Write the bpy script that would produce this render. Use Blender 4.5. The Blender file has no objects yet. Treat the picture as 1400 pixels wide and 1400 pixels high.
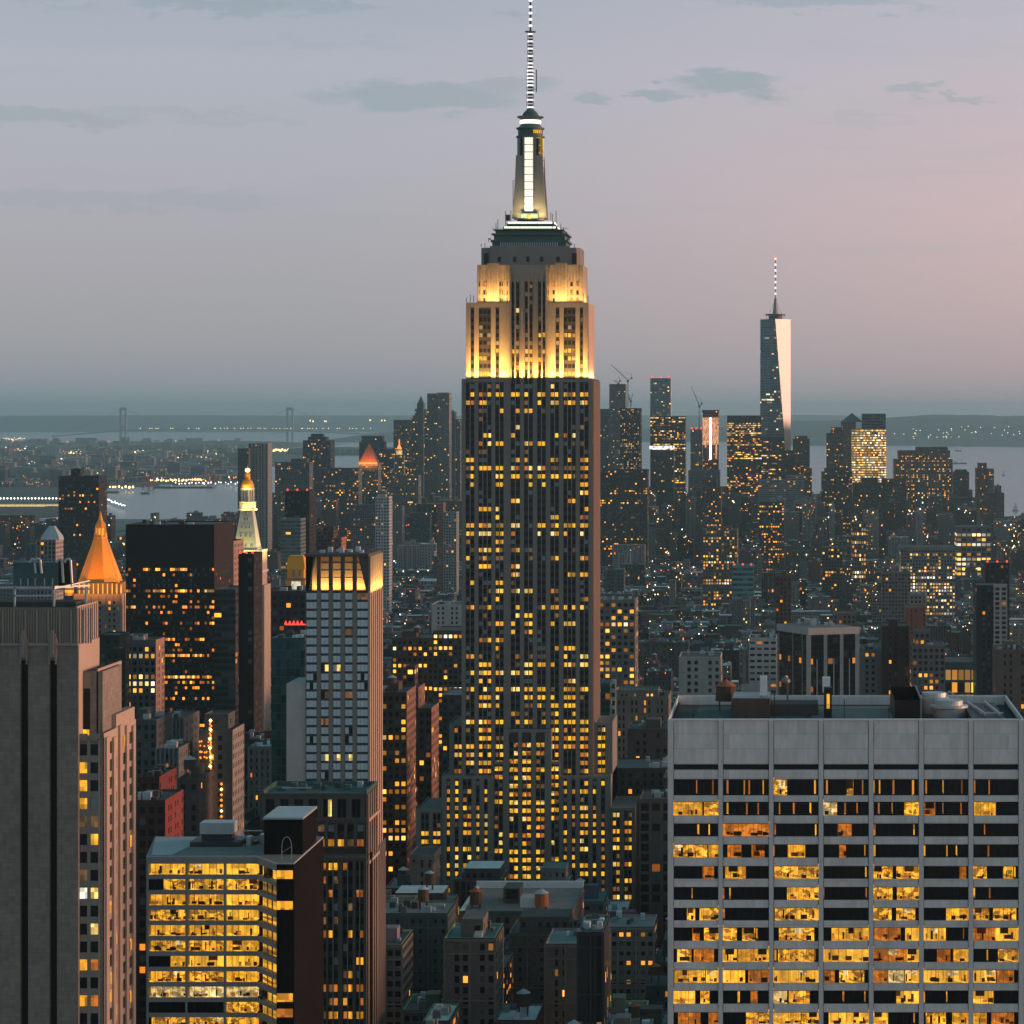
import bpy, math, random
import numpy as np
from mathutils import Vector

R = math.radians
sc = bpy.context.scene
COL = sc.collection
F, VX, HY, H = 3900.0, 1090.0, 566.0, 260.0     # focal length and horizon of the photograph in its own pixels, eye height in metres

# ------------------------------------------------------------------ camera
cd = bpy.data.cameras.new('camera')
cam = bpy.data.objects.new('camera', cd)
COL.objects.link(cam)
cam.location = (0, 0, H)
cam.rotation_euler = (R(90), 0, 0)
cd.sensor_width = 36
cd.lens = F / 1400 * 36
cd.shift_x = (700 - VX) / 1400
cd.shift_y = -(700 - HY) / 1400
cd.clip_start = 5
cd.clip_end = 200000
sc.camera = cam

# ------------------------------------------------------------------ exposure and sampling
sc.view_settings.view_transform = 'Standard'
sc.view_settings.look = 'None'
sc.view_settings.gamma = 1
sc.view_settings.exposure = 0.0
cy = sc.cycles
cy.use_denoising = True
cy.max_bounces = 4
cy.diffuse_bounces = 2
cy.glossy_bounces = 2
cy.transmission_bounces = 1
cy.volume_bounces = 1
cy.sample_clamp_indirect = 2.0
cy.use_adaptive_sampling = False


class NT:
    """small node builder"""
    def __init__(s, tree):
        s.t = tree

    def n(s, kind, **kw):
        d = s.t.nodes.new(kind)
        for k, v in kw.items():
            setattr(d, k, v)
        return d

    def put(s, sock, v):
        if v is None:
            return
        if hasattr(v, 'is_output') or isinstance(v, bpy.types.NodeSocket):
            s.t.links.new(v, sock)
        else:
            if isinstance(v, (tuple, list)) and len(v) == 3 and sock.type == 'RGBA':
                v = (*v, 1)
            sock.default_value = v

    def m(s, op, a, b=None, c=None):
        d = s.n('ShaderNodeMath', operation=op)
        s.put(d.inputs[0], a); s.put(d.inputs[1], b)
        if c is not None:
            s.put(d.inputs[2], c)
        return d.outputs[0]

    def vm(s, op, a, b=None):
        d = s.n('ShaderNodeVectorMath', operation=op)
        s.put(d.inputs[0], a); s.put(d.inputs[1], b)
        return d.outputs[0]

    def mix(s, f, a, b, blend='MIX'):
        d = s.n('ShaderNodeMix', data_type='RGBA', blend_type=blend)
        s.put(d.inputs[0], f); s.put(d.inputs[6], a); s.put(d.inputs[7], b)
        return d.outputs[2]

    def noise(s, vec, scale, detail=2, rough=.5):
        d = s.n('ShaderNodeTexNoise')
        s.put(d.inputs['Vector'], vec)
        d.inputs['Scale'].default_value = scale
        d.inputs['Detail'].default_value = detail
        d.inputs['Roughness'].default_value = rough
        return d.outputs['Fac']

    def ramp(s, f, stops, interp='LINEAR'):
        d = s.n('ShaderNodeValToRGB')
        d.color_ramp.interpolation = interp
        e = d.color_ramp.elements
        while len(e) < len(stops):
            e.new(.5)
        for k, (p, c) in enumerate(stops):
            e[k].position = p
            e[k].color = (*c, 1)
        s.put(d.inputs[0], f)
        return d.outputs[0]

    def maprange(s, v, a, b, c=0., d_=1., smooth=True):
        d = s.n('ShaderNodeMapRange', interpolation_type='SMOOTHSTEP' if smooth else 'LINEAR')
        s.put(d.inputs[0], v)
        for k, x in zip((1, 2, 3, 4), (a, b, c, d_)):
            d.inputs[k].default_value = x
        return d.outputs[0]

    def xyz(s, v):
        d = s.n('ShaderNodeSeparateXYZ'); s.put(d.inputs[0], v)
        return d.outputs

    def comb(s, x, y, z):
        d = s.n('ShaderNodeCombineXYZ')
        s.put(d.inputs[0], x); s.put(d.inputs[1], y); s.put(d.inputs[2], z)
        return d.outputs[0]

    def white(s, vec):
        d = s.n('ShaderNodeTexWhiteNoise', noise_dimensions='3D')
        s.put(d.inputs['Vector'], vec)
        return d.outputs


def lin(r, g, b):
    f = lambda c: (c / 255 / 12.92) if c / 255 <= .04045 else ((c / 255 + .055) / 1.055) ** 2.4
    return (f(r), f(g), f(b))


# ------------------------------------------------------------------ dusk sky
SUN_EL, SUN_AZ = R(5.0), R(83.0)                 # azimuth from +Y (down the avenues) towards +X (west)
w = bpy.data.worlds.new('World')
sc.world = w
w.use_nodes = True
w.node_tree.nodes.clear()
T = NT(w.node_tree)
tc = T.n('ShaderNodeTexCoord').outputs['Generated']
x, y, z = T.xyz(tc)
elev = T.maprange(z, -0.02, 0.62, 0, 1, False)
def sp(v): return (v + .02) / .64
skycol = T.ramp(elev, [(0, lin(138, 156, 168)), (sp(0.0), lin(142, 157, 170)), (sp(.018), lin(150, 156, 172)), (sp(.05), lin(156, 156, 176)),
                       (sp(.085), lin(165, 164, 183)), (sp(.12), lin(168, 169, 187)), (sp(.15), lin(156, 163, 181)), (sp(.3), lin(104, 142, 158)), (1, lin(52, 108, 120))])
pink = T.ramp(elev, [(0, lin(172, 156, 170)), (sp(.03), lin(190, 164, 178)), (sp(.07), lin(204, 171, 184)), (sp(.15), lin(182, 176, 192)), (sp(.3), lin(112, 142, 158)), (1, lin(52, 108, 120))])
west = T.maprange(x, -.19, .16, 0, 1, True)
c0 = T.mix(west, skycol, pink)
glow = T.maprange(x, .25, .95, 0, 1)
lowz = T.maprange(z, .0, .45, 1, 0)
c0 = T.mix(T.m('MULTIPLY', glow, lowz), c0, (.95, .62, .52))
# thin cloud bands: long stretched blobs in directions over the bay
yy = T.m('MAXIMUM', y, .05)
u, v = T.m('DIVIDE', x, yy), T.m('DIVIDE', z, yy)
warp = T.n('ShaderNodeTexNoise')
T.put(warp.inputs['Vector'], T.comb(u, T.m('MULTIPLY', v, 3.5), 0))
warp.inputs['Scale'].default_value = 52
warp.inputs['Detail'].default_value = 6
warp.inputs['Roughness'].default_value = .62
wx, wy, wz = T.xyz(warp.outputs['Color'])
u2 = T.m('ADD', u, T.m('MULTIPLY', T.m('SUBTRACT', wx, .5), .05))
v2 = T.m('ADD', v, T.m('MULTIPLY', T.m('SUBTRACT', wy, .5), .019))
cl = None
for px, py, rx, ry, a in [(570, 132, 160, 25, .8), (660, 118, 110, 14, .6), (815, 131, 40, 11, .7), (898, 126, 24, 13, .8), (1000, 116, 85, 21, .85), (1245, 122, 45, 10, .55),
                          (1320, 131, 22, 7, .5), (60, 163, 150, 15, .6), (150, 275, 280, 15, .42), (250, 150, 120, 9, .3), (420, 60, 160, 9, .2), (300, 5, 130, 15, .75), (460, 2, 90, 10, .6),
                          (1130, 3, 160, 12, .6), (690, 18, 40, 8, .4), (1180, 160, 80, 7, .2), (330, 166, 90, 8, .25), (90, 3, 60, 8, .3)]:
    du = T.m('DIVIDE', T.m('SUBTRACT', u2, (px - VX) / F), rx / F)
    dv = T.m('DIVIDE', T.m('SUBTRACT', v2, (HY - py) / F), ry / F)
    r2 = T.m('ADD', T.m('MULTIPLY', du, du), T.m('MULTIPLY', dv, dv))
    k = T.m('MULTIPLY', T.maprange(r2, .2, 1.25, 1, 0), a)
    cl = k if cl is None else T.m('MAXIMUM', cl, k)
streak = T.noise(T.comb(u, T.m('MULTIPLY', v, 9), 3), 9, 5, .6)
c1 = T.mix(T.m('MULTIPLY', T.maprange(streak, .48, .75), .22), c0, lin(150, 160, 172))
c1 = T.mix(T.m('MULTIPLY', cl, .85), c1, lin(134, 150, 166))
skyt = T.n('ShaderNodeTexSky', sky_type='NISHITA', sun_disc=False, sun_elevation=SUN_EL, sun_rotation=SUN_AZ)
bgA = T.n('ShaderNodeBackground'); T.put(bgA.inputs[0], c1); bgA.inputs[1].default_value = 0.91
bgB = T.n('ShaderNodeBackground'); T.put(bgB.inputs[0], skyt.outputs[0]); bgB.inputs[1].default_value = 0.05
add = T.n('ShaderNodeAddShader')
w.node_tree.links.new(bgA.outputs[0], add.inputs[0]); w.node_tree.links.new(bgB.outputs[0], add.inputs[1])
wo = T.n('ShaderNodeOutputWorld'); w.node_tree.links.new(add.outputs[0], wo.inputs[0])
w.cycles.sampling_method = 'MANUAL'
w.cycles.sample_map_resolution = 512

# ------------------------------------------------------------------ afterglow from the west
sl = bpy.data.lights.new('sun', 'SUN')
sl.energy = 3.2
sl.angle = R(14)
sl.color = (1.0, .50, .34)
sun = bpy.data.objects.new('sun', sl)
COL.objects.link(sun)
sd = Vector((math.sin(SUN_AZ) * math.cos(SUN_EL), math.cos(SUN_AZ) * math.cos(SUN_EL), math.sin(SUN_EL)))
sun.rotation_euler = sd.to_track_quat('Z', 'Y').to_euler()
sun.location = (300, 300, 900)

# ------------------------------------------------------------------ materials
MATS = {}


def newmat(name):
    m = bpy.data.materials.new(name)
    m.use_nodes = True
    m.node_tree.nodes.clear()
    MATS[name] = m
    t = NT(m.node_tree)
    out = t.n('ShaderNodeOutputMaterial')
    b = t.n('ShaderNodeBsdfPrincipled')
    m.node_tree.links.new(b.outputs[0], out.inputs[0])
    m.cycles.emission_sampling = 'NONE'
    return m, t, b


def surf(name, col, rough=.8, metal=0., nscale=.25, amt=.25, spec=.3, streak=True, joints=None):
    m, t, b = newmat(name)
    pos = t.n('ShaderNodeNewGeometry').outputs['Position']
    px_, py_, pz_ = t.xyz(pos)
    st = t.comb(px_, py_, t.m('MULTIPLY', pz_, .22 if streak else 1.))
    f = t.noise(st, nscale * 2.2, 5, .65)
    f2 = t.noise(pos, nscale * .18, 3, .6)
    k = t.m('ADD', t.m('MULTIPLY', t.m('SUBTRACT', f, .5), 2 * amt), t.m('ADD', 1, t.m('MULTIPLY', t.m('SUBTRACT', f2, .5), 1.6 * amt)))
    if joints:
        jx, jz, ja = joints
        cell = t.white(t.comb(t.m('FLOOR', t.m('DIVIDE', t.m('ADD', px_, py_), jx)), 0, t.m('FLOOR', t.m('DIVIDE', pz_, jz))))[0]
        k = t.m('MULTIPLY', k, t.m('ADD', 1 - ja / 2, t.m('MULTIPLY', cell, ja)))
        fz = t.m('FRACT', t.m('DIVIDE', pz_, jz))
        k = t.m('MULTIPLY', k, t.m('SUBTRACT', 1, t.m('MULTIPLY', t.m('LESS_THAN', fz, .06), ja)))
    c = t.mix(1., (*col, 1), t.comb(k, k, k), 'MULTIPLY')
    t.put(b.inputs['Base Color'], c)
    b.inputs['Roughness'].default_value = rough
    b.inputs['Metallic'].default_value = metal
    b.inputs['Specular IOR Level'].default_value = spec
    return m


def glow_mat(name, col, strength, patt=True, scale=1.1, depth=.85, base=(.05, .04, .03)):
    """lit window: blinds, lamps and things inside vary over the panes"""
    m, t, b = newmat(name)
    b.inputs['Base Color'].default_value = (*base, 1)
    b.inputs['Roughness'].default_value = .4
    k = strength
    if patt:
        pos = t.n('ShaderNodeNewGeometry').outputs['Position']
        px_, py_, pz_ = t.xyz(pos)
        h_ = t.m('ADD', px_, t.m('MULTIPLY', py_, 1.3))
        wn = t.white(t.comb(t.m('FLOOR', t.m('MULTIPLY', h_, .9 * scale)), 0, t.m('FLOOR', t.m('MULTIPLY', pz_, .27))))
        n1 = t.noise(t.comb(h_, 0, pz_), 1.0 * scale, 3, .7)
        k = t.m('MULTIPLY', t.m('ADD', 1 - depth + .1, t.m('MULTIPLY', wn[0], depth * 1.05)), t.m('ADD', .55, t.m('MULTIPLY', n1, .9)))
        k = t.m('MULTIPLY', k, strength)
    t.put(b.inputs['Emission Color'], (*col, 1))
    t.put(b.inputs['Emission Strength'], k)
    return m


def room_mat(name, ca, cb, strength, seed, clutter=.5):
    """an office seen through its window: wall panels, ceiling light, dark clutter near the floor"""
    m, t, b = newmat(name)
    b.inputs['Base Color'].default_value = (.25, .2, .12, 1)
    pos = t.n('ShaderNodeNewGeometry').outputs['Position']
    px_, py_, pz_ = t.xyz(pos)
    h_ = t.m('ADD', px_, t.m('ADD', t.m('MULTIPLY', py_, .7), seed * 7.3))
    pan = t.white(t.comb(t.m('FLOOR', t.m('MULTIPLY', h_, .55)), seed, t.m('FLOOR', t.m('MULTIPLY', pz_, .25))))
    det = t.n('ShaderNodeTexVoronoi', distance='CHEBYCHEV')
    t.put(det.inputs['Vector'], t.comb(t.m('MULTIPLY', h_, 1.5), seed, t.m('MULTIPLY', pz_, 1.4)))
    det.inputs['Scale'].default_value = 1.
    dx = t.xyz(det.outputs['Color'])[0]
    nn = t.noise(t.comb(t.m('MULTIPLY', h_, .8), seed, t.m('MULTIPLY', pz_, 1.1)), .9, 2, .6)
    dark = t.maprange(nn, .44 + .1 * (1 - clutter), .52 + .1 * (1 - clutter), 1. - .85 * clutter, 1)
    thin = t.white(t.comb(t.m('FLOOR', t.m('MULTIPLY', h_, 1.9)), seed + 9, t.m('FLOOR', t.m('MULTIPLY', pz_, .25))))[0]
    slit = t.m('GREATER_THAN', t.m('FRACT', t.m('MULTIPLY', h_, .55)), .07)
    k = t.m('MULTIPLY', t.m('ADD', .42, t.m('MULTIPLY', pan[0], .7)), t.m('ADD', .72, t.m('MULTIPLY', thin, .4)))
    k = t.m('MULTIPLY', k, t.m('ADD', .45, t.m('MULTIPLY', slit, .55)))
    k = t.m('MULTIPLY', t.m('MULTIPLY', k, dark), strength)
    c = t.mix(dx, (*ca, 1), (*cb, 1))
    t.put(b.inputs['Emission Color'], c)
    t.put(b.inputs['Emission Strength'], k)
    return m


surf('afterglow_side_stone', (.27, .185, .14), .85, nscale=.2, amt=.2)  # west-face stone, pink of the afterglow put into its colour
surf('black_wall', (.014, .012, .012), .95, amt=.5, spec=.02)
surf('limestone', (.245, .225, .20), .85, nscale=.12, amt=.16)
surf('limestone_pale', (.33, .29, .24), .85, nscale=.12, amt=.12)
surf('spandrel', (.042, .041, .041), .6, nscale=.3, amt=.2, spec=.4)
surf('mullion', (.30, .28, .26), .4, .6, amt=.1)
surf('bronze', (.022, .018, .016), .5, .3, amt=.3)
surf('travertine', (.80, .735, .70), .7, nscale=.5, amt=.24, joints=(1.9, 3.3, .16))
surf('travertine_rib', (.76, .70, .67), .7, nscale=.5, amt=.2)
surf('tan_brick', (.26, .22, .185), .9, nscale=.5, amt=.32, joints=(1.3, .9, .22))
surf('tan_stone', (.30, .26, .22), .85, nscale=.3, amt=.16)
surf('afterglow_stone', (.50, .37, .29), .85, nscale=.3, amt=.14)  # lit copy of the wall stone, western afterglow put into its colour
surf('dark_brown', (.055, .045, .040), .7, nscale=.3, amt=.3)
surf('dark_stone', (.11, .092, .080), .85, nscale=.3, amt=.25)
surf('brown_brick', (.13, .085, .065), .9, nscale=.3, amt=.25, joints=(1.4, 1., .14))
surf('red_brick', (.30, .075, .055), .9, nscale=.3, amt=.25, joints=(1.2, .9, .14))
surf('grey_concrete', (.30, .29, .28), .85, nscale=.3, amt=.2)
surf('pale_concrete', (.50, .48, .46), .8, nscale=.3, amt=.16, joints=(3.2, 3.6, .06))
surf('white_paint', (.82, .83, .83), .6, nscale=.3, amt=.12)
surf('black_glass', (.008, .009, .010), .25, spec=.25, amt=.2)
surf('dark_glass', (.012, .014, .016), .22, spec=.3, amt=.3)
surf('rib_white', (.44, .43, .42), .7, amt=.2)
surf('sky_tint_glass', (.60, .74, .80), .35, .25, nscale=.5, amt=.22, streak=False)  # pale sky-lit look of the panes put into the base colour
surf('teal_glass', (.07, .22, .23), .2, .5, nscale=.3, amt=.3)
surf('copper_green', (.075, .14, .13), .6, .2, amt=.25)
surf('aluminium', (.24, .24, .225), .5, .4, nscale=.3, amt=.15)
surf('steel_dark', (.06, .06, .062), .5, .4)
surf('wood', (.10, .062, .042), .9, nscale=1.2, amt=.3)
surf('terracotta', (.38, .13, .07), .9, amt=.2)
surf('zinc', (.50, .55, .56), .45, .3, amt=.2)
surf('roof_tar', (.06, .065, .065), .9, nscale=.15, amt=.5, streak=False)
surf('roof_gravel', (.24, .22, .20), .95, nscale=.15, amt=.45, streak=False)
surf('roof_silver', (.42, .44, .45), .6, nscale=.12, amt=.35, streak=False)
surf('roof_green', (.07, .12, .11), .8, nscale=.15, amt=.4, streak=False)
surf('gold_leaf', (.95, .42, .045), .45, .2, nscale=.8, amt=.12)
surf('marble', (.62, .62, .55), .7, nscale=.4, amt=.1)
surf('red_steel', (.45, .05, .04), .6)
surf('bridge_steel', (.25, .32, .33), .6)
surf('asphalt', (.05, .05, .05), .9, nscale=.05, amt=.3, streak=False)
surf('pavement', (.22, .22, .21), .9, nscale=.1, amt=.2, streak=False)
surf('west_sky_glass', (.40, .37, .38), .5, .8, nscale=.3, amt=.05)  # paler copy of the tower glass, west-sky reflection put into its colour
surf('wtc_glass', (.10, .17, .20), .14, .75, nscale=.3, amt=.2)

glow_mat('win_yellow', (1., .50, .03), 1.3)
glow_mat('win_gold', (1., .42, .025), 1.15)
glow_mat('win_pale', (1., .68, .20), 1.3)
glow_mat('win_amber', (.9, .27, .035), .62)
glow_mat('win_dim', (.8, .42, .16), .22)
glow_mat('win_white', (1., .92, .72), 1.5)
surf('win_blind', (.26, .30, .31), .6, nscale=.8, amt=.4, streak=False)
glow_mat('lamp_white', (1., .97, .92), 4.5, False)
glow_mat('lamp_warm', (1., .62, .22), 5., False)
glow_mat('lamp_orange', (1., .22, .02), 2.4, False)
glow_mat('lamp_red', (1., .05, .03), 2.2, False)
glow_mat('strip_white', (1., .93, .80), 1.7, False)
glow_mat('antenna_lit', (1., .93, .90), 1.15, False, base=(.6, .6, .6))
glow_mat('site_belt', (1., .95, .9), 1.9, True, .35, .95)
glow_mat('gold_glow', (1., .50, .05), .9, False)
glow_mat('hoarding_light', (1., .45, .22), 1.1)
m, t_, b_ = newmat('mast_window')
b_.inputs['Base Color'].default_value = (.5, .5, .5, 1)
b_.inputs['Emission Color'].default_value = (1, .92, .74, 1)
b_.inputs['Emission Strength'].default_value = 1.0
room_mat('room_yellow', (1., .40, .012), (1., .50, .035), 1.25, 1, .5)
room_mat('room_bright', (1., .44, .02), (1., .54, .05), 1.45, 2, .25)
room_mat('room_amber', (.95, .22, .01), (1., .32, .02), .7, 3, .6)
room_mat('room_busy', (1., .38, .012), (1., .52, .05), 1.35, 4, .95)
room_mat('room_white', (1., .60, .15), (1., .80, .4), 1.2, 5, .8)


def facade_material():
    """masonry or curtain wall with a window grid: one cell of the UV map is one window bay of one storey"""
    m, t, b = newmat('facade')
    ca = t.n('ShaderNodeAttribute', attribute_name='col').outputs['Color']
    pa = t.n('ShaderNodeAttribute', attribute_name='prm').outputs['Vector']
    qa = t.n('ShaderNodeAttribute', attribute_name='prq').outputs['Vector']
    lit, seed, wf = t.xyz(pa)
    tone, hf, gl = t.xyz(qa)
    uv = t.n('ShaderNodeUVMap').outputs[0]
    u, v, _ = t.xyz(uv)
    fu, fv = t.m('FLOOR', u), t.m('FLOOR', v)
    ru, rv = t.m('FRACT', u), t.m('FRACT', v)
    inu = t.m('LESS_THAN', t.m('ABSOLUTE', t.m('SUBTRACT', ru, .5)), t.m('MULTIPLY', wf, .5))
    inv = t.m('LESS_THAN', t.m('ABSOLUTE', t.m('SUBTRACT', rv, .52)), t.m('MULTIPLY', hf, .5))
    below = t.m('LESS_THAN', v, 0)
    win = t.m('MULTIPLY', t.m('MULTIPLY', inu, inv), below)
    c = t.white(t.comb(fu, fv, seed))
    r1 = c[0]
    cx, cyy, cz = t.xyz(c[1])
    row = t.white(t.comb(77.7, fv, seed))[0]
    grp = t.white(t.comb(t.m('FLOOR', t.m('DIVIDE', u, 4)), fv, t.m('ADD', seed, 3.3)))[0]
    sk = t.m('GREATER_THAN', t.m('FRACT', t.m('MULTIPLY', seed, .37)), .55)
    third = t.m('LESS_THAN', t.m('FRACT', t.m('DIVIDE', t.m('ADD', fu, .5), 3)), .34)
    win = t.m('MULTIPLY', win, t.m('SUBTRACT', 1, t.m('MULTIPLY', t.m('MULTIPLY', sk, t.m('LESS_THAN', wf, .56)), third)))
    rr = t.m('POWER', row, 2.2)
    thr = t.m('MULTIPLY', lit, t.m('MULTIPLY', t.m('ADD', .15, t.m('MULTIPLY', rr, 2.1)), t.m('ADD', .25, t.m('MULTIPLY', grp, 1.3))))
    on = t.m('MULTIPLY', t.m('LESS_THAN', r1, thr), win)
    warm = t.ramp(t.m('ADD', t.m('MULTIPLY', cx, .8), t.m('MULTIPLY', tone, .55)),
                  [(0, (1, .20, .015)), (.3, (1, .36, .03)), (.55, (1, .50, .08)), (.8, (1, .72, .34)), (1, (1, .95, .85))])
    stg = t.m('MULTIPLY', on, t.m('ADD', .25, t.m('MULTIPLY', t.m('POWER', cyy, 2.2), 2.6)))
    pos = t.n('ShaderNodeNewGeometry').outputs['Position']
    px_, py_, pz_ = t.xyz(pos)
    g = t.noise(t.comb(px_, py_, t.m('MULTIPLY', pz_, .3)), .18, 4, .65)
    g = t.m('ADD', .62, t.m('MULTIPLY', g, .76))
    band = t.m('SUBTRACT', 1, t.m('MULTIPLY', t.m('LESS_THAN', rv, .07), .22))
    g = t.m('MULTIPLY', g, band)
    wallc = t.mix(1., ca, t.comb(g, g, g), 'MULTIPLY')
    gv = t.m('MULTIPLY', t.m('ADD', .4, cz), 1.)
    gsh = t.m('ADD', .012, t.m('MULTIPLY', t.m('GREATER_THAN', cz, .8), .09))
    glass = t.mix(gl, t.comb(gsh, t.m('MULTIPLY', gsh, 1.15), t.m('MULTIPLY', gsh, 1.2)), t.mix(1., ca, t.comb(gv, gv, gv), 'MULTIPLY'))
    t.put(b.inputs['Base Color'], t.mix(win, wallc, glass))
    t.put(b.inputs['Roughness'], t.m('SUBTRACT', .85, t.m('MULTIPLY', win, .7)))
    t.put(b.inputs['Metallic'], t.m('MULTIPLY', win, t.m('MULTIPLY', gl, .5)))
    b.inputs['Specular IOR Level'].default_value = .25
    t.put(b.inputs['Emission Color'], warm)
    t.put(b.inputs['Emission Strength'], stg)
    # flat roofs and plant
    m, t, b = newmat('roofing')
    ca = t.n('ShaderNodeAttribute', attribute_name='col').outputs['Color']
    pos = t.n('ShaderNodeNewGeometry').outputs['Position']
    n1 = t.noise(pos, .12, 5, .7)
    n2 = t.noise(pos, .9, 3, .6)
    g = t.m('ADD', .35, t.m('ADD', t.m('MULTIPLY', n1, .9), t.m('MULTIPLY', n2, .4)))
    t.put(b.inputs['Base Color'], t.mix(1., ca, t.comb(g, g, g), 'MULTIPLY'))
    b.inputs['Roughness'].default_value = .8


facade_material()

m, t_, b_ = newmat('bay_water')
pos = t_.n('ShaderNodeNewGeometry').outputs['Position']
b_.inputs['Base Color'].default_value = (.12, .19, .21, 1)
b_.inputs['Roughness'].default_value = .22
b_.inputs['Specular IOR Level'].default_value = .5
bp = t_.n('ShaderNodeBump'); bp.inputs['Strength'].default_value = .35; bp.inputs['Distance'].default_value = 6
sx, sy, sz = t_.xyz(pos)
t_.put(bp.inputs['Height'], t_.noise(t_.comb(sx, t_.m('MULTIPLY', sy, .5), 0), .02, 6, .6))
t_.put(b_.inputs['Normal'], bp.outputs[0])

m, t_, b_ = newmat('far_land')
pos = t_.n('ShaderNodeNewGeometry').outputs['Position']
t_.put(b_.inputs['Base Color'], t_.ramp(t_.noise(pos, .004, 8, .7), [(.3, (.025, .045, .035)), (.55, (.05, .07, .055)), (.75, (.12, .12, .11))]))
b_.inputs['Roughness'].default_value = .95

hz = bpy.data.materials.new('haze_air')
hz.use_nodes = True
hz.node_tree.nodes.clear()
_o = hz.node_tree.nodes.new('ShaderNodeOutputMaterial')
_v = hz.node_tree.nodes.new('ShaderNodeVolumePrincipled')
_v.inputs['Color'].default_value = (.64, .96, 1., 1)
_v.inputs['Density'].default_value = 3.3e-5
_v.inputs['Anisotropy'].default_value = 0.6
hz.node_tree.links.new(_v.outputs[0], _o.inputs['Volume'])


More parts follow.
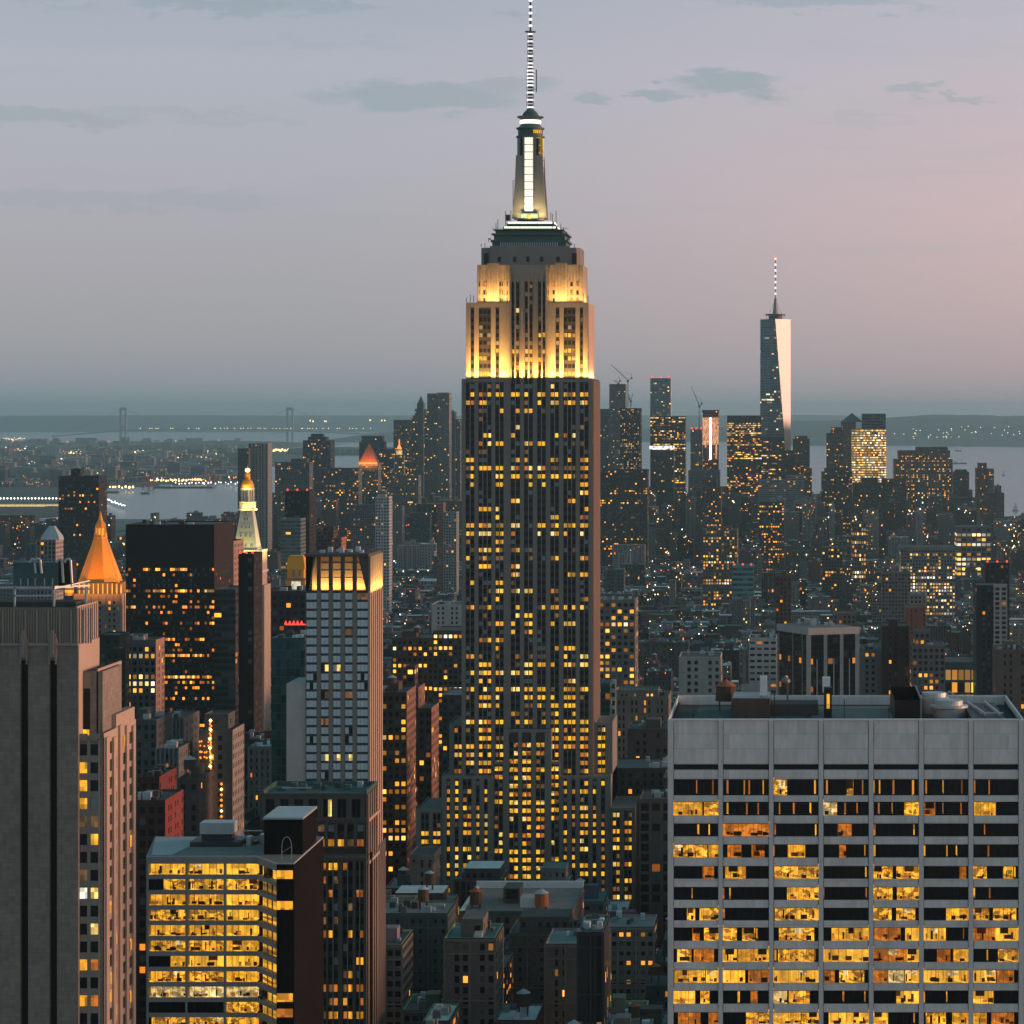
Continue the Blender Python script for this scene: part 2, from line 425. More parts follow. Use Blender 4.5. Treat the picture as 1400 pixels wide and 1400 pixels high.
# ------------------------------------------------------------------ mesh building
class MB:
    def __init__(s):
        s.v, s.f, s.mi, s.uv, s.at, s.keys, s.marks = [], [], [], [], [], [], []
        s.cur = ((.2, .2, .2), (0, 0, .5), (.5, .55, 0))

    def style(s, col, prm=(0, 0, .5), prq=(.5, .55, 0)):
        s.cur = (tuple(col), tuple(prm), tuple(prq))

    def key(s, k):
        if k not in s.keys:
            s.keys.append(k)
        return s.keys.index(k)

    def face(s, pts, mat, uv=None):
        n = len(s.v)
        s.v += pts
        s.f.append(tuple(range(n, n + len(pts))))
        s.mi.append(s.key(mat))
        s.uv += uv or [(0., 9.)] * len(pts)
        s.at.append(s.cur)

    def wall(s, p, q, z0, z1, mat='facade', pitch=3.4, fh=3.6, par=1.2):
        """vertical quad from p to q (seen with p on the left), UV in windows and storeys, counted down from the top"""
        L = math.hypot(q[0] - p[0], q[1] - p[1])
        n = max(1, round(L / pitch))
        va, vb = (z0 - z1 + par) / fh, par / fh
        s.face([(p[0], p[1], z0), (q[0], q[1], z0), (q[0], q[1], z1), (p[0], p[1], z1)], mat, [(0, va), (n, va), (n, vb), (0, vb)])

    def box(s, x0, x1, y0, y1, z0, z1, mat, top=None, faces='flrbt', **kw):
        s.marks.append(len(s.f))
        kw2 = kw if mat == 'facade' else {}
        if 'f' in faces: s.wall((x0, y0), (x1, y0), z0, z1, mat, **kw2)
        if 'r' in faces: s.wall((x1, y0), (x1, y1), z0, z1, mat, **kw2)
        if 'b' in faces: s.wall((x1, y1), (x0, y1), z0, z1, mat, **kw2)
        if 'l' in faces: s.wall((x0, y1), (x0, y0), z0, z1, mat, **kw2)
        if 't' in faces: s.face([(x0, y0, z1), (x1, y0, z1), (x1, y1, z1), (x0, y1, z1)], top or mat)
        if 'd' in faces: s.face([(x0, y1, z0), (x1, y1, z0), (x1, y0, z0), (x0, y0, z0)], mat)

    def lathe(s, cx, cy, prof, mat, n=12, rot=0., cap=True, sx=1., sy=1.):
        """prof: [(radius, z)] from the bottom up"""
        s.marks.append(len(s.f))
        rings = []
        for r, z_ in prof:
            rings.append([(cx + sx * r * math.cos(rot + 2 * math.pi * k / n), cy + sy * r * math.sin(rot + 2 * math.pi * k / n), z_) for k in range(n)])
        for a, b in zip(rings, rings[1:]):
            for k in range(n):
                k2 = (k + 1) % n
                s.face([a[k], a[k2], b[k2], b[k]], mat)
        if cap and prof[-1][0] > .01:
            s.face(list(rings[-1]), mat)

    def bar(s, a, b, r, mat, n=4):
        s.marks.append(len(s.f))
        a, b = Vector(a), Vector(b)
        d = (b - a).normalized()
        up = Vector((0, 0, 1)) if abs(d.z) < .9 else Vector((1, 0, 0))
        e1 = d.cross(up).normalized(); e2 = d.cross(e1)
        ra = [tuple(a + r * (math.cos(t) * e1 + math.sin(t) * e2)) for t in (math.pi / n * (2 * k + 1) for k in range(n))]
        rb = [tuple(b + r * (math.cos(t) * e1 + math.sin(t) * e2)) for t in (math.pi / n * (2 * k + 1) for k in range(n))]
        for k in range(n):
            k2 = (k + 1) % n
            s.face([ra[k2], ra[k], rb[k], rb[k2]], mat)
        s.face(ra, mat); s.face(rb[::-1], mat)

    def poly(s, pts, z0, z1, mat, top=None, **kw):
        """prism over a counter-clockwise outline"""
        n = len(pts)
        for k in range(n):
            s.wall(pts[k], pts[(k + 1) % n], z0, z1, mat, **(kw if mat == 'facade' else {}))
        s.face([(p[0], p[1], z1) for p in pts], top or mat)

    def build_each(s, name, parent):
        """every box, lathe or bar becomes an object of its own"""
        st = sorted(set(s.marks)) + [len(s.f)]
        for a, b in zip(st, st[1:]):
            if b <= a: continue
            q = MB()
            q.keys = s.keys
            for k in range(a, b):
                n = len(q.v)
                q.v += [s.v[i] for i in s.f[k]]; q.uv += [s.uv[i] for i in s.f[k]]
                q.f.append(tuple(range(n, n + len(s.f[k])))); q.mi.append(s.mi[k]); q.at.append(s.at[k])
            q.build(name, parent)

    def build(s, name, parent=None, loc=None):
        if not s.f:
            return None
        if loc is None:
            loc = parent.matrix_basis.translation if parent is not None else (0, 0, 0)
        me = bpy.data.meshes.new(name)
        V = np.array(s.v, dtype=np.float64) - np.array(loc, dtype=np.float64)
        tot = np.array([len(f) for f in s.f], dtype=np.int32)
        me.vertices.add(len(V)); me.vertices.foreach_set('co', V.astype(np.float32).ravel())
        me.loops.add(int(tot.sum())); me.loops.foreach_set('vertex_index', np.arange(int(tot.sum()), dtype=np.int32))
        me.polygons.add(len(tot)); me.polygons.foreach_set('loop_start', (np.cumsum(tot) - tot).astype(np.int32))
        me.polygons.foreach_set('material_index', np.array(s.mi, dtype=np.int32))
        me.update(calc_edges=True)
        if 'facade' in s.keys or 'roofing' in s.keys:
            uvl = me.uv_layers.new(name='UVMap')
            uvl.data.foreach_set('uv', np.array(s.uv, dtype=np.float32).ravel())
            for i, nm in enumerate(('col', 'prm', 'prq')):
                at = me.attributes.new(nm, 'FLOAT_VECTOR', 'FACE')
                at.data.foreach_set('vector', np.array([a[i] for a in s.at], dtype=np.float32).ravel())
        for k in s.keys:
            me.materials.append(MATS[k])
        o = bpy.data.objects.new(name, me)
        COL.objects.link(o)
        if parent is not None:
            o.parent = parent
        else:
            o.location = loc
        return o


def tag(o, label=None, cat=None, group=None, kind=None):
    if label: o['label'] = label
    if cat: o['category'] = cat
    if group: o['group'] = group
    if kind: o['kind'] = kind
    return o


def thing(name, label, cat, loc, group=None):
    o = bpy.data.objects.new(name, None)
    o.empty_display_size = 5
    COL.objects.link(o)
    o.location = loc
    return tag(o, label, cat, group)


def X(px, D): return (px - VX) / F * D
def Z(py, D): return H + (HY - py) / F * D


class Wins:
    """window panes of one thing: the 100 largest become parts of their own, the rest one part"""
    cache = {}

    def __init__(s, name='window'):
        s.l, s.name = [], name

    def add(s, p, q, z0, z1, mat):
        s.l.append((p, q, z0, z1, mat))

    def finish(s, root, limit=100):
        s.l.sort(key=lambda e: (-round(math.hypot(e[1][0] - e[0][0], e[1][1] - e[0][1]) * (e[3] - e[2]), 1), e[4] in ('dark_glass', 'win_blind')))
        loc = root.matrix_basis.translation
        for p, q, z0, z1, mat in s.l[:limit]:
            wd, hh = math.hypot(q[0] - p[0], q[1] - p[1]), z1 - z0
            k = (round(wd, 2), round(hh, 2), mat)
            if k not in Wins.cache:
                b = MB(); b.box(-wd / 2, wd / 2, -.06, .3, -hh / 2, hh / 2, mat, faces='flrtd')
                o = b.build(s.name); Wins.cache[k] = o.data
                bpy.data.objects.remove(o)
            o = bpy.data.objects.new(s.name, Wins.cache[k])
            COL.objects.link(o)
            o.parent = root
            o.location = ((p[0] + q[0]) / 2 - loc[0], (p[1] + q[1]) / 2 - loc[1], (z0 + z1) / 2 - loc[2])
            o.rotation_euler[2] = math.atan2(q[1] - p[1], q[0] - p[0])
        b = MB()
        for p, q, z0, z1, mat in s.l[limit:]:
            dx, dy = q[0] - p[0], q[1] - p[1]
            L = math.hypot(dx, dy); nx, ny = dy / L * .06, -dx / L * .06
            P = (p[0] + nx, p[1] + ny); Q = (q[0] + nx, q[1] + ny)
            P2 = (p[0] - nx * 5, p[1] - ny * 5); Q2 = (q[0] - nx * 5, q[1] - ny * 5)
            b.face([(*P, z0), (*Q, z0), (*Q, z1), (*P, z1)], mat)
            b.face([(*P, z1), (*Q, z1), (*Q2, z1), (*P2, z1)], mat)
            b.face([(*P2, z0), (*P, z0), (*P, z1), (*P2, z1)], mat)
            b.face([(*Q, z0), (*Q2, z0), (*Q2, z1), (*Q, z1)], mat)
        o = b.build(s.name, root)
        if o: o['kind'] = 'stuff'


OCC = []      # (D, px0, px1, ytop, footprint) of hand-placed buildings
def occupy(x0, x1, y0, y1, ytop_px, D=None, px=None):
    OCC.append((D or y0, x0, x1, y0, y1, ytop_px))


def pick(rng, p, tones):
    """window material for one pane, lit with probability p"""
    if rng.random() < p:
        return rng.choices(tones[0], tones[1])[0]
    return 'win_blind' if rng.random() < .12 else ('win_dim' if rng.random() < .08 else 'dark_glass')


def bays(mb, wn, y, x0, x1, ztop, zbot, groups, fh, wh, recess, rowp, rng, pier='limestone', cap=1.5, off=2.0, tones=(('win_yellow', 'win_gold', 'win_pale', 'win_amber', 'win_dim'), (5, 3, 2, 1.5, 1.2)),
         mull=None, gap=.22, skip=None, rows0=0):
    """north front: stone piers standing proud of recessed window strips. groups: (x0, x1, n) in metres"""
    xs = [x0]
    for g in groups:
        xs += [g[0], g[1]]
    xs.append(x1)
    for k in range(0, len(xs), 2):
        if xs[k + 1] - xs[k] > .02:
            mb.box(xs[k], xs[k + 1], y, y + recess, zbot, ztop, pier, faces='flrt')
    for g in groups:
        mb.box(g[0], g[1], y, y + recess, ztop - cap, ztop, pier, faces='ftd')
    k = 0
    z = ztop - off
    while z - wh > zbot:
        pr = rowp(k + rows0)
        tn = tones
        if rng.random() < .3:
            tn = (tones[0], tuple(v * rng.uniform(.1, 3) for v in tones[1]))
        for g in groups:
            pitch = (g[1] - g[0]) / g[2]
            gon = rng.random() < pr ** .8
            pg = (.55 + .45 * pr) if gon else .10 * pr
            for j in range(g[2]):
                a, b = g[0] + j * pitch + gap, g[0] + (j + 1) * pitch - gap
                if skip and skip(z, (a + b) / 2):
                    continue
                wn.add((a, y + recess), (b, y + recess), z - wh, z, pick(rng, pg, tn))
        z -= fh
        k += 1
    if mull:
        for g in groups:
            pitch = (g[1] - g[0]) / g[2]
            for j in range(1, g[2]):
                mb.box(g[0] + j * pitch - .15, g[0] + j * pitch + .15, y + recess * .4, y + recess, zbot, ztop - cap, mull, faces='flr')

# ================================================================== THE GREAT LIMESTONE SKYSCRAPER
def skyscraper():
    D = 1290.
    s = D / F
    rng = random.Random(5)
    x = lambda p: X(p, D)
    zz = lambda p: Z(p, D)
    root = thing('skyscraper', 'tallest stone skyscraper with floodlit golden crown and lit antenna mast', 'skyscraper', (x(725), D + 20, 0))
    wall, wn = MB(), Wins()
    fh = 11.2 * s
    wh = 5.7 * s
    R_ = lambda ps: [(x(a), x(b), n) for a, b, n in ps]
    Y0 = D
    rec = .8
    shaft_rows = [.15, .92, .5, .38, .08, .12, .3, .55, .1, .58, .93, .97, .6, .06, .38, .42, .35, .98, .45, .12, .45, .3, .1, .4, .15, .55, .22, .75, .3, .5,
                  .28, .6, .2, .42, .7, .66, .3, .6, .8, .55, .35, .7, .85]
    rowp = lambda k: shaft_rows[k] if k < len(shaft_rows) else (.78 if rng.random() < .8 else .4)
    # main shaft
    wall.box(x(631), x(809.5), Y0 + rec, Y0 + 47, 0, zz(518), 'spandrel', top='limestone', faces='flbt')
    wall.box(x(809.5) - .5, x(809.5), Y0 + rec, Y0 + 47, 0, zz(518) - .02, 'spandrel', faces='r')
    left = R_([(636.5, 648.5, 2), (654, 671.8, 3), (677, 688.5, 2)])
    mid = R_([(698, 710.8, 2), (716.3, 728.3, 2), (734.2, 746, 2)])
    right = R_([(752.3, 764, 2), (770.2, 787, 3), (792.5, 804.5, 2)])
    zt = zz(518)
    bays(wall, wn, Y0, x(631), x(694), zt, 20, left, fh, wh, rec, rowp, rng, mull='mullion', off=2.4)
    bays(wall, wn, Y0, x(749.2), x(809.5), zt, 20, right, fh, wh, rec, rowp, rng, mull='mullion', off=2.4)
    bays(wall, wn, Y0 + .3, x(694), x(749.2), zt, zz(996), mid, fh, wh, rec - .3, rowp, rng, mull='mullion', off=2.4, cap=.1)
    # side piers of the shaft, facing the river
    for k in range(9):
        ya = Y0 + 2 + k * 5
        wall.box(x(809.5) - .2, x(809.5) + .55, ya, ya + 3.1, 0, zz(520), 'afterglow_side_stone', faces='frbt')
    # centre bay, set back for its added lamps and running up between the floodlit shoulders
    zc = zz(362)
    wall.box(x(697), x(746), Y0 + 2.8, Y0 + 12, zz(518) - 1, zc, 'spandrel', top='limestone')
    lowr = lambda k: [.0, .0, .0, .05, .1, .1, .1, .3, .4, .55, .35, .25, .6, .4, .8, .05][k] if k < 16 else .1
    bays(wall, wn, Y0 + 2.0, x(697), x(746), zc, zz(518), mid[:1] and R_([(698.6, 709.5, 2), (716.8, 727.6, 2), (735, 745.2, 2)]), fh, wh, .8, lowr, rng, mull='mullion', cap=7.5, off=8.5, pier='limestone_pale')  # paler pier stone puts floodlight brightness into the colour
    for p in (697.5, 703.8, 713.2, 722.3, 731.4, 740.5, 746):      # fins with tapered heads
        wall.box(x(p) - .35, x(p) + .35, Y0 + 1.4, Y0 + 2.2, zz(518), zz(372), 'limestone_pale', faces='flrt')
    # shoulders floors 72 to 81
    x = lambda p: X(p, D + 3)
    zz = lambda p: Z(p, D + 3)
    for a, b, gr in ((637, 697, R_([(643.2, 648.2, 1), (654.4, 671.2, 3), (677.4, 682.6, 1)])), (746, 803.8, R_([(759.4, 764.8, 1), (770.6, 786.8, 3), (792.6, 797.2, 1)]))):
        wall.box(x(a), x(b), Y0 + 3.6, Y0 + 41, zz(518) - 1, zz(413.6), 'spandrel', top='limestone')
        if a > 700:
            wall.box(x(b) - .5, x(b) + .25, Y0 + 3.6, Y0 + 41, zz(518) - 1, zz(413.8), 'afterglow_stone', faces='fr')
        rows = lambda k: [.0, .0, .0, .4, .1, .45, .2, .3, .75, .6][k] if k < 10 else .6
        bays(wall, wn, Y0 + 3, x(a), x(b), zz(413.6), zz(518), gr, 10.6 * s, 5.2 * s, .6, rows, rng, pier='limestone_pale', cap=2.2, off=3.4)
    # floors 81 to 85
    x = lambda p: X(p, D + 7)
    zz = lambda p: Z(p, D + 7)
    for a, b, gr in ((652.5, 697.2, [(655, 657.2), (661, 664.8), (670, 672), (677.6, 681.8), (683.2, 687.4), (692, 694)]), (745.8, 796.6, [(749, 751), (756, 760.2), (761.6, 765.6), (771, 773), (779.2, 783), (788, 791)])):
        wall.box(x(a), x(b), Y0 + 7, Y0 + 37, zz(414), zz(362), 'limestone_pale')
        wall.box(x(a) + 2, x(b) - 2, Y0 + 6.6, Y0 + 7.2, zz(362) - 2.4, zz(362) - .1, 'limestone_pale')
        wall.box(x(a) + 4.5, x(a) + 9.8, Y0 + 6.3, Y0 + 7.2, zz(413), zz(360), 'limestone_pale')
        for k in range(13):                                          # flutes
            q_ = x(a) + .3 + (x(b) - x(a) - .6) * k / 12
            wall.box(q_ - .16, q_ + .16, Y0 + 6.05 if 4.5 < q_ - x(a) < 9.8 else Y0 + 6.75, Y0 + 7.1, zz(413), zz(363.5), 'limestone', faces='flrt')
        for g in gr:
            for ya in (386, 397.2, 407.5):
                wn.add((x(g[0]), Y0 + 6.9), (x(g[1]), Y0 + 6.9), zz(ya + 5.6), zz(ya), 'dark_glass' if rng.random() < .6 else 'win_amber')
    # dark stage below the observatory
    x = lambda p: X(p, D + 9)
    zz = lambda p: Z(p, D + 9)
    wall.poly([(x(662), Y0 + 9), (x(788), Y0 + 9), (x(793), Y0 + 12), (x(793), Y0 + 34), (x(788), Y0 + 37), (x(662), Y0 + 37), (x(657), Y0 + 34), (x(657), Y0 + 12)], zz(363), zz(338.6), 'limestone')
    wall.box(x(670), x(779), Y0 + 8.2, Y0 + 9.2, zz(363), zz(336.5), 'limestone')
    for p in (681, 702, 720, 738.5, 761):
        wn.add((x(p), Y0 + 8.1), (x(p + 4.2), Y0 + 8.1), zz(358), zz(351), 'dark_glass')
    for p in (661.5, 782):
        wn.add((x(p), Y0 + 8.95), (x(p + 6.5), Y0 + 8.95), zz(361), zz(346), 'dark_glass')
    # lower wings and setbacks
    x = lambda p: X(p, D + 0)
    zz = lambda p: Z(p, D + 0)
    lw = 1284.
    def block(a, b, top, y, dep, gr, pr, rows0=0):
        wall.box(x(a), x(b), y + .7, y + dep, 0, zz(top) - .3, 'spandrel', faces='flb')
        wall.box(x(b) - .3, x(b) + .05, y + .7, y + dep, 0, zz(top) - .35, 'limestone', faces='r')
        wall.face([(x(a), y, zz(top) - .3), (x(b), y, zz(top) - .3), (x(b), y + dep, zz(top) - .3), (x(a), y + dep, zz(top) - .3)], 'roof_gravel')
        bays(wall, wn, y, x(a), x(b), zz(top), 5, R_(gr), fh, wh, .7, pr, rng, mull='mullion', off=2.3, cap=1.2)
        wall.box(x(b) - .4, x(b), y + .7, y + dep, zz(top) - .3, zz(top) + .4, 'limestone', faces='lrt')
        wall.box(x(a), x(a) + .4, y + .7, y + dep, zz(top) - .3, zz(top) + .4, 'limestone', faces='lrt')
    lowp = lambda k: .62 if (k * 7 + 3) % 5 else .25
    lowp2 = lambda k: [.6, .85, .35, .95, .9, .8, .85, .5, .7, .6, .85, .8, .7, .8, .85, .2, .5, .7, .6, .6][k] if k < 20 else .5
    block(606, 676, 1059, lw, 46, [(612.5, 617.5, 1), (623.7, 629, 1), (634.6, 646.6, 2), (652.6, 657.6, 1), (663.8, 668.6, 1)], lowp2)
    block(766, 836, 1059, lw, 46, [(771.5, 776.8, 1), (782.8, 788, 1), (793.8, 805.6, 2), (811.4, 816.6, 1), (822.8, 828.4, 1)], lowp2)
    block(676, 690, 1040, lw + 2, 30, [(677, 688.6, 2)], lowp2)
    block(753, 766, 1040, lw + 2, 30, [(753.6, 765, 2)], lowp2)
    block(689.8, 755, 996, lw + 1, 30, [(697.5, 709.8, 2), (715, 727.6, 2), (733.8, 746, 2)], lambda k: 0 if k < 1 else .83)
    for c in (703.6, 721.3, 739.9):                                 # round heads of the centre windows
        wall.lathe(x(c), lw + 1.5, [(2.1, 0)], 'spandrel')
        n = 9
        pts = [(x(c) + 2.15 * math.cos(math.pi * k / n), lw + .95, zz(1006) + 2.15 * math.sin(math.pi * k / n)) for k in range(n + 1)]
        wall.face([(x(c) - 2.15, lw + .95, zz(1012)), (x(c) + 2.15, lw + .95, zz(1012))] + pts, 'spandrel')
    block(612, 632, 991, lw + 12, 34, [(618.5, 629.5, 2)], lowp)
    block(811, 836, 990, lw + 12, 34, [(815.5, 826.5, 2)], lambda k: .92 if k < 6 else .5)
    block(571, 607, 1105, lw, 42, [(577.6, 588.6, 2), (594, 604.5, 2)], lambda k: [.1, .1, .9, .8, .6, .3, .5][k] if k < 7 else .2)
    block(835, 869, 1102, lw, 42, [(838.5, 848.6, 2), (854.5, 865, 2)], lambda k: [.7, .9, .95, .95, .9, .3, .4, .8][k] if k < 8 else .4)
    wo = wall.build('wall', root)
    wn.finish(root)
    # green metal observatory
    x = lambda p: X(p, D + 11)
    zz = lambda p: Z(p, D + 11)
    ob = MB()
    for a, b, t0, t1, y in ((673, 774, 338.6, 331, 11), (671, 776.5, 331, 328, 10.3), (675, 772, 328, 321, 12), (672, 776, 321, 319, 10.5), (677, 769, 319, 314.5, 13), (674, 770, 314.5, 313.4, 11.5)):
        ob.box(x(a), x(b), Y0 + y, Y0 + 46 - y, zz(t0), zz(t1), 'copper_green', faces='flrbtd')
    for k in range(26):
        p = 684 + k * 3.1
        ob.box(x(p), x(p) + .35, Y0 + 10.7, Y0 + 11.1, zz(338), zz(331), 'zinc', faces='flr')
    for k in range(60):                                              # railing spikes and small aerials
        p = 673 + k * 1.75
        hh = rng.choice((.6, .9, 1.2, 3.2)) if k % 7 == 0 else .8
        ob.box(x(p), x(p) + .12, Y0 + 11.6, Y0 + 11.8, zz(313.6), zz(313.6) + hh, 'steel_dark', faces='flrt')
    ob.build('observatory', root)
    x = lambda p: X(p, D + 15)
    zz = lambda p: Z(p, D + 15)
    lg = MB()
    for a, b, t0, t1, y in ((688, 762, 313.6, 309.5, 15), (692, 757, 308, 302.5, 17)):
        lg.box(x(a), x(b), Y0 + y, Y0 + 46 - y, zz(t0), zz(t1), 'copper_green', faces='flrbtd')
        lg.box(x(a) + .5, x(b) - .5, Y0 + y - .3, Y0 + y, zz(t1) - .9, zz(t1) - .1, 'strip_white', faces='ftd')
        lg.box(x(b) - .2, x(b) + .15, Y0 + y, Y0 + y + 14, zz(t1) - .9, zz(t1) - .1, 'strip_white', faces='rtd')
    lg.build('light_ledge', root)
    # mooring mast
    x = lambda p: X(p, D + 23)
    zz = lambda p: Z(p, D + 23)
    cx, cyy = x(725.2), Y0 + 23
    ms = MB()
    ms.lathe(cx, cyy, [(6.3, zz(302)), (6.15, zz(260)), (5.9, zz(230)), (5.8, zz(188))], 'aluminium', n=16, rot=math.pi / 16)
    for sx_ in (-1, 1):                                              # winged buttresses
        for y1, yy in ((0, cyy - 5.2), (1, cyy + 3.8)):
            prof = [(7.9, 300), (7.5, 285), (6.9, 262), (6.5, 244), (6.1, 214)]
            inner = 2.4
            for (ra, pa), (rb, pb) in zip(prof, prof[1:]):
                xa0, xa1, xb1 = cx + sx_ * inner, cx + sx_ * ra, cx + sx_ * rb
                yf = yy - .6
                P = [(xa0, yf, zz(pa)), (xa1, yf, zz(pa)), (xb1, yf, zz(pb)), (xa0, yf, zz(pb))]
                ms.face(P if sx_ > 0 else P[::-1], 'aluminium')
                Q = [(xa1, yf, zz(pa)), (xa1, yf + 2, zz(pa)), (xb1, yf + 2, zz(pb)), (xb1, yf, zz(pb))]
                ms.face(Q if sx_ > 0 else Q[::-1], 'aluminium')
    for sx_ in (-1, 1):
        for k in range(3):                                           # vertical ribs on the shaft
            xx = cx + sx_ * (2.7 + k * 1.35)
            ms.box(xx - .16, xx + .16, cyy - 6.15 + k * .45, cyy - 4.6 + k * .4, zz(244), zz(190), 'steel_dark' if k == 1 else 'aluminium', faces='flr')
    ms.box(x(714), x(737), cyy - 7.5, cyy - 5.5, zz(303), zz(293.5), 'copper_green')
    ms.build('mooring_mast', root)
    mw = MB()
    for k in range(10):
        t0 = 290 - k * 10.15
        mw.box(x(719), x(730.2), cyy - 6.35, cyy - 6.0, zz(t0), zz(t0 - 9.0), 'mast_window', faces='flrtd')
        if t0 < 250:
            mw.box(cx + 5.85, cx + 6.1, cyy - 2.6, cyy + .2, zz(t0), zz(t0 - 8.6), 'win_yellow', faces='rftd')
            mw.box(cx + 5.05, cx + 5.4, cyy - 3.75, cyy - 2.9, zz(t0), zz(t0 - 8.6), 'win_yellow', faces='rftd')
    mw.box(x(722), x(728), cyy - 7.7, cyy - 7.4, zz(301), zz(295), 'win_yellow', faces='ft')
    mw.build_each('mast_window', root)
    dr = MB()
    dr.lathe(cx, cyy, [(5.4, zz(189)), (6.6, zz(188.5)), (6.6, zz(186.5)), (5.7, zz(186)), (5.75, zz(177.5)), (6.5, zz(177)), (6.5, zz(175)), (5.3, zz(174)), (4.6, zz(171)), (4.55, zz(163)),
                       (6.2, zz(160.6)), (6.2, zz(159.6)), (4.0, zz(158.6)), (3.1, zz(154)), (1.9, zz(150.5)), (1.5, zz(148))], 'copper_green', n=20)
    dr.lathe(cx, cyy, [(4.75, zz(170)), (5.0, zz(167)), (4.75, zz(164.6))], 'strip_white', n=20, cap=False)
    for k in range(5):
        dr.box(x(731 + k * 2.2), x(732.5 + k * 2.2), cyy - 5.85 + k * .55, cyy - 4.6, zz(183.5), zz(179), 'win_gold', faces='frt')
    dr.build('lantern_drum', root)
    # antenna
    an = MB()
    for k in range(21):
        t0 = 148 - k * 5
        r = 1.55 if t0 > 95 else 1.25
        lit = k % 2 == 0 or 90 < t0 < 118
        if lit:
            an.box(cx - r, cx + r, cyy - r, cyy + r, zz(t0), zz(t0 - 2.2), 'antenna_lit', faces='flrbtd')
        an.box(cx - r * .72, cx + r * .72, cyy - r * .72, cyy + r * .72, zz(t0 - 2.6), zz(t0 - 5.1), 'steel_dark', faces='flrbtd')
        for sx_ in (-1, 1):
            an.box(cx + sx_ * r - .12, cx + sx_ * r + .12, cyy - r, cyy - r + .25, zz(t0), zz(t0 - 5), 'aluminium', faces='flr')
    an.lathe(cx, cyy, [(.6, zz(44.6)), (2.6, zz(44)), (2.6, zz(43)), (.6, zz(42.2))], 'steel_dark', n=10)
    for k in range(9):
        t0 = 42 - k * 8.6
        an.box(cx - .42, cx + .42, cyy - .42, cyy + .42, zz(t0), zz(t0 - 5), 'steel_dark', faces='flrbt')
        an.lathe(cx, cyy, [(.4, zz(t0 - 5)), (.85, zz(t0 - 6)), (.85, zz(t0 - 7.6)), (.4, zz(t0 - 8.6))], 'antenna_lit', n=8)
    an.build('antenna', root)
    sa = MB()
    sa.box(cx + 2.55, cx + 2.95, cyy - .3, cyy + .3, zz(126), zz(95), 'steel_dark', faces='flrbtd')
    sa.bar((cx + .5, cyy, zz(122)), (cx + 2.6, cyy, zz(122)), .12, 'steel_dark')
    sa.bar((cx + .5, cyy, zz(101)), (cx + 2.6, cyy, zz(101)), .12, 'steel_dark')
    sa.build('side_aerial', root)
    x = lambda p: X(p, D + 13)
    zz = lambda p: Z(p, D + 13)
    ae = MB()
    def aer(px, y0, y1, dy=12, r=.13): ae.box(x(px) - r, x(px) + r, Y0 + dy - r, Y0 + dy + r, zz(y0), zz(y1), 'steel_dark', faces='flrbt')
    for a in ((700, 290, 245, 18), (706.5, 250, 244, 18), (690.5, 312, 288, 15), (697.5, 303, 287, 16), (760, 313, 288, 14), (755, 312, 292, 14), (752.5, 300, 290, 15), (681, 314, 300), (678.5, 314, 305), (669, 331, 326, 10),
              (779, 331, 326, 10), (767, 320, 306, 12), (771, 322, 311, 12), (664, 339, 333, 10), (659, 338, 334, 10), (786, 339, 334, 10), (646, 414, 404, 4), (650.5, 414, 406, 4), (641, 414, 408, 4), (806, 414, 405, 4), (800, 414, 402, 4)):
        aer(*a)
    ae.bar((x(700), Y0 + 18, zz(246)), (x(707), Y0 + 18, zz(246)), .12, 'steel_dark')
    ae.box(x(668.5), x(672), Y0 + 10, Y0 + 11, zz(328), zz(326.5), 'steel_dark'); ae.box(x(776), x(780), Y0 + 10, Y0 + 11, zz(328), zz(326.5), 'steel_dark')
    ae.box(x(691), x(696), Y0 + 15, Y0 + 18, zz(301), zz(293), 'steel_dark')
    ae.build_each('aerial', root)
    # satellite dishes on the setback
    x = lambda p: X(p, D + 4)
    zz = lambda p: Z(p, D + 4)
    for px, py, r in ((676.5, 407.5, 1.35), (684.5, 405, .9), (770.5, 404.5, 1.2), (777.5, 400, .9), (786, 405, 1.35), (778.5, 409, .8), (797.5, 403, 1.2), (801.5, 409, 1.1)):
        d = MB()
        d.lathe(0, 0, [(r * .15, -.35), (r * .75, -.2), (r, 0), (r * .8, .02), (r * .2, -.12)], 'white_paint', n=14)
        o = d.build('satellite_dish', root)
        o.location = (x(px) - root.location.x, Y0 + 4.6 - root.location.y, zz(py))
        o.rotation_euler = (R(80), 0, 0)
    # floodlights standing on the setbacks, plus added lamps at the centre bay
    x = lambda p: X(p, D + 0)
    zz = lambda p: Z(p, D + 0)
    def flood(px0, px1, py, y, power, tilt, col=(1, .47, .10), size=.5, side=False, ly=0, spread=140):
        L = bpy.data.lights.new('floodlight', 'AREA')
        L.shape = 'RECTANGLE'
        wd = abs(x(px1) - x(px0)) if not side else ly
        L.size, L.size_y = wd, size
        L.energy, L.color = power, col
        L.spread = R(spread)
        o = bpy.data.objects.new('floodlight', L)
        COL.objects.link(o)
        o.parent = root
        loc = Vector(((x(px0) + x(px1)) / 2, y, zz(py)))
        o.location = loc - root.location
        d = Vector((0, tilt, 1)) if not side else Vector((-tilt, 0, 1))
        q = (-d).to_track_quat('-Z', 'Y') if False else d.to_track_quat('-Z', 'Y')
        o.rotation_euler = q.to_euler()
        return o
    for a, b in ((638.5, 694.5), (748.5, 803)):
        flood(a, b, 516.5, Y0 + 1.2, 9000, .3, col=(1, .52, .13))
        flood(a, b, 516.5, Y0 + .9, 6500, .10, spread=45)
    flood(805, 809, 516.5, Y0 + 20, 5000, .25, side=True, ly=34, col=(1, .5, .25))
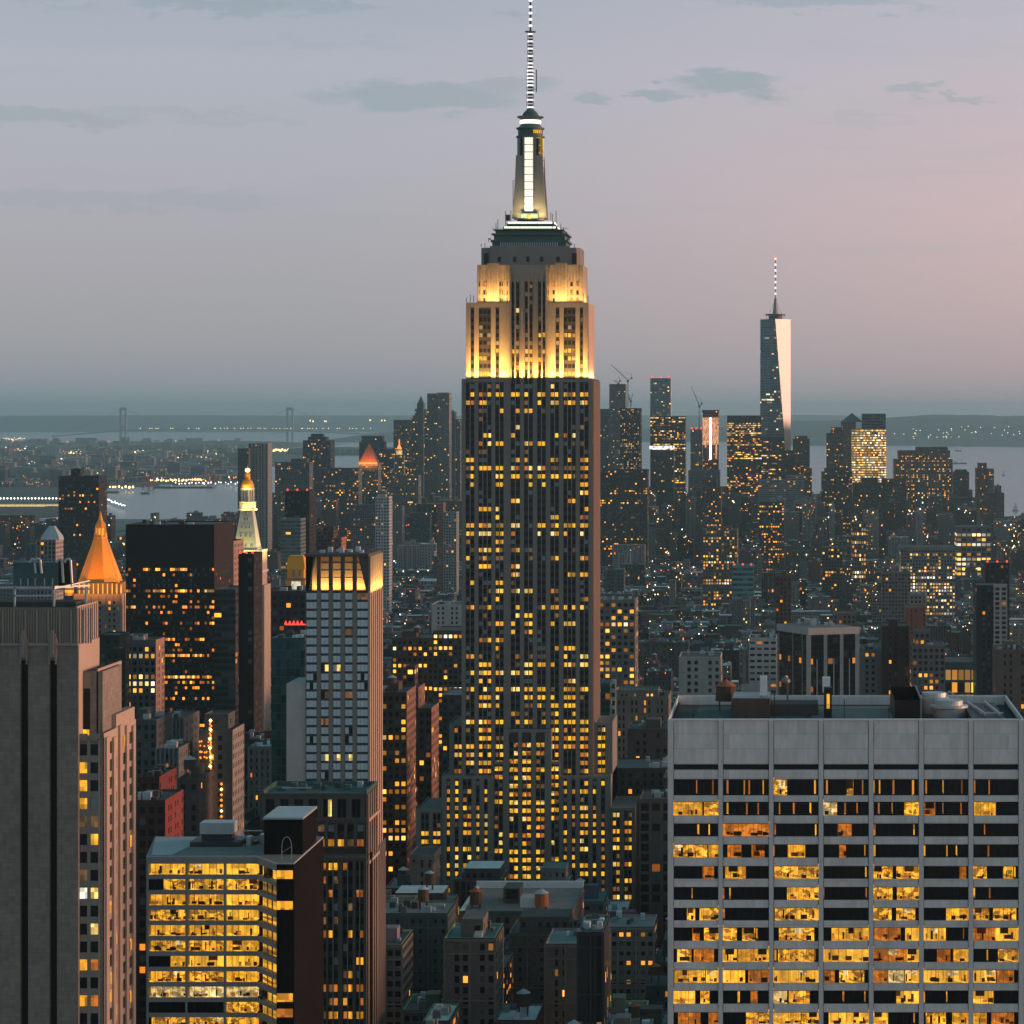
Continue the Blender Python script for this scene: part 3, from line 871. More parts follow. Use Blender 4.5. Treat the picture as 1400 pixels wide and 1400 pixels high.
    flood(699, 744, 516.8, Y0 + .8, 7000, .12, spread=50)  # added centre lamps, imitating spill from the flanking floodlights
    flood(699, 744, 516.8, Y0 + .8, 3200, .2)
    for a, b in ((653, 694), (749, 797)):
        flood(a, b, 412.6, Y0 + 4.4, 3800, .25, col=(1, .52, .13))
        flood(a, b, 412.6, Y0 + 4.2, 1700, .14, spread=60)
    flood(797, 802, 412, Y0 + 18, 3000, .25, side=True, ly=22)
    flood(702, 742, 296.5, cyy - 9.5, 4200, .25, col=(1, .72, .30))
    flood(702, 742, 296.5, cyy + 9.5, 1500, -.25, col=(1, .78, .42))
    flood(749, 751, 296.5, cyy, 900, .4, side=True, ly=12, col=(1, .78, .42))
    occupy(x(571), x(869), 1275, 1345, 518)
    return root


skyscraper()


# ================================================================== WHITE SLAB OFFICE BLOCK, right
def room(mb, rng, xa, xb, y, z0, z1, mat, depth=3.0):
    """a lit office behind the window: back wall, ceiling strip and furniture"""
    mb.face([(xa, y + depth, z0), (xb, y + depth, z0), (xb, y + depth, z1), (xa, y + depth, z1)], mat)
    mb.face([(xa, y, z0), (xa, y + depth, z0), (xa, y + depth, z1), (xa, y, z1)][::-1], mat)
    mb.face([(xb, y, z0), (xb, y, z1), (xb, y + depth, z1), (xb, y + depth, z0)], mat)
    mb.face([(xa, y, z0 + .02), (xb, y, z0 + .02), (xb, y + depth, z0 + .02), (xa, y + depth, z0 + .02)], mat)
    mb.box(xa, xb, y + depth - .35, y + depth - .05, z1 - .42, z1 - .12, 'win_pale' if mat != 'room_amber' else 'win_gold', faces='fd')
    n = int((xb - xa) * .8)
    for _ in range(n):
        a = rng.uniform(xa, xb - .5)
        b = min(xb, a + rng.uniform(.3, 1.6))
        yy = y + rng.uniform(.5, depth - .6)
        hh = rng.uniform(.35, 1.0) if rng.random() < .8 else rng.uniform(1., 2.)
        b = a + (b - a) * (.35 if hh > 1 else 1)
        mb.box(a, b, yy, yy + .5, z0, z0 + hh, rng.choice(('bronze', 'bronze', 'wood', 'room_amber')), faces='flrt')
    if rng.random() < .4:
        a = rng.uniform(xa, max(xa, xb - 2))
        mb.box(a, min(xb, a + rng.uniform(1, 2.4)), y + depth - .1, y + depth - .04, z0 + 1.1, z1 - .5, rng.choice(('bronze', 'wood', 'room_white')), faces='f')


def white_slab():
    D = 640.
    s = D / F
    x = lambda p: X(p, D)
    zz = lambda p: Z(p, D)
    rng = random.Random(21)
    dep = 55.
    root = thing('office_building', 'pale stone slab office block with seven wide bays of ribbon windows', 'office building', (x(1157), D + dep / 2, 0))
    cols = [(912.9, 920.7), (982.1, 988.2), (1051.4, 1057.5), (1119.3, 1125.7), (1187.9, 1194.3), (1256.4, 1262.9), (1324.3, 1330.7), (1392.9, 1400)]
    wl = MB()
    ztop = zz(985)
    wl.box(x(cols[0][0]) + .5, x(1400) - .5, D + 4.2, D + dep, 0, ztop - 1.2, 'bronze', top='roof_tar', faces='flrb')
    for a, b in cols:
        wl.box(x(a), x(b), D, D + 4.2, 0, ztop, 'travertine_rib', faces='flrt')
    wl.box(x(912.9), x(913.5), D + 4.2, D + dep, 0, ztop, 'travertine', faces='flrbt')
    wl.box(x(1399.3), x(1400), D + 4.2, D + dep, 0, ztop, 'travertine', faces='flrbt')
    wl.box(x(912.9), x(1400), D + dep - .6, D + dep, 0, ztop, 'travertine', faces='flrbt')
    tops = [1065.4, 1096.4, 1126, 1154.6, 1184.3, 1212.9, 1241.4, 1268.3, 1297.5, 1326.4, 1354.6, 1384.3]
    bots = [1087.9, 1115.4, 1144, 1173, 1202, 1231, 1259, 1287, 1316, 1344.5, 1373, 1402]
    while tops[-1] < 1900:
        tops.append(tops[-1] + 29); bots.append(bots[-1] + 29)
    lit = {}
    # segments (fraction from, to, room) for each bay of each storey, read storey by storey
    Yr, Br, Am, Bz, Wh = 'room_yellow', 'room_bright', 'room_amber', 'room_busy', 'room_white'
    L = [
        [[(.5, .53, Am), (.86, .9, Am)], [(.08, .13, Am), (.45, .5, Am), (.55, .68, Bz), (.86, .9, Am)], [(0, .3, Bz), (.9, .93, Am)], [(.06, .12, Am), (.5, .66, Bz), (.85, .9, Am)], [(0, .05, Am), (.12, .18, Am), (.42, .47, Am), (.85, .9, Am)], [(.04, .09, Am), (.42, .47, Am), (.83, .89, Am)], [(.02, .06, Am), (.34, .42, Am)]],
        [[(0, .64, Yr), (.68, 1, Bz)], [(.08, .12, Am), (.5, .55, Am), (.75, .86, Am)], [(.12, .18, Am), (.43, .48, Am), (.8, .92, Am)], [(0, .3, Wh), (.46, .52, Am), (.73, .85, Am)], [(.1, .2, Am), (.4, .46, Am), (.68, 1, Bz)], [(.02, .26, Am), (.42, .48, Am), (.82, .86, Am)], [(.02, .5, Yr)]],
        [[(.53, .6, Am), (.78, .88, Am)], [(0, 1, Am)], [(.02, .05, Am), (.92, 1, Am)], [(.32, .62, Am)], [(0, .05, Am), (.88, 1, Am)], [], [(.24, .3, Am)]],
        [[(0, .75, Bz), (.78, 1, Yr)], [(.1, .4, Am), (.62, .9, Am)], [(.32, .7, Yr), (0, .1, Bz)], [(.35, .5, Am), (.9, 1, Am)], [(0, .06, Am)], [(0, .05, Am), (.5, .62, Am), (.72, .78, Am)], [(.32, .4, Am)]],
        [[(.65, .9, Am)], [(.05, .5, Yr)], [(.02, 1, Bz)], [(.92, 1, Am)], [(0, .42, Bz), (.5, 1, Bz)], [(.8, .95, Am)], [(0, .3, Bz), (.66, .88, Bz), (.9, 1, Yr)]],
        [[(.4, .5, Am)], [(0, .08, Am), (.14, .25, Am)], [(.3, .64, Yr), (.64, 1, Bz)], [(0, .04, Am), (.93, 1, Am)], [(0, .42, Bz), (.52, 1, Bz)], [], [(0, .12, Am), (.35, .42, Am)]],
        [[(.3, .48, Bz), (.58, 1, Bz)], [(0, .06, Am)], [(.03, 1, Bz)], [], [(0, .4, Bz), (.5, .92, Bz)], [(.5, 1, Yr)], [(0, .35, Bz), (.44, .95, Bz)]],
        [[(.42, .58, Am), (.68, 1, Bz)], [(0, .3, Bz), (.42, .7, Bz), (.72, .84, Yr)], [(.12, .9, Bz)], [(.18, 1, Yr)], [(.02, .6, Am), (.7, 1, Br)], [(0, .5, Br), (.88, 1, Yr)], [(.5, 1, Br), (0, .5, Am)]],
        [[(.08, .4, Bz), (.45, .9, Am)], [(0, .3, Br), (.32, 1, Yr)], [(.02, .08, Am), (.1, .9, Bz), (.9, 1, Am)], [(0, 1, Br)], [(0, .75, Am), (.75, 1, Br)], [(.3, .6, Am), (.66, 1, Yr)], [(.3, .42, Am), (.55, 1, Bz)]],
        [[(.02, .7, Yr), (.72, 1, Br)], [(0, .48, Br), (.55, 1, Am)], [(0, 1, Br)], [(.02, .25, Am), (.35, .9, Bz)], [(0, .3, Am), (.32, .68, Wh), (.7, 1, Br)], [(0, 1, Br)], [(0, .5, Br), (.52, .9, Am)]],
        [[(0, .48, Br), (.6, .8, Bz)], [(.32, .42, Yr), (.6, .75, Am)], [(0, .3, Wh), (.34, .8, Bz)], [(.42, .52, Am), (.9, 1, Am)], [(.5, 1, Br)], [(0, .12, Am), (.5, .6, Am)], [(0, .45, Br)]],
        [[(.1, .6, Am), (.78, 1, Am)], [(.5, 1, Bz)], [(0, .6, Yr), (.62, 1, Bz)], [(.12, 1, Br)], [(0, .32, Br), (.88, 1, Am)], [(.05, .5, Bz), (.64, 1, Yr)], [(0, .3, Yr), (.4, .9, Am)]],
    ]
    for k, (t0, b0) in enumerate(zip(tops, bots)):
        for j in range(7):
            xa, xb = x(cols[j][1]), x(cols[j + 1][0])
            nt = tops[k + 1] if k + 1 < len(tops) else b0 + 12
            wl.box(xa + .12, xb - .12, D + .35, D + 4.2, zz(nt), zz(b0), 'travertine', faces='flrtd')
            if k > 16:
                continue
            wb = MB()
            zb, zt_ = zz(b0), zz(t0)
            segs = L[k][j] if k < len(L) else [(rng.uniform(0, .4), rng.uniform(.5, 1), rng.choice((Yr, Br, Bz)))]
            segs = sorted(segs)
            cur = 0.
            wd = xb - xa
            for a, b, mt in segs:
                a = max(a, cur)
                if b <= a: continue
                if a > cur:
                    wb.face([(xa + cur * wd, D + .8, zb), (xa + a * wd, D + .8, zb), (xa + a * wd, D + .8, zt_), (xa + cur * wd, D + .8, zt_)], 'black_glass')
                if b - a < .14:
                    wb.face([(xa + a * wd, D + .82, zb), (xa + b * wd, D + .82, zb), (xa + b * wd, D + .82, zt_), (xa + a * wd, D + .82, zt_)], 'black_glass')
                    cur = b
                    b = a + rng.uniform(.022, .045)
                    wb.face([(xa + a * wd, D + .8, zb + rng.uniform(0, .9)), (xa + b * wd, D + .8, zb + .3), (xa + b * wd, D + .8, zt_ - .3), (xa + a * wd, D + .8, zt_ - .3)], 'win_gold' if rng.random() < .5 else 'win_amber')
                    continue
                else:
                    room(wb, rng, xa + a * wd, xa + b * wd, D + .8, zb, zt_, mt)
                cur = b
            if cur < .999:
                wb.face([(xa + cur * wd, D + .8, zb), (xb, D + .8, zb), (xb, D + .8, zt_), (xa + cur * wd, D + .8, zt_)], 'black_glass')
            for q in range(1, 6):
                xx = xa + q * wd / 6
                wb.box(xx - .035, xx + .035, D + .66, D + .78, zb, zt_, 'bronze', faces='flr')
            wb.box(xa, xb, D + .6, D + .85, zt_ - .16, zt_, 'bronze', faces='fd')
            wb.build('window', root)
    for j in range(7):                                               # blank top storey and the dark louvre slot below it
        xa, xb = x(cols[j][1]), x(cols[j + 1][0])
        wl.box(xa + .12, xb - .12, D + .3, D + 4.2, zz(1045), ztop - .02, 'travertine', faces='flrtd')
        wl.box(xa, xb, D + 1.6, D + 4.2, zz(1053), zz(1045), 'bronze', faces='f')
        wl.box(xa + .12, xb - .12, D + .35, D + 4.2, zz(tops[0]), zz(1053), 'travertine', faces='flrtd')
    wl.build('wall', root)
    rf = MB()
    zr = ztop - 2.0
    rf.face([(x(913), D + .6, zr), (x(1400), D + .6, zr), (x(1400), D + dep, zr), (x(913), D + dep, zr)], 'roof_tar')
    rf.face([(x(945), D + 20, zr + .02), (x(1100), D + 20, zr + .02), (x(1100), D + 50, zr + .02), (x(945), D + 50, zr + .02)], 'roof_green')
    rf.face([(x(1110), D + 12, zr + .02), (x(1225), D + 12, zr + .02), (x(1225), D + 51, zr + .02), (x(1110), D + 51, zr + .02)], 'roof_gravel')
    rf.build('roof', root)
    pr = MB()
    pr.box(x(912.9), x(1400), D, D + .3, ztop, ztop + .25, 'white_paint'); pr.box(x(912.9), x(914.4), D + .3, D + dep, ztop, ztop + .25, 'white_paint'); pr.box(x(1398), x(1400), D + .3, D + dep, ztop, ztop + .25, 'white_paint')
    pr.box(x(912.9), x(1400), D + dep - .4, D + dep, ztop, ztop + .25, 'white_paint')
    pr.build('parapet_coping', root)
    b = MB(); b.box(x(998), x(1051), D + 24, D + 40, zr, zr + 4.6, 'brown_brick', top='roof_silver'); b.box(x(1051), x(1120), D + 30, D + 40, zr, zr + 2.6, 'dark_stone', top='roof_tar')
    b.box(x(1008), x(1048), D + 39.6, D + 40, zr + 4.6, zr + 6.4, 'grey_concrete'); b.build('bulkhead', root)
    b = MB(); b.box(x(1037), x(1047), D + 25, D + 27, zr + 5.2, zr + 9.6, 'white_paint'); b.box(x(1038), x(1039), D + 26, D + 26.6, zr + 4.6, zr + 5.2, 'steel_dark'); b.build('vent_box', root)
    b = MB(); b.box(x(1128), x(1139), D + 24, D + 27, zr, zr + 7, 'bronze'); b.box(x(1131.5), x(1136), D + 23.7, D + 24, zr + 2.2, zr + 5.6, 'win_yellow', faces='flrtd'); b.build('stair_hut', root)
    b = MB(); b.box(x(1126), x(1137), D + 28, D + 31, zr + 5.5, zr + 9, 'white_paint'); b.box(x(1130), x(1133), D + 29, D + 30, zr, zr + 5.6, 'steel_dark'); b.build('vent_box', root)
    b = MB(); b.box(x(1226), x(1262), D + 14, D + 46, zr, zr + 5.2, 'bronze', faces='flrb'); b.box(x(1262), x(1264), D + 14, D + 46, zr, zr + 5.6, 'grey_concrete'); b.build('plant_screen', root)
    b = MB()
    cx, cyy = x(1306), D + 27
    b.lathe(cx, cyy, [(3.7, zr), (3.8, zr + 2.0), (4.5, zr + 2.2), (4.5, zr + 2.7), (3.3, zr + 2.8), (3.3, zr + 3.8), (2.9, zr + 3.95), (2.7, zr + 4.0)], 'zinc', n=28)
    b.lathe(cx - 3, cyy + 9, [(3.4, zr), (3.5, zr + 3.6), (3.0, zr + 3.8), (2.9, zr + 4.8)], 'zinc', n=24)
    b.bar((cx, cyy, zr + 6), (cx + 2.5, cyy, zr + 4), .18, 'zinc'); b.bar((cx, cyy, zr + 6), (cx - 1.0, cyy, zr + 4), .14, 'zinc')
    b.build('cooling_tower', root)
    b = MB()
    for a0, a1 in ((1336, 1352), (1362, 1372)):
        b.bar((x(a0), D + 40, zr + 2.2), (x(a1), D + 12, zr + 2.2), .28, 'zinc')
    b.bar((x(1345), D + 14, zr + 2.2), (x(1378), D + 14, zr + 2.2), .25, 'zinc')
    b.box(x(1332), x(1378), D + 8, D + 44, zr, zr + 1.5, 'bronze')
    b.build_each('pipework', root)
    b = MB()
    for px_, hh in ((944, 2.4), (1018, 3.), (1058, 6.5), (1156, 5), (1219, 3)):
        b.box(x(px_) - .1, x(px_) + .1, D + 18, D + 18.2, zr, zr + hh, 'steel_dark')
    b.box(x(1074.5), x(1077), D + 48, D + 49, zr, zr + 6.6, 'aluminium')
    b.build_each('roof_pole', root)
    tank(root, x(986), D + 42, zr + 2.2, 2.5, 3.6, 'wood', 'terracotta')
    b = MB(); b.lathe(x(1073), D + 47, [(.2, zr + 5.6), (1.1, zr + 6.2), (1.1, zr + 6.8), (.2, zr + 7.6)], 'aluminium', n=12); b.build('dish', root)
    occupy(x(905), x(1410), D - 30, D + dep + 10, 955)


def tank(parent, cx, cy, z, r, h, mat='wood', cap='zinc', legs=True):
    """roof water tank: staved drum on a steel frame under a conical lid"""
    b = MB()
    b.lathe(cx, cy, [(r, z), (r * .96, z + h)], mat, n=12)
    if legs:
        for sx_ in (-1, 1):
            for sy_ in (-1, 1):
                b.box(cx + sx_ * r * .6 - .15, cx + sx_ * r * .6 + .15, cy + sy_ * r * .6 - .15, cy + sy_ * r * .6 + .15, z - 3, z, 'steel_dark', faces='flrb')
    o = b.build('water_tank', parent)
    c = MB()
    loc = parent.matrix_basis.translation
    c.lathe(cx - loc[0], cy - loc[1], [(r * 1.08, z + h - loc[2]), (.05, z + h * 1.0 + r * .62 - loc[2])], cap, n=12, cap=False)
    q = c.build('tank_lid', o, loc=(0, 0, 0))
    return o


white_slab()


# ================================================================== TAN BRICK TOWER, far left
def tan_tower():
    D = 600.
    x = lambda p, d=D: X(p, d)
    zz = lambda p, d=D: Z(p, d)
    rng = random.Random(8)
    root = thing('stone_tower', 'tan brick tower with fluted crown and two long dark vertical slots', 'tower', (x(60), D + 12, 0))
    wl, wn = MB(), Wins()
    xl = x(-60)
    # main mass in strips, slots between
    strips = [(-60, -13), (-2, 27.5), (38.5, 67.4), (78, 107)]
    for a, b in strips:
        wl.box(x(a), x(b), D, D + 18, 0, zz(880), 'tan_brick', faces='flrt')
    wl.box(xl, x(107), D + 1.6, D + 18, 0, zz(880), 'bronze', faces='f')
    wl.box(x(107) - .3, x(107) + .06, D + .3, D + 18, 0, zz(881), 'afterglow_stone', faces='fr')
    for a, b in ((-13, -2), (27.5, 38.5), (67.4, 78)):
        wl.box(x(a), x(b), D, D + 1.6, zz(903), zz(880), 'tan_brick', faces='fd')
        c = (a + b) / 2                                              # carved stone finials over the slots
        wl.box(x(c - 6), x(c + 6), D - .5, D + .2, zz(900), zz(874), 'tan_stone')
        wl.box(x(c - 4), x(c + 4), D - .8, D - .4, zz(898), zz(866), 'tan_stone')
        wl.box(x(c - 2), x(c + 2), D - 1.0, D - .7, zz(894), zz(861), 'tan_stone')
        wl.box(x(c - 5.4), x(c - 3.4), D - .7, D - .4, zz(908), zz(870), 'tan_stone'); wl.box(x(c + 3.4), x(c + 5.4), D - .7, D - .4, zz(908), zz(870), 'tan_stone')
    wl.box(xl, x(107.2), D - .45, D + .5, zz(883), zz(879), 'limestone_pale')
    # fluted crown
    wl.box(xl, x(105), D + .8, D + 17.6, zz(881), zz(832), 'tan_stone', top='roof_tar')
    for k in range(-4, 8):
        c = 3 + k * 15.6
        wl.box(x(c) - .2, x(c) + .2, D + .35, D + .8, zz(880), zz(834), 'limestone_pale')
        for q in (4, 7.5, 11):
            wl.box(x(c + q) - .13, x(c + q) + .13, D + .55, D + .8, zz(880), zz(832), 'tan_stone')
    for k in range(9):
        yy = D + 1.5 + k * 1.85
        wl.box(x(105) - .1, x(105) + .3, yy, yy + .8, zz(881), zz(831), 'afterglow_stone')
    for zpy in (846, 856, 832):
        wl.box(xl, x(105), D + .5, D + .7, zz(zpy), zz(zpy - .8), 'tan_stone', faces='ftd')
    wl.box(x(103), x(105.6), D + .2, D + 17.6, zz(832), zz(829), 'afterglow_stone')
    # second mass
    wl.box(x(107), x(134), D + 4, D + 21, 0, zz(918, D + 4), 'tan_brick', top='roof_tar')
    d2 = D + 4
    wl.box(X(134, d2) - .3, X(134, d2) + .02, d2, d2 + 21, 0, zz(918, d2) + .5, 'afterglow_stone')
    wl.box(X(112, d2), X(123, d2), d2 - .12, d2 + .1, zz(997, d2), zz(941, d2), 'bronze', faces='flrt')
    wl.box(X(112, d2), X(124, d2), d2 - .3, d2, zz(941, d2), zz(920, d2), 'tan_stone')
    wn.add((X(113, d2), d2 - .2), (X(122, d2), d2 - .2), zz(1005, d2), zz(997.5, d2), 'win_yellow')
    for yy in (4, 7, 12.5, 15.5):                                    # tall slots on the west side
        wl.box(X(134, d2), X(134, d2) + .12, d2 + yy, d2 + yy + 1.2, zz(1000, d2), zz(948, d2), 'bronze', faces='fr')
    # third mass with paired windows
    d3 = D + 5
    wl.box(X(107, D), X(148, d3), D + 1.2, D + 18, 0, zz(1006, d3), 'tan_brick', top='roof_gravel')
    wl.box(X(148, d3) - .2, X(148, d3) + .06, D + 1.2, D + 30, 0, zz(1000, d3), 'afterglow_stone', top='roof_gravel')
    wl.box(X(136, d3), X(148, d3) + .02, D + 12, D + 29, 0, zz(975, d3 + 10), 'afterglow_stone', top='roof_gravel')
    y3 = D + 1.2
    wl.box(X(109, y3), X(120, y3), y3 - .3, y3, zz(1012, y3), zz(1003, y3), 'tan_stone'); wl.box(X(124, y3), X(136, y3), y3 - .3, y3, zz(1012, y3), zz(1003, y3), 'tan_stone')
    litrow = {0: (0, 0), 1: ('win_gold', 0), 2: ('win_gold', 0), 3: ('win_gold', 'win_blind'), 4: ('win_dim', 'win_dim'), 5: (0, 'win_yellow'), 6: (0, 0), 7: ('win_dim', 0), 8: ('win_white', 'win_pale'), 9: (0, 0), 10: (0, 'win_pale'),
              11: (0, 0), 12: ('win_gold', 'win_amber'), 13: (0, 0), 14: ('win_gold', 'win_amber')}
    for k in range(20):
        t0 = 1017.5 + k * 24.5
        for q, (a, b) in enumerate(((109.3, 119.2), (124.3, 134.2))):
            mt = litrow.get(k, (0, 0))[q] or 'dark_glass'
            wn.add((X(a, y3), y3), (X(b, y3), y3), zz(t0 + 15, y3), zz(t0, y3), mt)
        wl.box(X(107.5, y3), X(136, y3), y3 - .22, y3 + .05, zz(t0 + 24.5, y3) + .0, zz(t0 + 15.4, y3), 'tan_stone', faces='ftd')
    for a in (107.5, 119.6, 134.6):
        wl.box(X(a, y3), X(a + (1.4 if a != 119.6 else 4.2), y3), y3 - .3, y3 + .05, zz(1400, y3) - 30, zz(1010, y3), 'tan_stone', faces='flr')
    # west flank: piers and tall window strips
    xr = X(148, d3) + .06
    for yy in (2.6, 9.0, 14.6, 20.6, 26.8):
        wl.box(xr, xr + .5, D + yy - 1.1, D + yy + 1.1, 0, zz(1004 if yy < 12 else 988, d3 + yy), 'afterglow_stone')
    for k in range(24):
        t0 = zz(1015, d3) - k * 3.78
        for yy in (4.6, 6.9, 11.6, 17.2, 19.0, 23.4, 25.2):
            mt = 'win_gold' if rng.random() < .13 else 'dark_glass'
            wn.add((xr, D + yy - .65), (xr, D + yy + .65), t0 - 2.5, t0, mt)
    wl.build('wall', root)
    wn.finish(root)
    # plant on top: drum tanks, pipes and a steel gantry
    zt = zz(832)
    g = MB()
    for a, b, y0, y1, z0, z1 in ((8, 64, 6, 6.5, 807, 804.5), (0, 100, 14, 14.4, 812, 810), (8, 10, 6, 6.5, 832, 804), (62, 64.5, 6, 6.5, 832, 804), (8, 64, 6, 6.4, 818, 816), (-30, 8, 6, 6.5, 807, 804.5), (96, 99, 12, 12.4, 830, 808)):
        g.box(x(a), x(b), D + y0, D + y1, zz(z0), zz(z1), 'zinc', faces='flrbtd')
    g.bar((x(64), D + 6, zz(805)), (x(100), D + 14, zz(806)), .25, 'zinc')
    g.bar((x(64), D + 6, zz(807)), (x(100), D + 14, zz(799)), .2, 'zinc')
    g.box(x(-30), x(92), D + 7, D + 15, zz(832), zz(826), 'roof_tar')
    g.build('roof_gantry', root)
    c = MB()
    c.box(x(2), x(64), D + 9, D + 14, zz(804), zz(772), 'copper_green')
    for a in (12, 22, 32, 45, 56):
        c.box(x(a), x(a) + .2, D + 8.8, D + 9.1, zz(804), zz(794), 'zinc', faces='flr')
    c.box(x(64), x(82), D + 9.5, D + 14, zz(806), zz(770), 'bronze')
    c.build('cooling_plant', root)
    for a0, a1 in ((26, 34), (32, 42), (63, 72), (74, 84)):
        p = MB()
        r = .28
        zz1 = zz(766.5)
        xs = [x(a0), x(a0) + .3, (x(a0) + x(a1)) / 2, x(a1) - .3, x(a1)]
        zs = [zz(772), zz1 - .3, zz1, zz1 - .3, zz(800 if a0 > 60 else 787)]
        for k in range(4):
            p.bar((xs[k], D + 8.6, zs[k]), (xs[k + 1], D + 8.6, zs[k + 1]), r, 'zinc', n=6)
        p.build('vent_pipe', root)
    occupy(xl, x(180), D - 30, D + 40, 770)


tan_tower()


# ================================================================== YELLOW-LIT OFFICE BLOCK, lower left
def lit_office():
    D = 700.
    rng = random.Random(4)
    zz = lambda p, d=D: Z(p, d)
    P = [(X(200, D), D), (X(351, D), D), (X(378, 689), 689.), (X(402, 689), 689.)]
    q = (X(433, 721.5), 721.5)
    back = [(X(433, 721.5), 732.), (X(212, 732), 732.)]
    root = thing('office_building', 'low office block with a flat gravel roof and glowing yellow ribbon floors', 'office building', (X(300, D), D + 12, 0))
    ztop = zz(1172)
    pitch = 21 * D / F
    zwin0 = zz(1181)
    hh = 15 * D / F
    wl = MB()
    out = [P[0], P[1], P[2], P[3], q, back[0], back[1]]
    inner = [(P[0][0] + .3, D + 3.2), (P[1][0] + .5, D + 3.2), (P[2][0] + .7, 689 + 3.2), (P[3][0] - .2, 689 + .3), (q[0] - .1, q[1] - .2), (back[0][0] - .2, back[0][1] - .2), (back[1][0] + .2, back[1][1] - .2)]
    wl.poly(inner, 0, ztop - 1, 'black_wall', top='roof_gravel')
    wl.poly([P[3], q, back[0], (back[0][0] - .4, back[0][1]), (q[0] - .4, q[1] + .4), (P[3][0] - .4, P[3][1] + .4)], 0, ztop, 'black_wall')
    def strip(a, b, z0, z1, mat, dep=3.1, o=0.):
        dx, dy = b[0] - a[0], b[1] - a[1]
        L_ = math.hypot(dx, dy); nx, ny = -dy / L_, dx / L_
        A, B = (a[0] + nx * o, a[1] + ny * o), (b[0] + nx * o, b[1] + ny * o)
        A2, B2 = (a[0] + nx * dep, a[1] + ny * dep), (b[0] + nx * dep, b[1] + ny * dep)
        wl.face([(*A, z0), (*B, z0), (*B, z1), (*A, z1)], mat)
        wl.face([(*A, z1), (*B, z1), (*B2, z1), (*A2, z1)], mat)
        wl.face([(*A2, z0), (*B2, z0), (*B, z0), (*A, z0)], mat)
    lerp = lambda a, b, t: (a[0] + (b[0] - a[0]) * t, a[1] + (b[1] - a[1]) * t)
    bay = [(lerp(P[0], P[1], .01), lerp(P[0], P[1], .352)), (lerp(P[0], P[1], .368), lerp(P[0], P[1], .70)), (lerp(P[0], P[1], .725), lerp(P[0], P[1], 1)), (P[1], P[2])]
    for a, b in ((P[0], P[1]), (P[1], P[2])):
        strip(a, b, zwin0, ztop, 'grey_concrete')
    for p0 in (P[0], lerp(P[0], P[1], .352), lerp(P[0], P[1], .70)):
        wl.box(p0[0], p0[0] + .5, p0[1] + .1, p0[1] + 3, 0, zwin0, 'grey_concrete', faces='flr')
    rooms = ('room_yellow', 'room_bright', 'room_busy')
    kinds = [[1, 1, 1, 1], [2, 2, 2, 2], [0, 0, 1, 0], [2, 2, 1, 2], [0, 0, 1, 2], [2, 2, 0, 2], [0, 1, 1, 0], [2, 2, 0, 2], [3, 3, 3, 0], [None, None, 2, 0], [2, 2, 2, 0], [0, 2, 1, 1], [1, 0, 2, 0]]
    half = {(1, 0): .42, (6, 0): .6, (3, 1): 0, (10, 0): .1}
    for k in range(30):
        z1 = zwin0 - k * pitch
        z0 = z1 - hh
        strip(P[0], P[1], z0 - (pitch - hh), z0, 'grey_concrete')
        strip(P[1], P[2], z0 - (pitch - hh), z0, 'grey_concrete')
        for j, (a, b) in enumerate(bay):
            if k > 13: continue
            kk = kinds[k][j] if k < len(kinds) else rng.choice((0, 1, 2, None))
            wb = MB()
            L_ = math.hypot(b[0] - a[0], b[1] - a[1])
            f0 = half.get((k, j), 0.)
            if kk is None:
                wb.box(a[0], b[0], a[1] + .5, a[1] + .6, z0, z1, 'black_glass', faces='f')
            elif j < 3:
                if f0 > 0:
                    wb.box(a[0], a[0] + f0 * L_, a[1] + .5, a[1] + .6, z0, z1, 'black_glass', faces='fr')
                mt = (rooms + ('room_white',))[kk]
                room(wb, rng, a[0] + f0 * L_, b[0], a[1] + .5, z0, z1, mt, 2.6)
            else:
                mt = (rooms + ('room_white',))[kk]
                for q_ in range(4):
                    A, B = lerp(a, b, q_ / 4 + .03), lerp(a, b, (q_ + 1) / 4 - .03)
                    if rng.random() < .88:
                        wb.wall((A[0] + 1.2, A[1] + 1.0), (B[0] + 1.2, B[1] + 1.0), z0, z1, mt)
                    else:
                        wb.wall((A[0] + .3, A[1] + .3), (B[0] + .3, B[1] + .3), z0, z1, 'black_glass')
            for q_ in range(1, 5):
                A = lerp(a, b, q_ / 5)
                wb.box(A[0] - .04, A[0] + .04, A[1] + .35, A[1] + .45, z0, z1, 'bronze', faces='flr')
            wb.build('window', root)
    wn = Wins()
    wl.box(P[2][0], P[3][0], 689., 692., 0, ztop - .6, 'black_wall', faces='f')
    for k in range(14):
        z1 = zz(1190, 689) - k * pitch * .985
        if k in (0, 2, 8, 9, 12):
            wn.add((P[2][0] + .1, 688.9), (P[3][0] - .3, 688.9), z1 - hh * .75, z1, 'win_gold' if k != 9 else 'win_amber')
    wl.build('wall', root)
    wn.finish(root)
    rf = MB()
    rf.poly([(p[0], p[1]) for p in out], ztop, ztop + .4, 'zinc', top='roof_gravel')
    rf.face([(P[0][0] + 1, D + 1, ztop + .42), (P[0][0] + 6, D + 1, ztop + .42), (back[1][0] + 14, back[1][1] - 1, ztop + .42), (back[1][0] + .4, back[1][1] - 1, ztop + .42)], 'roof_silver')
    rf.face([(P[0][0] + 6, D + 24, ztop + .425), (P[0][0] + 24, D + 24, ztop + .425), (P[0][0] + 24, D + 31, ztop + .425), (P[0][0] + 6, D + 31, ztop + .425)], 'roof_tar')
    rf.build('roof', root)
    b = MB()
    x0, x1 = X(361, 702), X(408, 702)
    b.box(x0, x1 + 1, 702, 722, ztop + .4, ztop + 9, 'black_wall', top='roof_silver', faces='flrb')
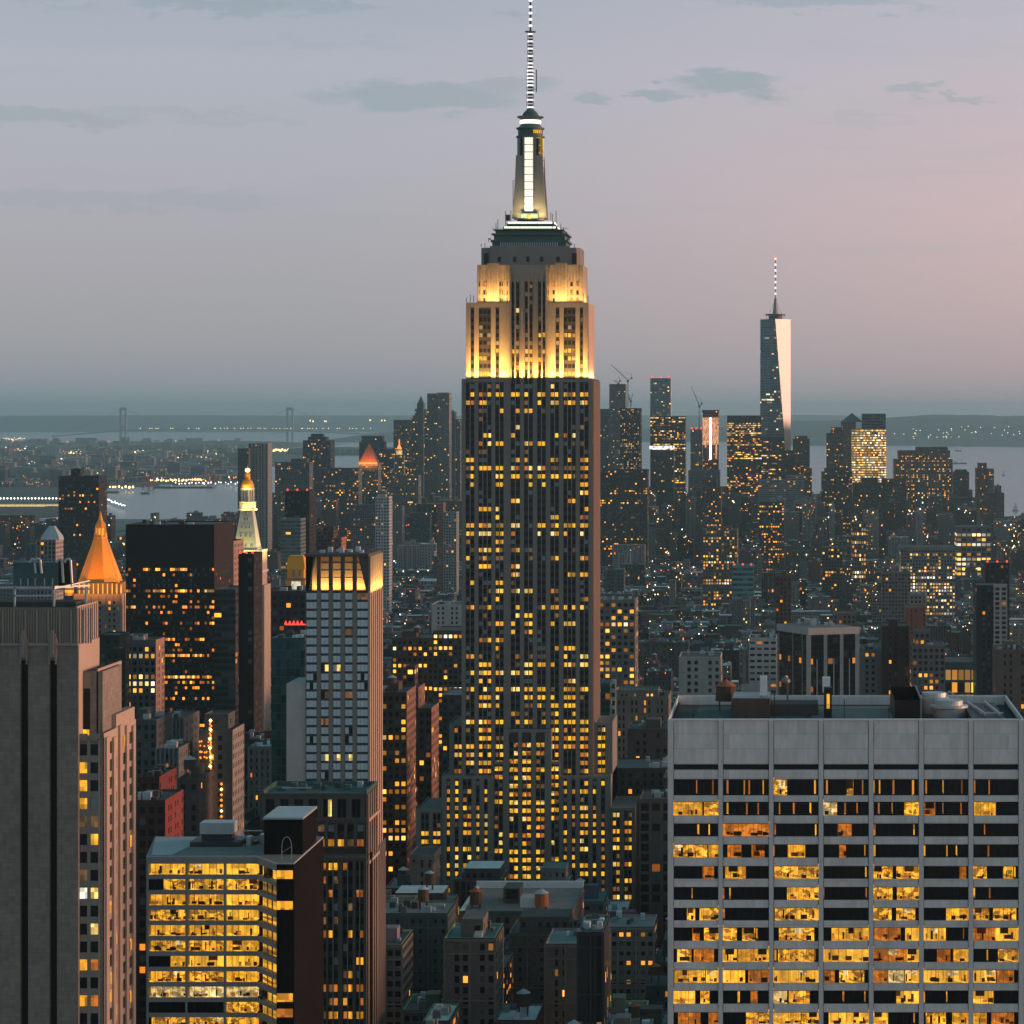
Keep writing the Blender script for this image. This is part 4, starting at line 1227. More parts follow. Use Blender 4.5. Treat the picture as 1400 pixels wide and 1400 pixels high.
    b.box(x0 - .2, x1 + 1.2, 701.8, 722.2, ztop + 9, ztop + 9.5, 'zinc')
    b.build('bulkhead', root)
    b = MB()
    b.box(X(273, 718), X(318, 718), 718, 724, ztop + 3, ztop + 5.8, 'zinc')
    b.box(X(262, 716), X(330, 716), 714, 726, ztop + .4, ztop + 1.6, 'steel_dark')
    b.box(X(275, 718), X(316, 718), 718.5, 723, ztop + 1.6, ztop + 3, 'steel_dark')
    b.build('cooling_unit', root)
    b = MB()
    for k in range(6):
        a = X(322 + k * 7, 722)
        b.box(a, a + 1.1, 716 + (k % 3) * 2, 719 + (k % 3) * 2, ztop + .4, ztop + 1.2 + (k % 2) * 1.4, 'zinc' if k % 2 else 'steel_dark')
    b.bar((X(330, 722), 724, ztop + 3), (X(356, 722), 724, ztop + 3), .2, 'zinc')
    b.build_each('roof_plant', root)
    b = MB()
    zc = ztop + .4
    for k in range(6):
        t = k / 6 * math.pi
        b.bar((X(392, 695) + math.cos(t) * 1.2, 695, zc + 3 + math.sin(t) * 2.4), (X(392, 695) + math.cos(t + .52) * 1.2, 695, zc + 3 + math.sin(t + .52) * 2.4), .09, 'zinc')
    b.bar((X(392, 695) - 1.2, 695, zc), (X(392, 695) - 1.2, 695, zc + 3), .1, 'zinc'); b.bar((X(392, 695) + 1.2, 695, zc), (X(392, 695) + 1.2, 695, zc + 3), .1, 'zinc')
    b.bar((X(392, 695) - 1.2, 695, zc + 1.5), (X(392, 695) + 1.2, 695, zc + 3), .07, 'zinc')
    b.build('roof_ladder', root)
    occupy(X(198, D), X(440, 700), 660, 740, 1125)


lit_office()


# ================================================================== DARK MASONRY BLOCK with piers, below the slim hotel tower
def pier_block():
    D = 850.
    x = lambda p, d=D: X(p, d)
    zz = lambda p, d=D: Z(p, d)
    rng = random.Random(31)
    root = thing('masonry_building', 'dark stone pier-fronted building with green flat roof, stepping down towards amber windows', 'office building', (x(430), D + 12, 0))
    wl, wn = MB(), Wins()
    tones = (('win_gold', 'win_amber', 'win_yellow', 'win_dim'), (4, 5, 1, 2))
    wl.box(x(358), x(501), D + .8, D + 22, 0, zz(1085) - .3, 'dark_brown', faces='flb')
    wl.box(x(501) - .3, x(501) + .02, D, D + 22, 0, zz(1085), 'dark_stone', faces='rf')
    gr = [(x(363 + k * 19.6), x(375 + k * 19.6), 2) for k in range(7)]
    bays(wl, wn, D, x(358), x(501), zz(1085), zz(1119), gr, 30, (zz(1094) - zz(1117)), .8, lambda k: .05, rng, pier='dark_stone', cap=1.6, off=1.9, gap=.12)
    wl.box(x(356), x(503), D - .5, D + .8, zz(1122), zz(1118), 'dark_stone')
    wl.box(x(357), x(502), D - .3, D + .3, zz(1087), zz(1084.5), 'dark_stone')
    gr = [(x(421 + k * 13.4), x(430 + k * 13.4), 1) for k in range(6)]
    bays(wl, wn, D, x(418), x(501), zz(1122), zz(1160), gr, 4.4, 2.0, .6, lambda k: .75 if k == 1 else .12, rng, pier='dark_stone', cap=.8, off=1.3, gap=.1, tones=tones)
    d2 = D - 8                                                       # lower tier stands forward
    gr = [(x(402, d2), x(414, d2), 2), (x(434, d2), x(446, d2), 2), (x(448, d2), x(462, d2), 2), (x(468, d2), x(482, d2), 2), (x(486, d2), x(497, d2), 2)]
    wl.box(x(396, d2), x(501, d2), d2 + .8, d2 + 12, 0, zz(1172, d2) - .2, 'dark_brown', faces='flb', )
    wl.face([(x(396, d2), d2, zz(1172, d2) - .2), (x(501, d2), d2, zz(1172, d2) - .2), (x(501, d2), D, zz(1172, d2) - .2), (x(396, d2), D, zz(1172, d2) - .2)], 'roof_tar')
    rp = [.5, .45, .35, .1, .2, .4, .1, .3, .2, .65, .75, .8, .55, .6, .4]
    bays(wl, wn, d2, x(396, d2), x(501, d2), zz(1172, d2), 30, gr, 18.5 * d2 / F, 2.1, .8, lambda k: rp[k % 15], rng, pier='dark_stone', cap=1., off=1.8, gap=.2, tones=tones, mull='mullion')
    for ya in range(5):                                              # west flank with arched service strips
        y0 = D + .6 + ya * 4.4
        wl.box(x(501), x(501) + .55, y0, y0 + 1.9, 0, zz(1086), 'afterglow_side_stone', faces='frbt')
        for k in range(26):
            z1 = zz(1098) - k * 4.05
            wn.add((x(501) + .1, y0 + 2.2), (x(501) + .1, y0 + 4.1), z1 - 2.2, z1, 'win_amber' if rng.random() < .08 else 'dark_glass')
    wl.box(x(501), x(501) + .8, D, D + 22, zz(1124), zz(1120), 'afterglow_stone'); wl.box(x(501), x(501) + .8, D, D + 22, zz(1182), zz(1178), 'afterglow_stone')
    # rear wing carried further west
    wl.box(x(501), x(497, 872) + 4.2, D + 22.3, D + 40, 0, zz(1172), 'dark_stone', top='roof_tar', faces='flrbt')
    wl.build('wall', root)
    wn.finish(root)
    rf = MB()
    rf.face([(x(358), D + .3, zz(1085) - .3), (x(501), D + .3, zz(1085) - .3), (x(501), D + 22, zz(1085) - .3), (x(358), D + 22, zz(1085) - .3)], 'roof_green')
    zr = zz(1085)
    rf.box(x(358), x(501), D + 21.4, D + 22, zr - .3, zr + .9, 'copper_green'); rf.box(x(358), x(358) + .6, D + .3, D + 21.4, zr - .3, zr + .9, 'copper_green'); rf.box(x(501) - .6, x(501), D + .3, D + 21.4, zr - .3, zr + .9, 'copper_green')
    rf.build('roof', root)
    b = MB()
    for k in range(8):
        a = x(372 + k * 15)
        b.box(a, a + rng.uniform(.9, 2.6), D + 8 + (k * 5) % 9, D + 10 + (k * 5) % 9, zr - .3, zr + rng.uniform(.6, 1.8), rng.choice(('zinc', 'roof_tar', 'copper_green')))
    b.bar((x(380), D + 7, zr + .8), (x(420), D + 7, zr + .8), .18, 'zinc')
    b.build_each('roof_plant', root)
    occupy(x(356), x(520), 830, 895, 1072)


pier_block()


# ================================================================== SLIM BLUE-WINDOWED TOWER with lit crown
def slim_tower():
    D = 1050.
    s = D / F
    x = lambda p, d=D: X(p, d)
    zz = lambda p, d=D: Z(p, d)
    rng = random.Random(12)
    root = thing('hotel_tower', 'slim stone tower with pale blue windows and a glowing open crown', 'tower', (x(460), D + 16, 0))
    wl, wn = MB(), Wins()
    fh = 12.25 * s
    ztop = zz(808)
    gr = [(418.2, 433), (438.3, 449.3), (454.8, 465.6), (471.2, 482), (487.6, 503)]
    wl.box(x(418), x(503), D + .6, D + 32, 0, ztop, 'steel_dark', faces='flb')
    xs = [418] + [p for g in gr for p in g] + [503.2]
    for k in range(0, len(xs), 2):
        a, b = xs[k], xs[k + 1]
        if b - a > .1:
            wl.box(x(a), x(b), D, D + .6, 0, ztop, 'limestone', faces='flrt')
    for k in range(48):
        z1 = ztop - .8 - k * fh
        for j, g in enumerate(gr):
            a, b = x(g[0]) + .08, x(g[1]) - .08
            m = 'sky_tint_glass'
            if rng.random() < .045: m = 'win_dim'
            n = 2 if j not in (0, 4) else 3
            for q in range(n):
                wd = (b - a) / n
                mm = m
                if k > 7 and rng.random() < .10: mm = 'dark_glass'
                if mm == 'sky_tint_glass' and (k, j) in ((8, 1), (8, 2), (18, 1), (18, 2), (18, 3)) and q == n - 1: mm = 'win_pale'
                wn.add((a + q * wd + .05, D + .5), (a + (q + 1) * wd - .05, D + .5), z1 - fh * .72, z1, mm)
    # west flank: closely set ribs
    for k in range(7):
        y0 = D + k * 4.9
        wl.box(x(503.2) - .1, x(503.2) + .8, y0, y0 + 2.4, 0, ztop, 'afterglow_stone', faces='frbt')
    wl.box(x(503.2) - .4, x(503.2), D + .6, D + 32, 0, ztop, 'dark_stone', faces='r')
    # annex
    wl.box(x(391), x(418), D + 1, D + 26, 0, zz(935), 'pale_concrete', top='roof_silver')
    wl.build('wall', root)
    wn.finish(root)
    # crown: open screen of piers round a recessed lit wall
    cr = MB()
    zc = zz(761)
    cr.box(x(424), x(497), D + 4.5, D + 27, ztop, zc, 'limestone_pale')
    for a, b in ((433, 438.3), (449.3, 454.8), (465.6, 471.2), (482, 487.6)):
        cr.box(x(a), x(b), D, D + .9, ztop, zc, 'dark_stone')
    cr.face([(x(418), D, ztop), (x(422), D, ztop), (x(428), D, zc), (x(418), D, zc)], 'dark_stone')
    for p0, p1, q0, q1 in ((418, 421, 418, 431), (500.5, 503.2, 490, 503.2)):
        cr.face([(x(p0), D, ztop), (x(p1), D, ztop), (x(q1), D, zc), (x(q0), D, zc)], 'dark_stone')
        cr.face([(x(p0), D + .9, ztop), (x(p1), D + .9, ztop), (x(q1), D + .9, zc), (x(q0), D + .9, zc)], 'dark_stone')
    for k in range(7):
        y0 = D + .9 + k * 4.8
        cr.box(x(503.2) - .1, x(503.2) + .8, y0, y0 + 2.2, ztop - 1, zc, 'limestone_pale')
    cr.box(x(503.2) - .9, x(503.2) - .1, D + .9, D + 32, ztop, zc, 'limestone_pale')
    cr.box(x(416.6), x(504.2), D - .6, D + 32.6, zc, zc + 1.0, 'dark_stone', top='roof_tar')
    for k in range(7):
        a = x(432 + k * 9)
        cr.box(a, a + 1.5, D + 8 + (k % 3) * 4, D + 11 + (k % 3) * 4, zc + 1, zc + 1.9 + (k % 2), 'zinc')
    for q in (782, 792, 772):
        cr.box(x(434), x(492), D + 4.35, D + 4.5, zz(q), zz(q - .9), 'zinc', faces='ftd')
    cr.build('crown', root)
    def fl(loc, sx_, sy_, pw, d, side):
        L = bpy.data.lights.new('crown_light', 'AREA')
        L.shape = 'RECTANGLE'; L.size, L.size_y = sx_, sy_; L.energy = pw; L.color = (1, .47, .10)
        o = bpy.data.objects.new('crown_light', L); COL.objects.link(o); o.parent = root
        o.location = Vector(loc) - root.location
        o.rotation_euler = Vector(d).to_track_quat('-Z', side).to_euler()
    fl(((x(420) + x(502)) / 2, D + 2.6, ztop + .3), x(501) - x(421), 1.2, 4800, (0, .25, 1), 'Y')
    fl((x(503.2) + 2.4, D + 16, ztop - .5), 30, .8, 9000, (-.3, 0, 1), 'Y')
    occupy(x(388), x(522), 1040, 1090, 755)


slim_tower()


# ================================================================== GOLD PYRAMID TOWER
def gold_tower():
    D = 1930.
    x = lambda p: X(p, D)
    zz = lambda p: Z(p, D)
    s = D / F
    rng = random.Random(3)
    root = thing('pyramid_tower', 'stone tower with glowing orange octagonal pyramid roof and spired lantern', 'tower', (x(140), D + 22, 0))
    wl, wn = MB(), Wins()
    wl.style((.26, .235, .21), (.16, 4, .42), (.3, .5, 0))
    wl.box(x(101), x(166), D, D + 45, 0, zz(812), 'facade', top='limestone', pitch=3.3, fh=4, par=4)
    for k in range(7):
        a = x(101) + k * (x(166) - x(101)) / 6.4
        wl.box(a, a + 1.4, D - .5, D, 40, zz(815), 'limestone')
    for k in range(8):
        y0 = D + k * 6
        wl.box(x(166), x(166) + .9, y0, y0 + 2.6, 0, zz(812), 'afterglow_stone')
    wl.box(x(104), x(163), D + 2, D + 40, zz(812), zz(797), 'dark_stone')
    for k in range(9):
        a = x(107 + k * 6.4)
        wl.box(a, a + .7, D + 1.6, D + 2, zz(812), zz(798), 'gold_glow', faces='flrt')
    wl.build('wall', root)
    x = lambda p: X(p, D + 21)
    zz = lambda p: Z(p, D + 21)
    cx, cyy = x(137.5), D + 21
    pr = MB()
    pr.lathe(cx, cyy, [(15.6, zz(797)), (15.0, zz(795.5)), (4.3, zz(736))], 'gold_leaf', n=8, rot=math.pi / 8)
    pr.build('pyramid_roof', root)
    rb = MB()
    for k in range(8):
        t = math.pi / 8 + k * math.pi / 4
        for (ra, za), (rb_, zb) in zip([(15.0, 795.5)], [(4.3, 736)]):
            rb.bar((cx + ra * math.cos(t), cyy + ra * math.sin(t), zz(za)), (cx + rb_ * math.cos(t), cyy + rb_ * math.sin(t), zz(zb)), .22, 'gold_leaf')
    rb.build('roof_rib', root)
    ln = MB()
    ln.lathe(cx, cyy, [(4.7, zz(736)), (4.7, zz(734)), (2.2, zz(733.5)), (2.2, zz(719)), (3.6, zz(718.5)), (3.0, zz(716)), (1.6, zz(711)), (.9, zz(706)), (.15, zz(699))], 'gold_leaf', n=8, rot=math.pi / 8)
    for k in range(8):
        t = math.pi / 8 + k * math.pi / 4
        ln.bar((cx + 3.6 * math.cos(t), cyy + 3.6 * math.sin(t), zz(734)), (cx + 3.3 * math.cos(t), cyy + 3.3 * math.sin(t), zz(719)), .42, 'gold_leaf')
        ln.lathe(cx + 3.9 * math.cos(t), cyy + 3.9 * math.sin(t), [(.5, zz(734)), (.5, zz(731)), (.05, zz(727))], 'gold_leaf', n=6)
    for k in range(8):
        t = k * math.pi / 4
        ln.box(cx + 2.3 * math.cos(t) - .5, cx + 2.3 * math.cos(t) + .5, cyy + 2.3 * math.sin(t) - .5, cyy + 2.3 * math.sin(t) + .5, zz(731), zz(722), 'gold_glow')
    ln.build('lantern', root)
    for px_, y0 in ((103, 3), (170, 3), (103, 38), (171, 38)):       # corner pinnacles
        p = MB()
        c = x(min(px_, 168))
        p.lathe(c, D + y0 + 2, [(3.0, zz(812)), (3.0, zz(799)), (3.3, zz(798)), (1.6, zz(794)), (.8, zz(789)), (.1, zz(783))], 'gold_leaf', n=8)
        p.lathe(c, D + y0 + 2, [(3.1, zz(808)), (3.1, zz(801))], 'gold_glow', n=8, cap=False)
        p.build('corner_pinnacle', root)
    def fl(loc, sx_, sy_, pw, d, side='Y'):
        L = bpy.data.lights.new('roof_light', 'AREA')
        L.shape = 'RECTANGLE'; L.size, L.size_y = sx_, sy_; L.energy = pw; L.color = (1, .30, .03)
        o = bpy.data.objects.new('roof_light', L); COL.objects.link(o); o.parent = root
        o.location = Vector(loc) - root.location
        o.rotation_euler = Vector(d).to_track_quat('-Z', side).to_euler()
    fl((cx, D - 14, zz(806)), 36, 3, 19000, (0, .75, 1))
    fl((cx + 32, cyy, zz(806)), 26, 3, 11000, (-.75, 0, 1))
    occupy(x(100), x(186), 1925, 1985, 795)


gold_tower()


# ================================================================== WHITE CLOCKLESS CAMPANILE with lit lantern
def campanile():
    D = 2090.
    x = lambda p: X(p, D)
    zz = lambda p: Z(p, D)
    root = thing('campanile_tower', 'marble campanile with yellow-lit steep roof, colonnade and golden lantern', 'tower', (x(341), D + 12, 0))
    wl = MB()
    wl.style((.42, .39, .35), (.10, 9, .35), (.4, .45, 0))
    wl.box(x(322), x(357), D, D + 22, 0, zz(753), 'facade', pitch=3.2, fh=4.2, par=5, top='marble')
    wl.style((.46, .38, .33), (.10, 8, .35), (.4, .45, 0))
    wl.box(x(357), x(357) + .3, D + .3, D + 22, 0, zz(753) - .2, 'afterglow_stone')
    wl.box(x(320), x(359), D - .8, D + 23, zz(783), zz(780), 'marble')
    wl.box(x(321), x(358), D - .4, D + 22.6, zz(755), zz(752), 'marble')
    wl.box(x(322) - 1.5, x(357) + 2.6, D - 1.2, D + 24, 0, zz(800), 'afterglow_stone')
    for k in range(5):
        wl.box(x(326 + k * 6.4), x(329.5 + k * 6.4), D - .3, D, zz(778), zz(760), 'dark_glass')
    wl.build('wall', root)
    x = lambda p: X(p, D + 11)
    zz = lambda p: Z(p, D + 11)
    cx, cyy = x(338.5), D + 11
    rf = MB()
    s4 = math.pi / 4
    rf.lathe(cx, cyy, [(12.4, zz(752)), (11.4, zz(745)), (6.2, zz(698))], 'marble', n=4, rot=s4)
    rf.build('steep_roof', root)
    dm = MB()
    for zr_, n, dx in ((746, 3, 4.1), (732, 3, 3.4), (720, 3, 2.8), (709, 2, 2.2), (700.5, 1, 0)):
        rad = 8.75 - (745 - zr_) / 47 * 3.7
        for k in range(n):
            c = cx + (k - (n - 1) / 2) * dx
            dm.box(c - .75, c + .75, cyy - rad - .5, cyy - rad + 1.2, zz(zr_ + 1.6), zz(zr_ - 1.6), 'marble')
            dm.box(c - .4, c + .4, cyy - rad - .58, cyy - rad - .45, zz(zr_ + 1), zz(zr_ - 1), 'dark_glass', faces='f')
    dm.build('roof_dormer', root)
    ln = MB()
    ln.lathe(cx, cyy, [(7.2, zz(698)), (7.2, zz(695.5)), (6.1, zz(695)), (6.1, zz(687)), (6.6, zz(686)), (3.2, zz(685.6)), (3.1, zz(670)), (5.0, zz(669.6)), (5.3, zz(667.5)), (4.6, zz(666))], 'marble', n=8, rot=math.pi / 8)
    for k in range(12):
        t = k * math.pi / 6 + .26
        ln.lathe(cx + 4.5 * math.cos(t), cyy + 4.5 * math.sin(t), [(.45, zz(686)), (.4, zz(669.5))], 'marble', n=6)
    ln.lathe(cx, cyy, [(2.6, zz(684)), (2.6, zz(671))], 'win_yellow', n=8, cap=False)
    ln.build('colonnade', root)
    cp = MB()
    cp.lathe(cx, cyy, [(4.7, zz(666)), (4.5, zz(662)), (3.4, zz(657.5)), (2.0, zz(655)), (2.0, zz(650)), (2.4, zz(649)), (1.3, zz(646.5)), (.9, zz(645.5))], 'gold_leaf', n=12)
    cp.lathe(cx, cyy, [(.3, zz(645.5)), (1.5, zz(644.6)), (1.9, zz(642.8)), (1.5, zz(641)), (.2, zz(640))], 'lamp_warm', n=10)
    cp.lathe(cx, cyy, [(.12, zz(640)), (.1, zz(635))], 'gold_leaf', n=4)
    cp.build('cupola', root)
    def fl(loc, sx_, sy_, pw, d, side='Y', col=(1, .82, .22)):
        L = bpy.data.lights.new('roof_light', 'AREA')
        L.shape = 'RECTANGLE'; L.size, L.size_y = sx_, sy_; L.energy = pw; L.color = col
        o = bpy.data.objects.new('roof_light', L); COL.objects.link(o); o.parent = root
        o.location = Vector(loc) - root.location
        o.rotation_euler = Vector(d).to_track_quat('-Z', side).to_euler()
    fl((cx, D - 9, zz(760)), 22, 2, 4200, (0, .62, 1))
    fl((x(357) + 12, cyy, zz(760)), 18, 2, 4500, (-.62, 0, 1))
    fl((cx, cyy - 8.2, zz(697)), 12, .8, 1700, (0, .3, 1), col=(1, .72, .2))
    fl((cx + 8.2, cyy, zz(697)), 12, .8, 1500, (-.3, 0, 1), 'Y', col=(1, .72, .2))
    fl((cx, cyy - 6.6, zz(669)), 8, .6, 1500, (0, .35, 1), col=(1, .55, .1))
    occupy(x(318), x(366), 2085, 2120, 755)


campanile()


# ================================================================== BLACK BOX with white ribs, right of centre
def ribbed_box():
    D = 1640.
    root = thing('office_building', 'black glass office tower with thick white vertical ribs and pale roof slab', 'office building', (X(1118, D + 30), D + 30, 0))
    A = (X(1065, D + 34), D + 34.)
    B = (X(1105, D), D + 0.)
    C = (X(1172, D + 9), D + 9.)
    E = (A[0] + C[0] - B[0], A[1] + C[1] - B[1])
    zt = Z(868, D)
    wl = MB()
    wl.style((.016, .017, .018), (.10, 6, .95), (.25, .8, .4))
    wl.poly([A, B, C, E], 0, zt, 'facade', top='roof_gravel', pitch=3, fh=4, par=1.5)
    def along(p, q, t): return (p[0] + (q[0] - p[0]) * t, p[1] + (q[1] - p[1]) * t)
    for t, r in ((.0, 1.1), (.035, .6), (.35, 1.0), (.68, 1.0), (1., 1.2)):
        p = along(B, C, t)
        wl.box(p[0] - r, p[0] + r, p[1] - 1., p[1] + 1., 0, zt, 'rib_white', faces='flr')
    for t in (.18, .52, .84):
        p = along(B, C, t)
        wl.box(p[0] - .3, p[0] + .3, p[1] - .5, p[1] + .5, 0, zt - 14, 'rib_white', faces='flr')
    for t in (0, .48, .8):
        p = along(A, B, t)
        wl.box(p[0] - .35, p[0] + .35, p[1] - .6, p[1] + .6, 0, zt, 'grey_concrete', faces='flr')
    wl.build('wall', root)
    rf = MB()
    g = 1.4
    rf.poly([(A[0] - g, A[1]), (B[0], B[1] - g), (C[0] + g, C[1]), (E[0], E[1] + g)], zt, zt + 4, 'rib_white', top='roof_gravel')
    rf.build('roof', root)
    b = MB()
    rng = random.Random(1)
    for k in range(14):
        p = along(along(A, E, rng.uniform(.15, .85)), along(B, C, rng.uniform(.15, .85)), rng.uniform(.1, .8))
        b.box(p[0], p[0] + rng.uniform(1, 4), p[1], p[1] + 3, zt + 4, zt + 4 + rng.uniform(.8, 3), rng.choice(('steel_dark', 'zinc')))
    b.build_each('roof_plant', root)
    occupy(A[0] - 2, C[0] + 3, D - 2, D + 50, 852)


ribbed_box()

# ================================================================== HAND-PLACED TOWERS AND BLOCKS
PLACED = []
seed_ = [100]


def tower(name, label, cat, D, px0, px1, ytop, dep, col, lit=.15, wf=.5, hf=.55, pitch=3.4, fh=3.8, tone=.35, gl=0., side=None, tiers=(), roofc=(.07, .075, .075), par=1.5, extra='', ribs=0, ribcol=None, seed=None, slit=None, group=None, blank=0.):
    """a free-standing block: px0-px1 and ytop are where its north face stands in the view at distance D"""
    seed_[0] += 1
    sd_ = seed or seed_[0]
    rng = random.Random(sd_)
    x0, x1, z1 = X(px0, D), X(px1, D), Z(ytop, D)
    root = thing(name, label, cat, ((x0 + x1) / 2, D + dep / 2, 0), group)
    wl = MB()
    prm, prq = (lit, sd_ * 1.37, wf), (tone, hf, gl)
    wl.style(col, prm, prq)
    wl.box(x0, x1, D, D + dep, 0, z1, 'facade', faces='flb', pitch=pitch, fh=fh, par=par + blank)
    wl.style(side or tuple(min(1, c * 1.05) for c in col), (lit * .6 if slit is None else slit, sd_ + .5, wf * .8), prq)  # west face has its own tint; warm ones carry painted afterglow
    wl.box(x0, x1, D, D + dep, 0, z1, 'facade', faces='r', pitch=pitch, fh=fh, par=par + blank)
    rf = MB()
    def roof(xa, xb, ya, yb, z):
        rf.style(roofc)
        t = min(.5, (xb - xa) * .03)
        rf.face([(xa + t, ya + t, z - .7), (xb - t, ya + t, z - .7), (xb - t, yb - t, z - .7), (xa + t, yb - t, z - .7)], 'roofing')
        rf.style(tuple(min(1, c * 1.15) for c in col))
        rf.box(xa, xb, ya, ya + t, z - .7, z, 'roofing', faces='tb'); rf.box(xa, xb, yb - t, yb, z - .7, z, 'roofing', faces='ft')
        rf.box(xa, xa + t, ya + t, yb - t, z - .7, z, 'roofing', faces='rt'); rf.box(xb - t, xb, ya + t, yb - t, z - .7, z, 'roofing', faces='lt')
    roof(x0, x1, D, D + dep, z1)
    if ribs:
        rc = MB(); rc.style(ribcol or tuple(min(1, c * 1.3) for c in col))
        for k in range(ribs + 1):
            a = x0 + (x1 - x0) * k / ribs
            r = max(.35, (x1 - x0) / ribs * .1)
            wl_r = (a - r, a + r)
            wl.style(ribcol or tuple(min(1, c * 1.3) for c in col), (0, 0, 0), (0, 0, 0))
            wl.box(wl_r[0], wl_r[1], D - .8, D, 0, z1, 'roofing', faces='flrt')
    zt = z1
    for (a, b, yt, y0, d_) in tiers:                                 # setbacks on top: px from, px to, top row, inset from the front, depth
        xa, xb, za = X(a, D + y0), X(b, D + y0), Z(yt, D + y0)
        wl.style(col, (lit, sd_ + a, wf), prq)
        wl.box(xa, xb, D + y0, D + y0 + d_, min(zt, za) - 60 if za < zt else zt - 2, za, 'facade', faces='flrb', pitch=pitch, fh=fh, par=par)
        roof(xa, xb, D + y0, D + y0 + d_, za)
        zt = max(zt, za)
    wl.build('wall', root)
    if 'b' in extra:
        b = MB(); b.style(tuple(c * .9 for c in col))
        wx_ = (x1 - x0)
        bx = x0 + wx_ * rng.uniform(.15, .45)
        b.box(bx, bx + wx_ * .35, D + dep * .3, D + dep * .7, z1 - .7, z1 + max(2.5, 3.5), 'roofing')
        b.build('bulkhead', root)
    if 't' in extra:
        tank(root, x0 + (x1 - x0) * rng.uniform(.2, .8), D + dep * .35, z1 + 2.4, 2.3, 3.6, 'wood', rng.choice(('zinc', 'zinc', 'terracotta')))
    if 'p' in extra:
        b = MB()
        for k in range(6):
            a = rng.uniform(x0 + 1, x1 - 4); y_ = rng.uniform(D + 2, D + dep - 4)
            b.box(a, a + rng.uniform(1, 3.5), y_, y_ + 2.5, z1 - .7, z1 + rng.uniform(.5, 2), rng.choice(('zinc', 'steel_dark', 'roof_silver')))
        b.build_each('roof_plant', root)
    if 'r' in extra:
        b = MB()
        for k in range(3):
            a = x0 + (x1 - x0) * (.1 + .4 * k)
            b.lathe(a, D + 1, [(.35 * D / 2000 + .2, zt), (.5 * D / 2000 + .3, zt + .8 * D / 2000), (.1, zt + 1.6 * D / 2000)], 'lamp_red', n=6)
        b.build_each('warning_light', root)
    rf.build('roof', root)
    occupy(min(x0, x1) - 2, max(x0, x1) + 2, D - 2, D + dep + 2, ytop)
    return root, x0, x1, z1, wl


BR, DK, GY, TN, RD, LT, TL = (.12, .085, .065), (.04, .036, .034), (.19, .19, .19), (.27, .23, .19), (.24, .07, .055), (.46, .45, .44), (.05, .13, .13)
AFTERGLOW_SIDE = (.42, .26, .20)  # west-face tint with the sunset glow painted into the wall colour

# --- left of the great skyscraper
r = tower('office_building', 'broad black-brown slab tower with scattered orange-lit floors beside the orange pyramid', 'office building', 1750, 172, 293, 717, 60, (.018, .013, .012), .36, .86, .5, 1.5, 3.3, .06, .3, side=(.03, .02, .018), par=26, tiers=(), extra='p')
r = tower('apartment_tower', 'dark brown slab with one column of orange windows and red roof lights', 'tower', 1820, 296, 319, 740, 34, (.035, .026, .022), .05, .6, tone=0., side=AFTERGLOW_SIDE, tiers=(), extra='r')
b = MB()
for k in range(10):
    b.box(X(304, 1820), X(307, 1820), 1819.6, 1820.2, Z(774 + k * 7.6, 1820), Z(771 + k * 7.6, 1820), 'lamp_orange', faces='ftd')
b.build_each('window', r[0])
tower('office_building', 'teal banded office slab below the red-lit brown slab', 'office building', 1640, 293, 322, 806, 40, (.035, .05, .05), .07, .95, .6, 4, 3.8, .35, .4, side=(.06, .05, .045))
tower('residential_tower', 'near-black windowless-looking shaft standing in front of the marble campanile', 'tower', 1500, 326, 347, 757, 24, (.014, .012, .011), .02, .5, tone=.3, side=(.03, .02, .02), extra='r')
tower('stone_building', 'grey tower with a bright yellow column of windows beside the black-brown slab', 'tower', 1450, 172, 213, 875, 20, (.16, .165, .165), .62, .55, .6, 3.1, 3.5, .4, side=AFTERGLOW_SIDE, extra='p', seed=7, par=3, slit=.02, tiers=((176, 196, 868, 6, 10),))
tower('stone_building', 'dark slate building with a sloping top, in front of the orange pyramid tower', 'building', 1420, 133, 163, 868, 22, (.035, .042, .045), .04, .5, tone=.3, side=(.05, .05, .05), tiers=((136, 172, 888, -6, 6),))
tower('glass_tower', 'teal glass building tucked behind the blank pale annex', 'tower', 1250, 371, 417, 872, 30, (.035, .10, .10), .05, .93, .9, 2.0, 3.9, .25, .9, roofc=(.05, .10, .10), extra='p')
r = tower('office_building', 'dark building with a red neon row under its cornice', 'office building', 1420, 371, 418, 808, 34, (.06, .045, .045), .05, .6, tone=.2, extra='p')
b = MB()
for k in range(5):
    a = X(391 + k * 5.4, 1420)
    b.face([(a - .8, 1419.4, Z(853.5, 1420)), (a + .8, 1419.4, Z(853.5, 1420)), (a + .15, 1419.4, Z(848.5, 1420)), (a - .15, 1419.4, Z(848.5, 1420))], 'lamp_red')
b.box(X(390, 1420), X(418, 1420), 1419.5, 1420.2, Z(854.5, 1420), Z(853, 1420), 'lamp_red')
b.build('neon_row', r[0])


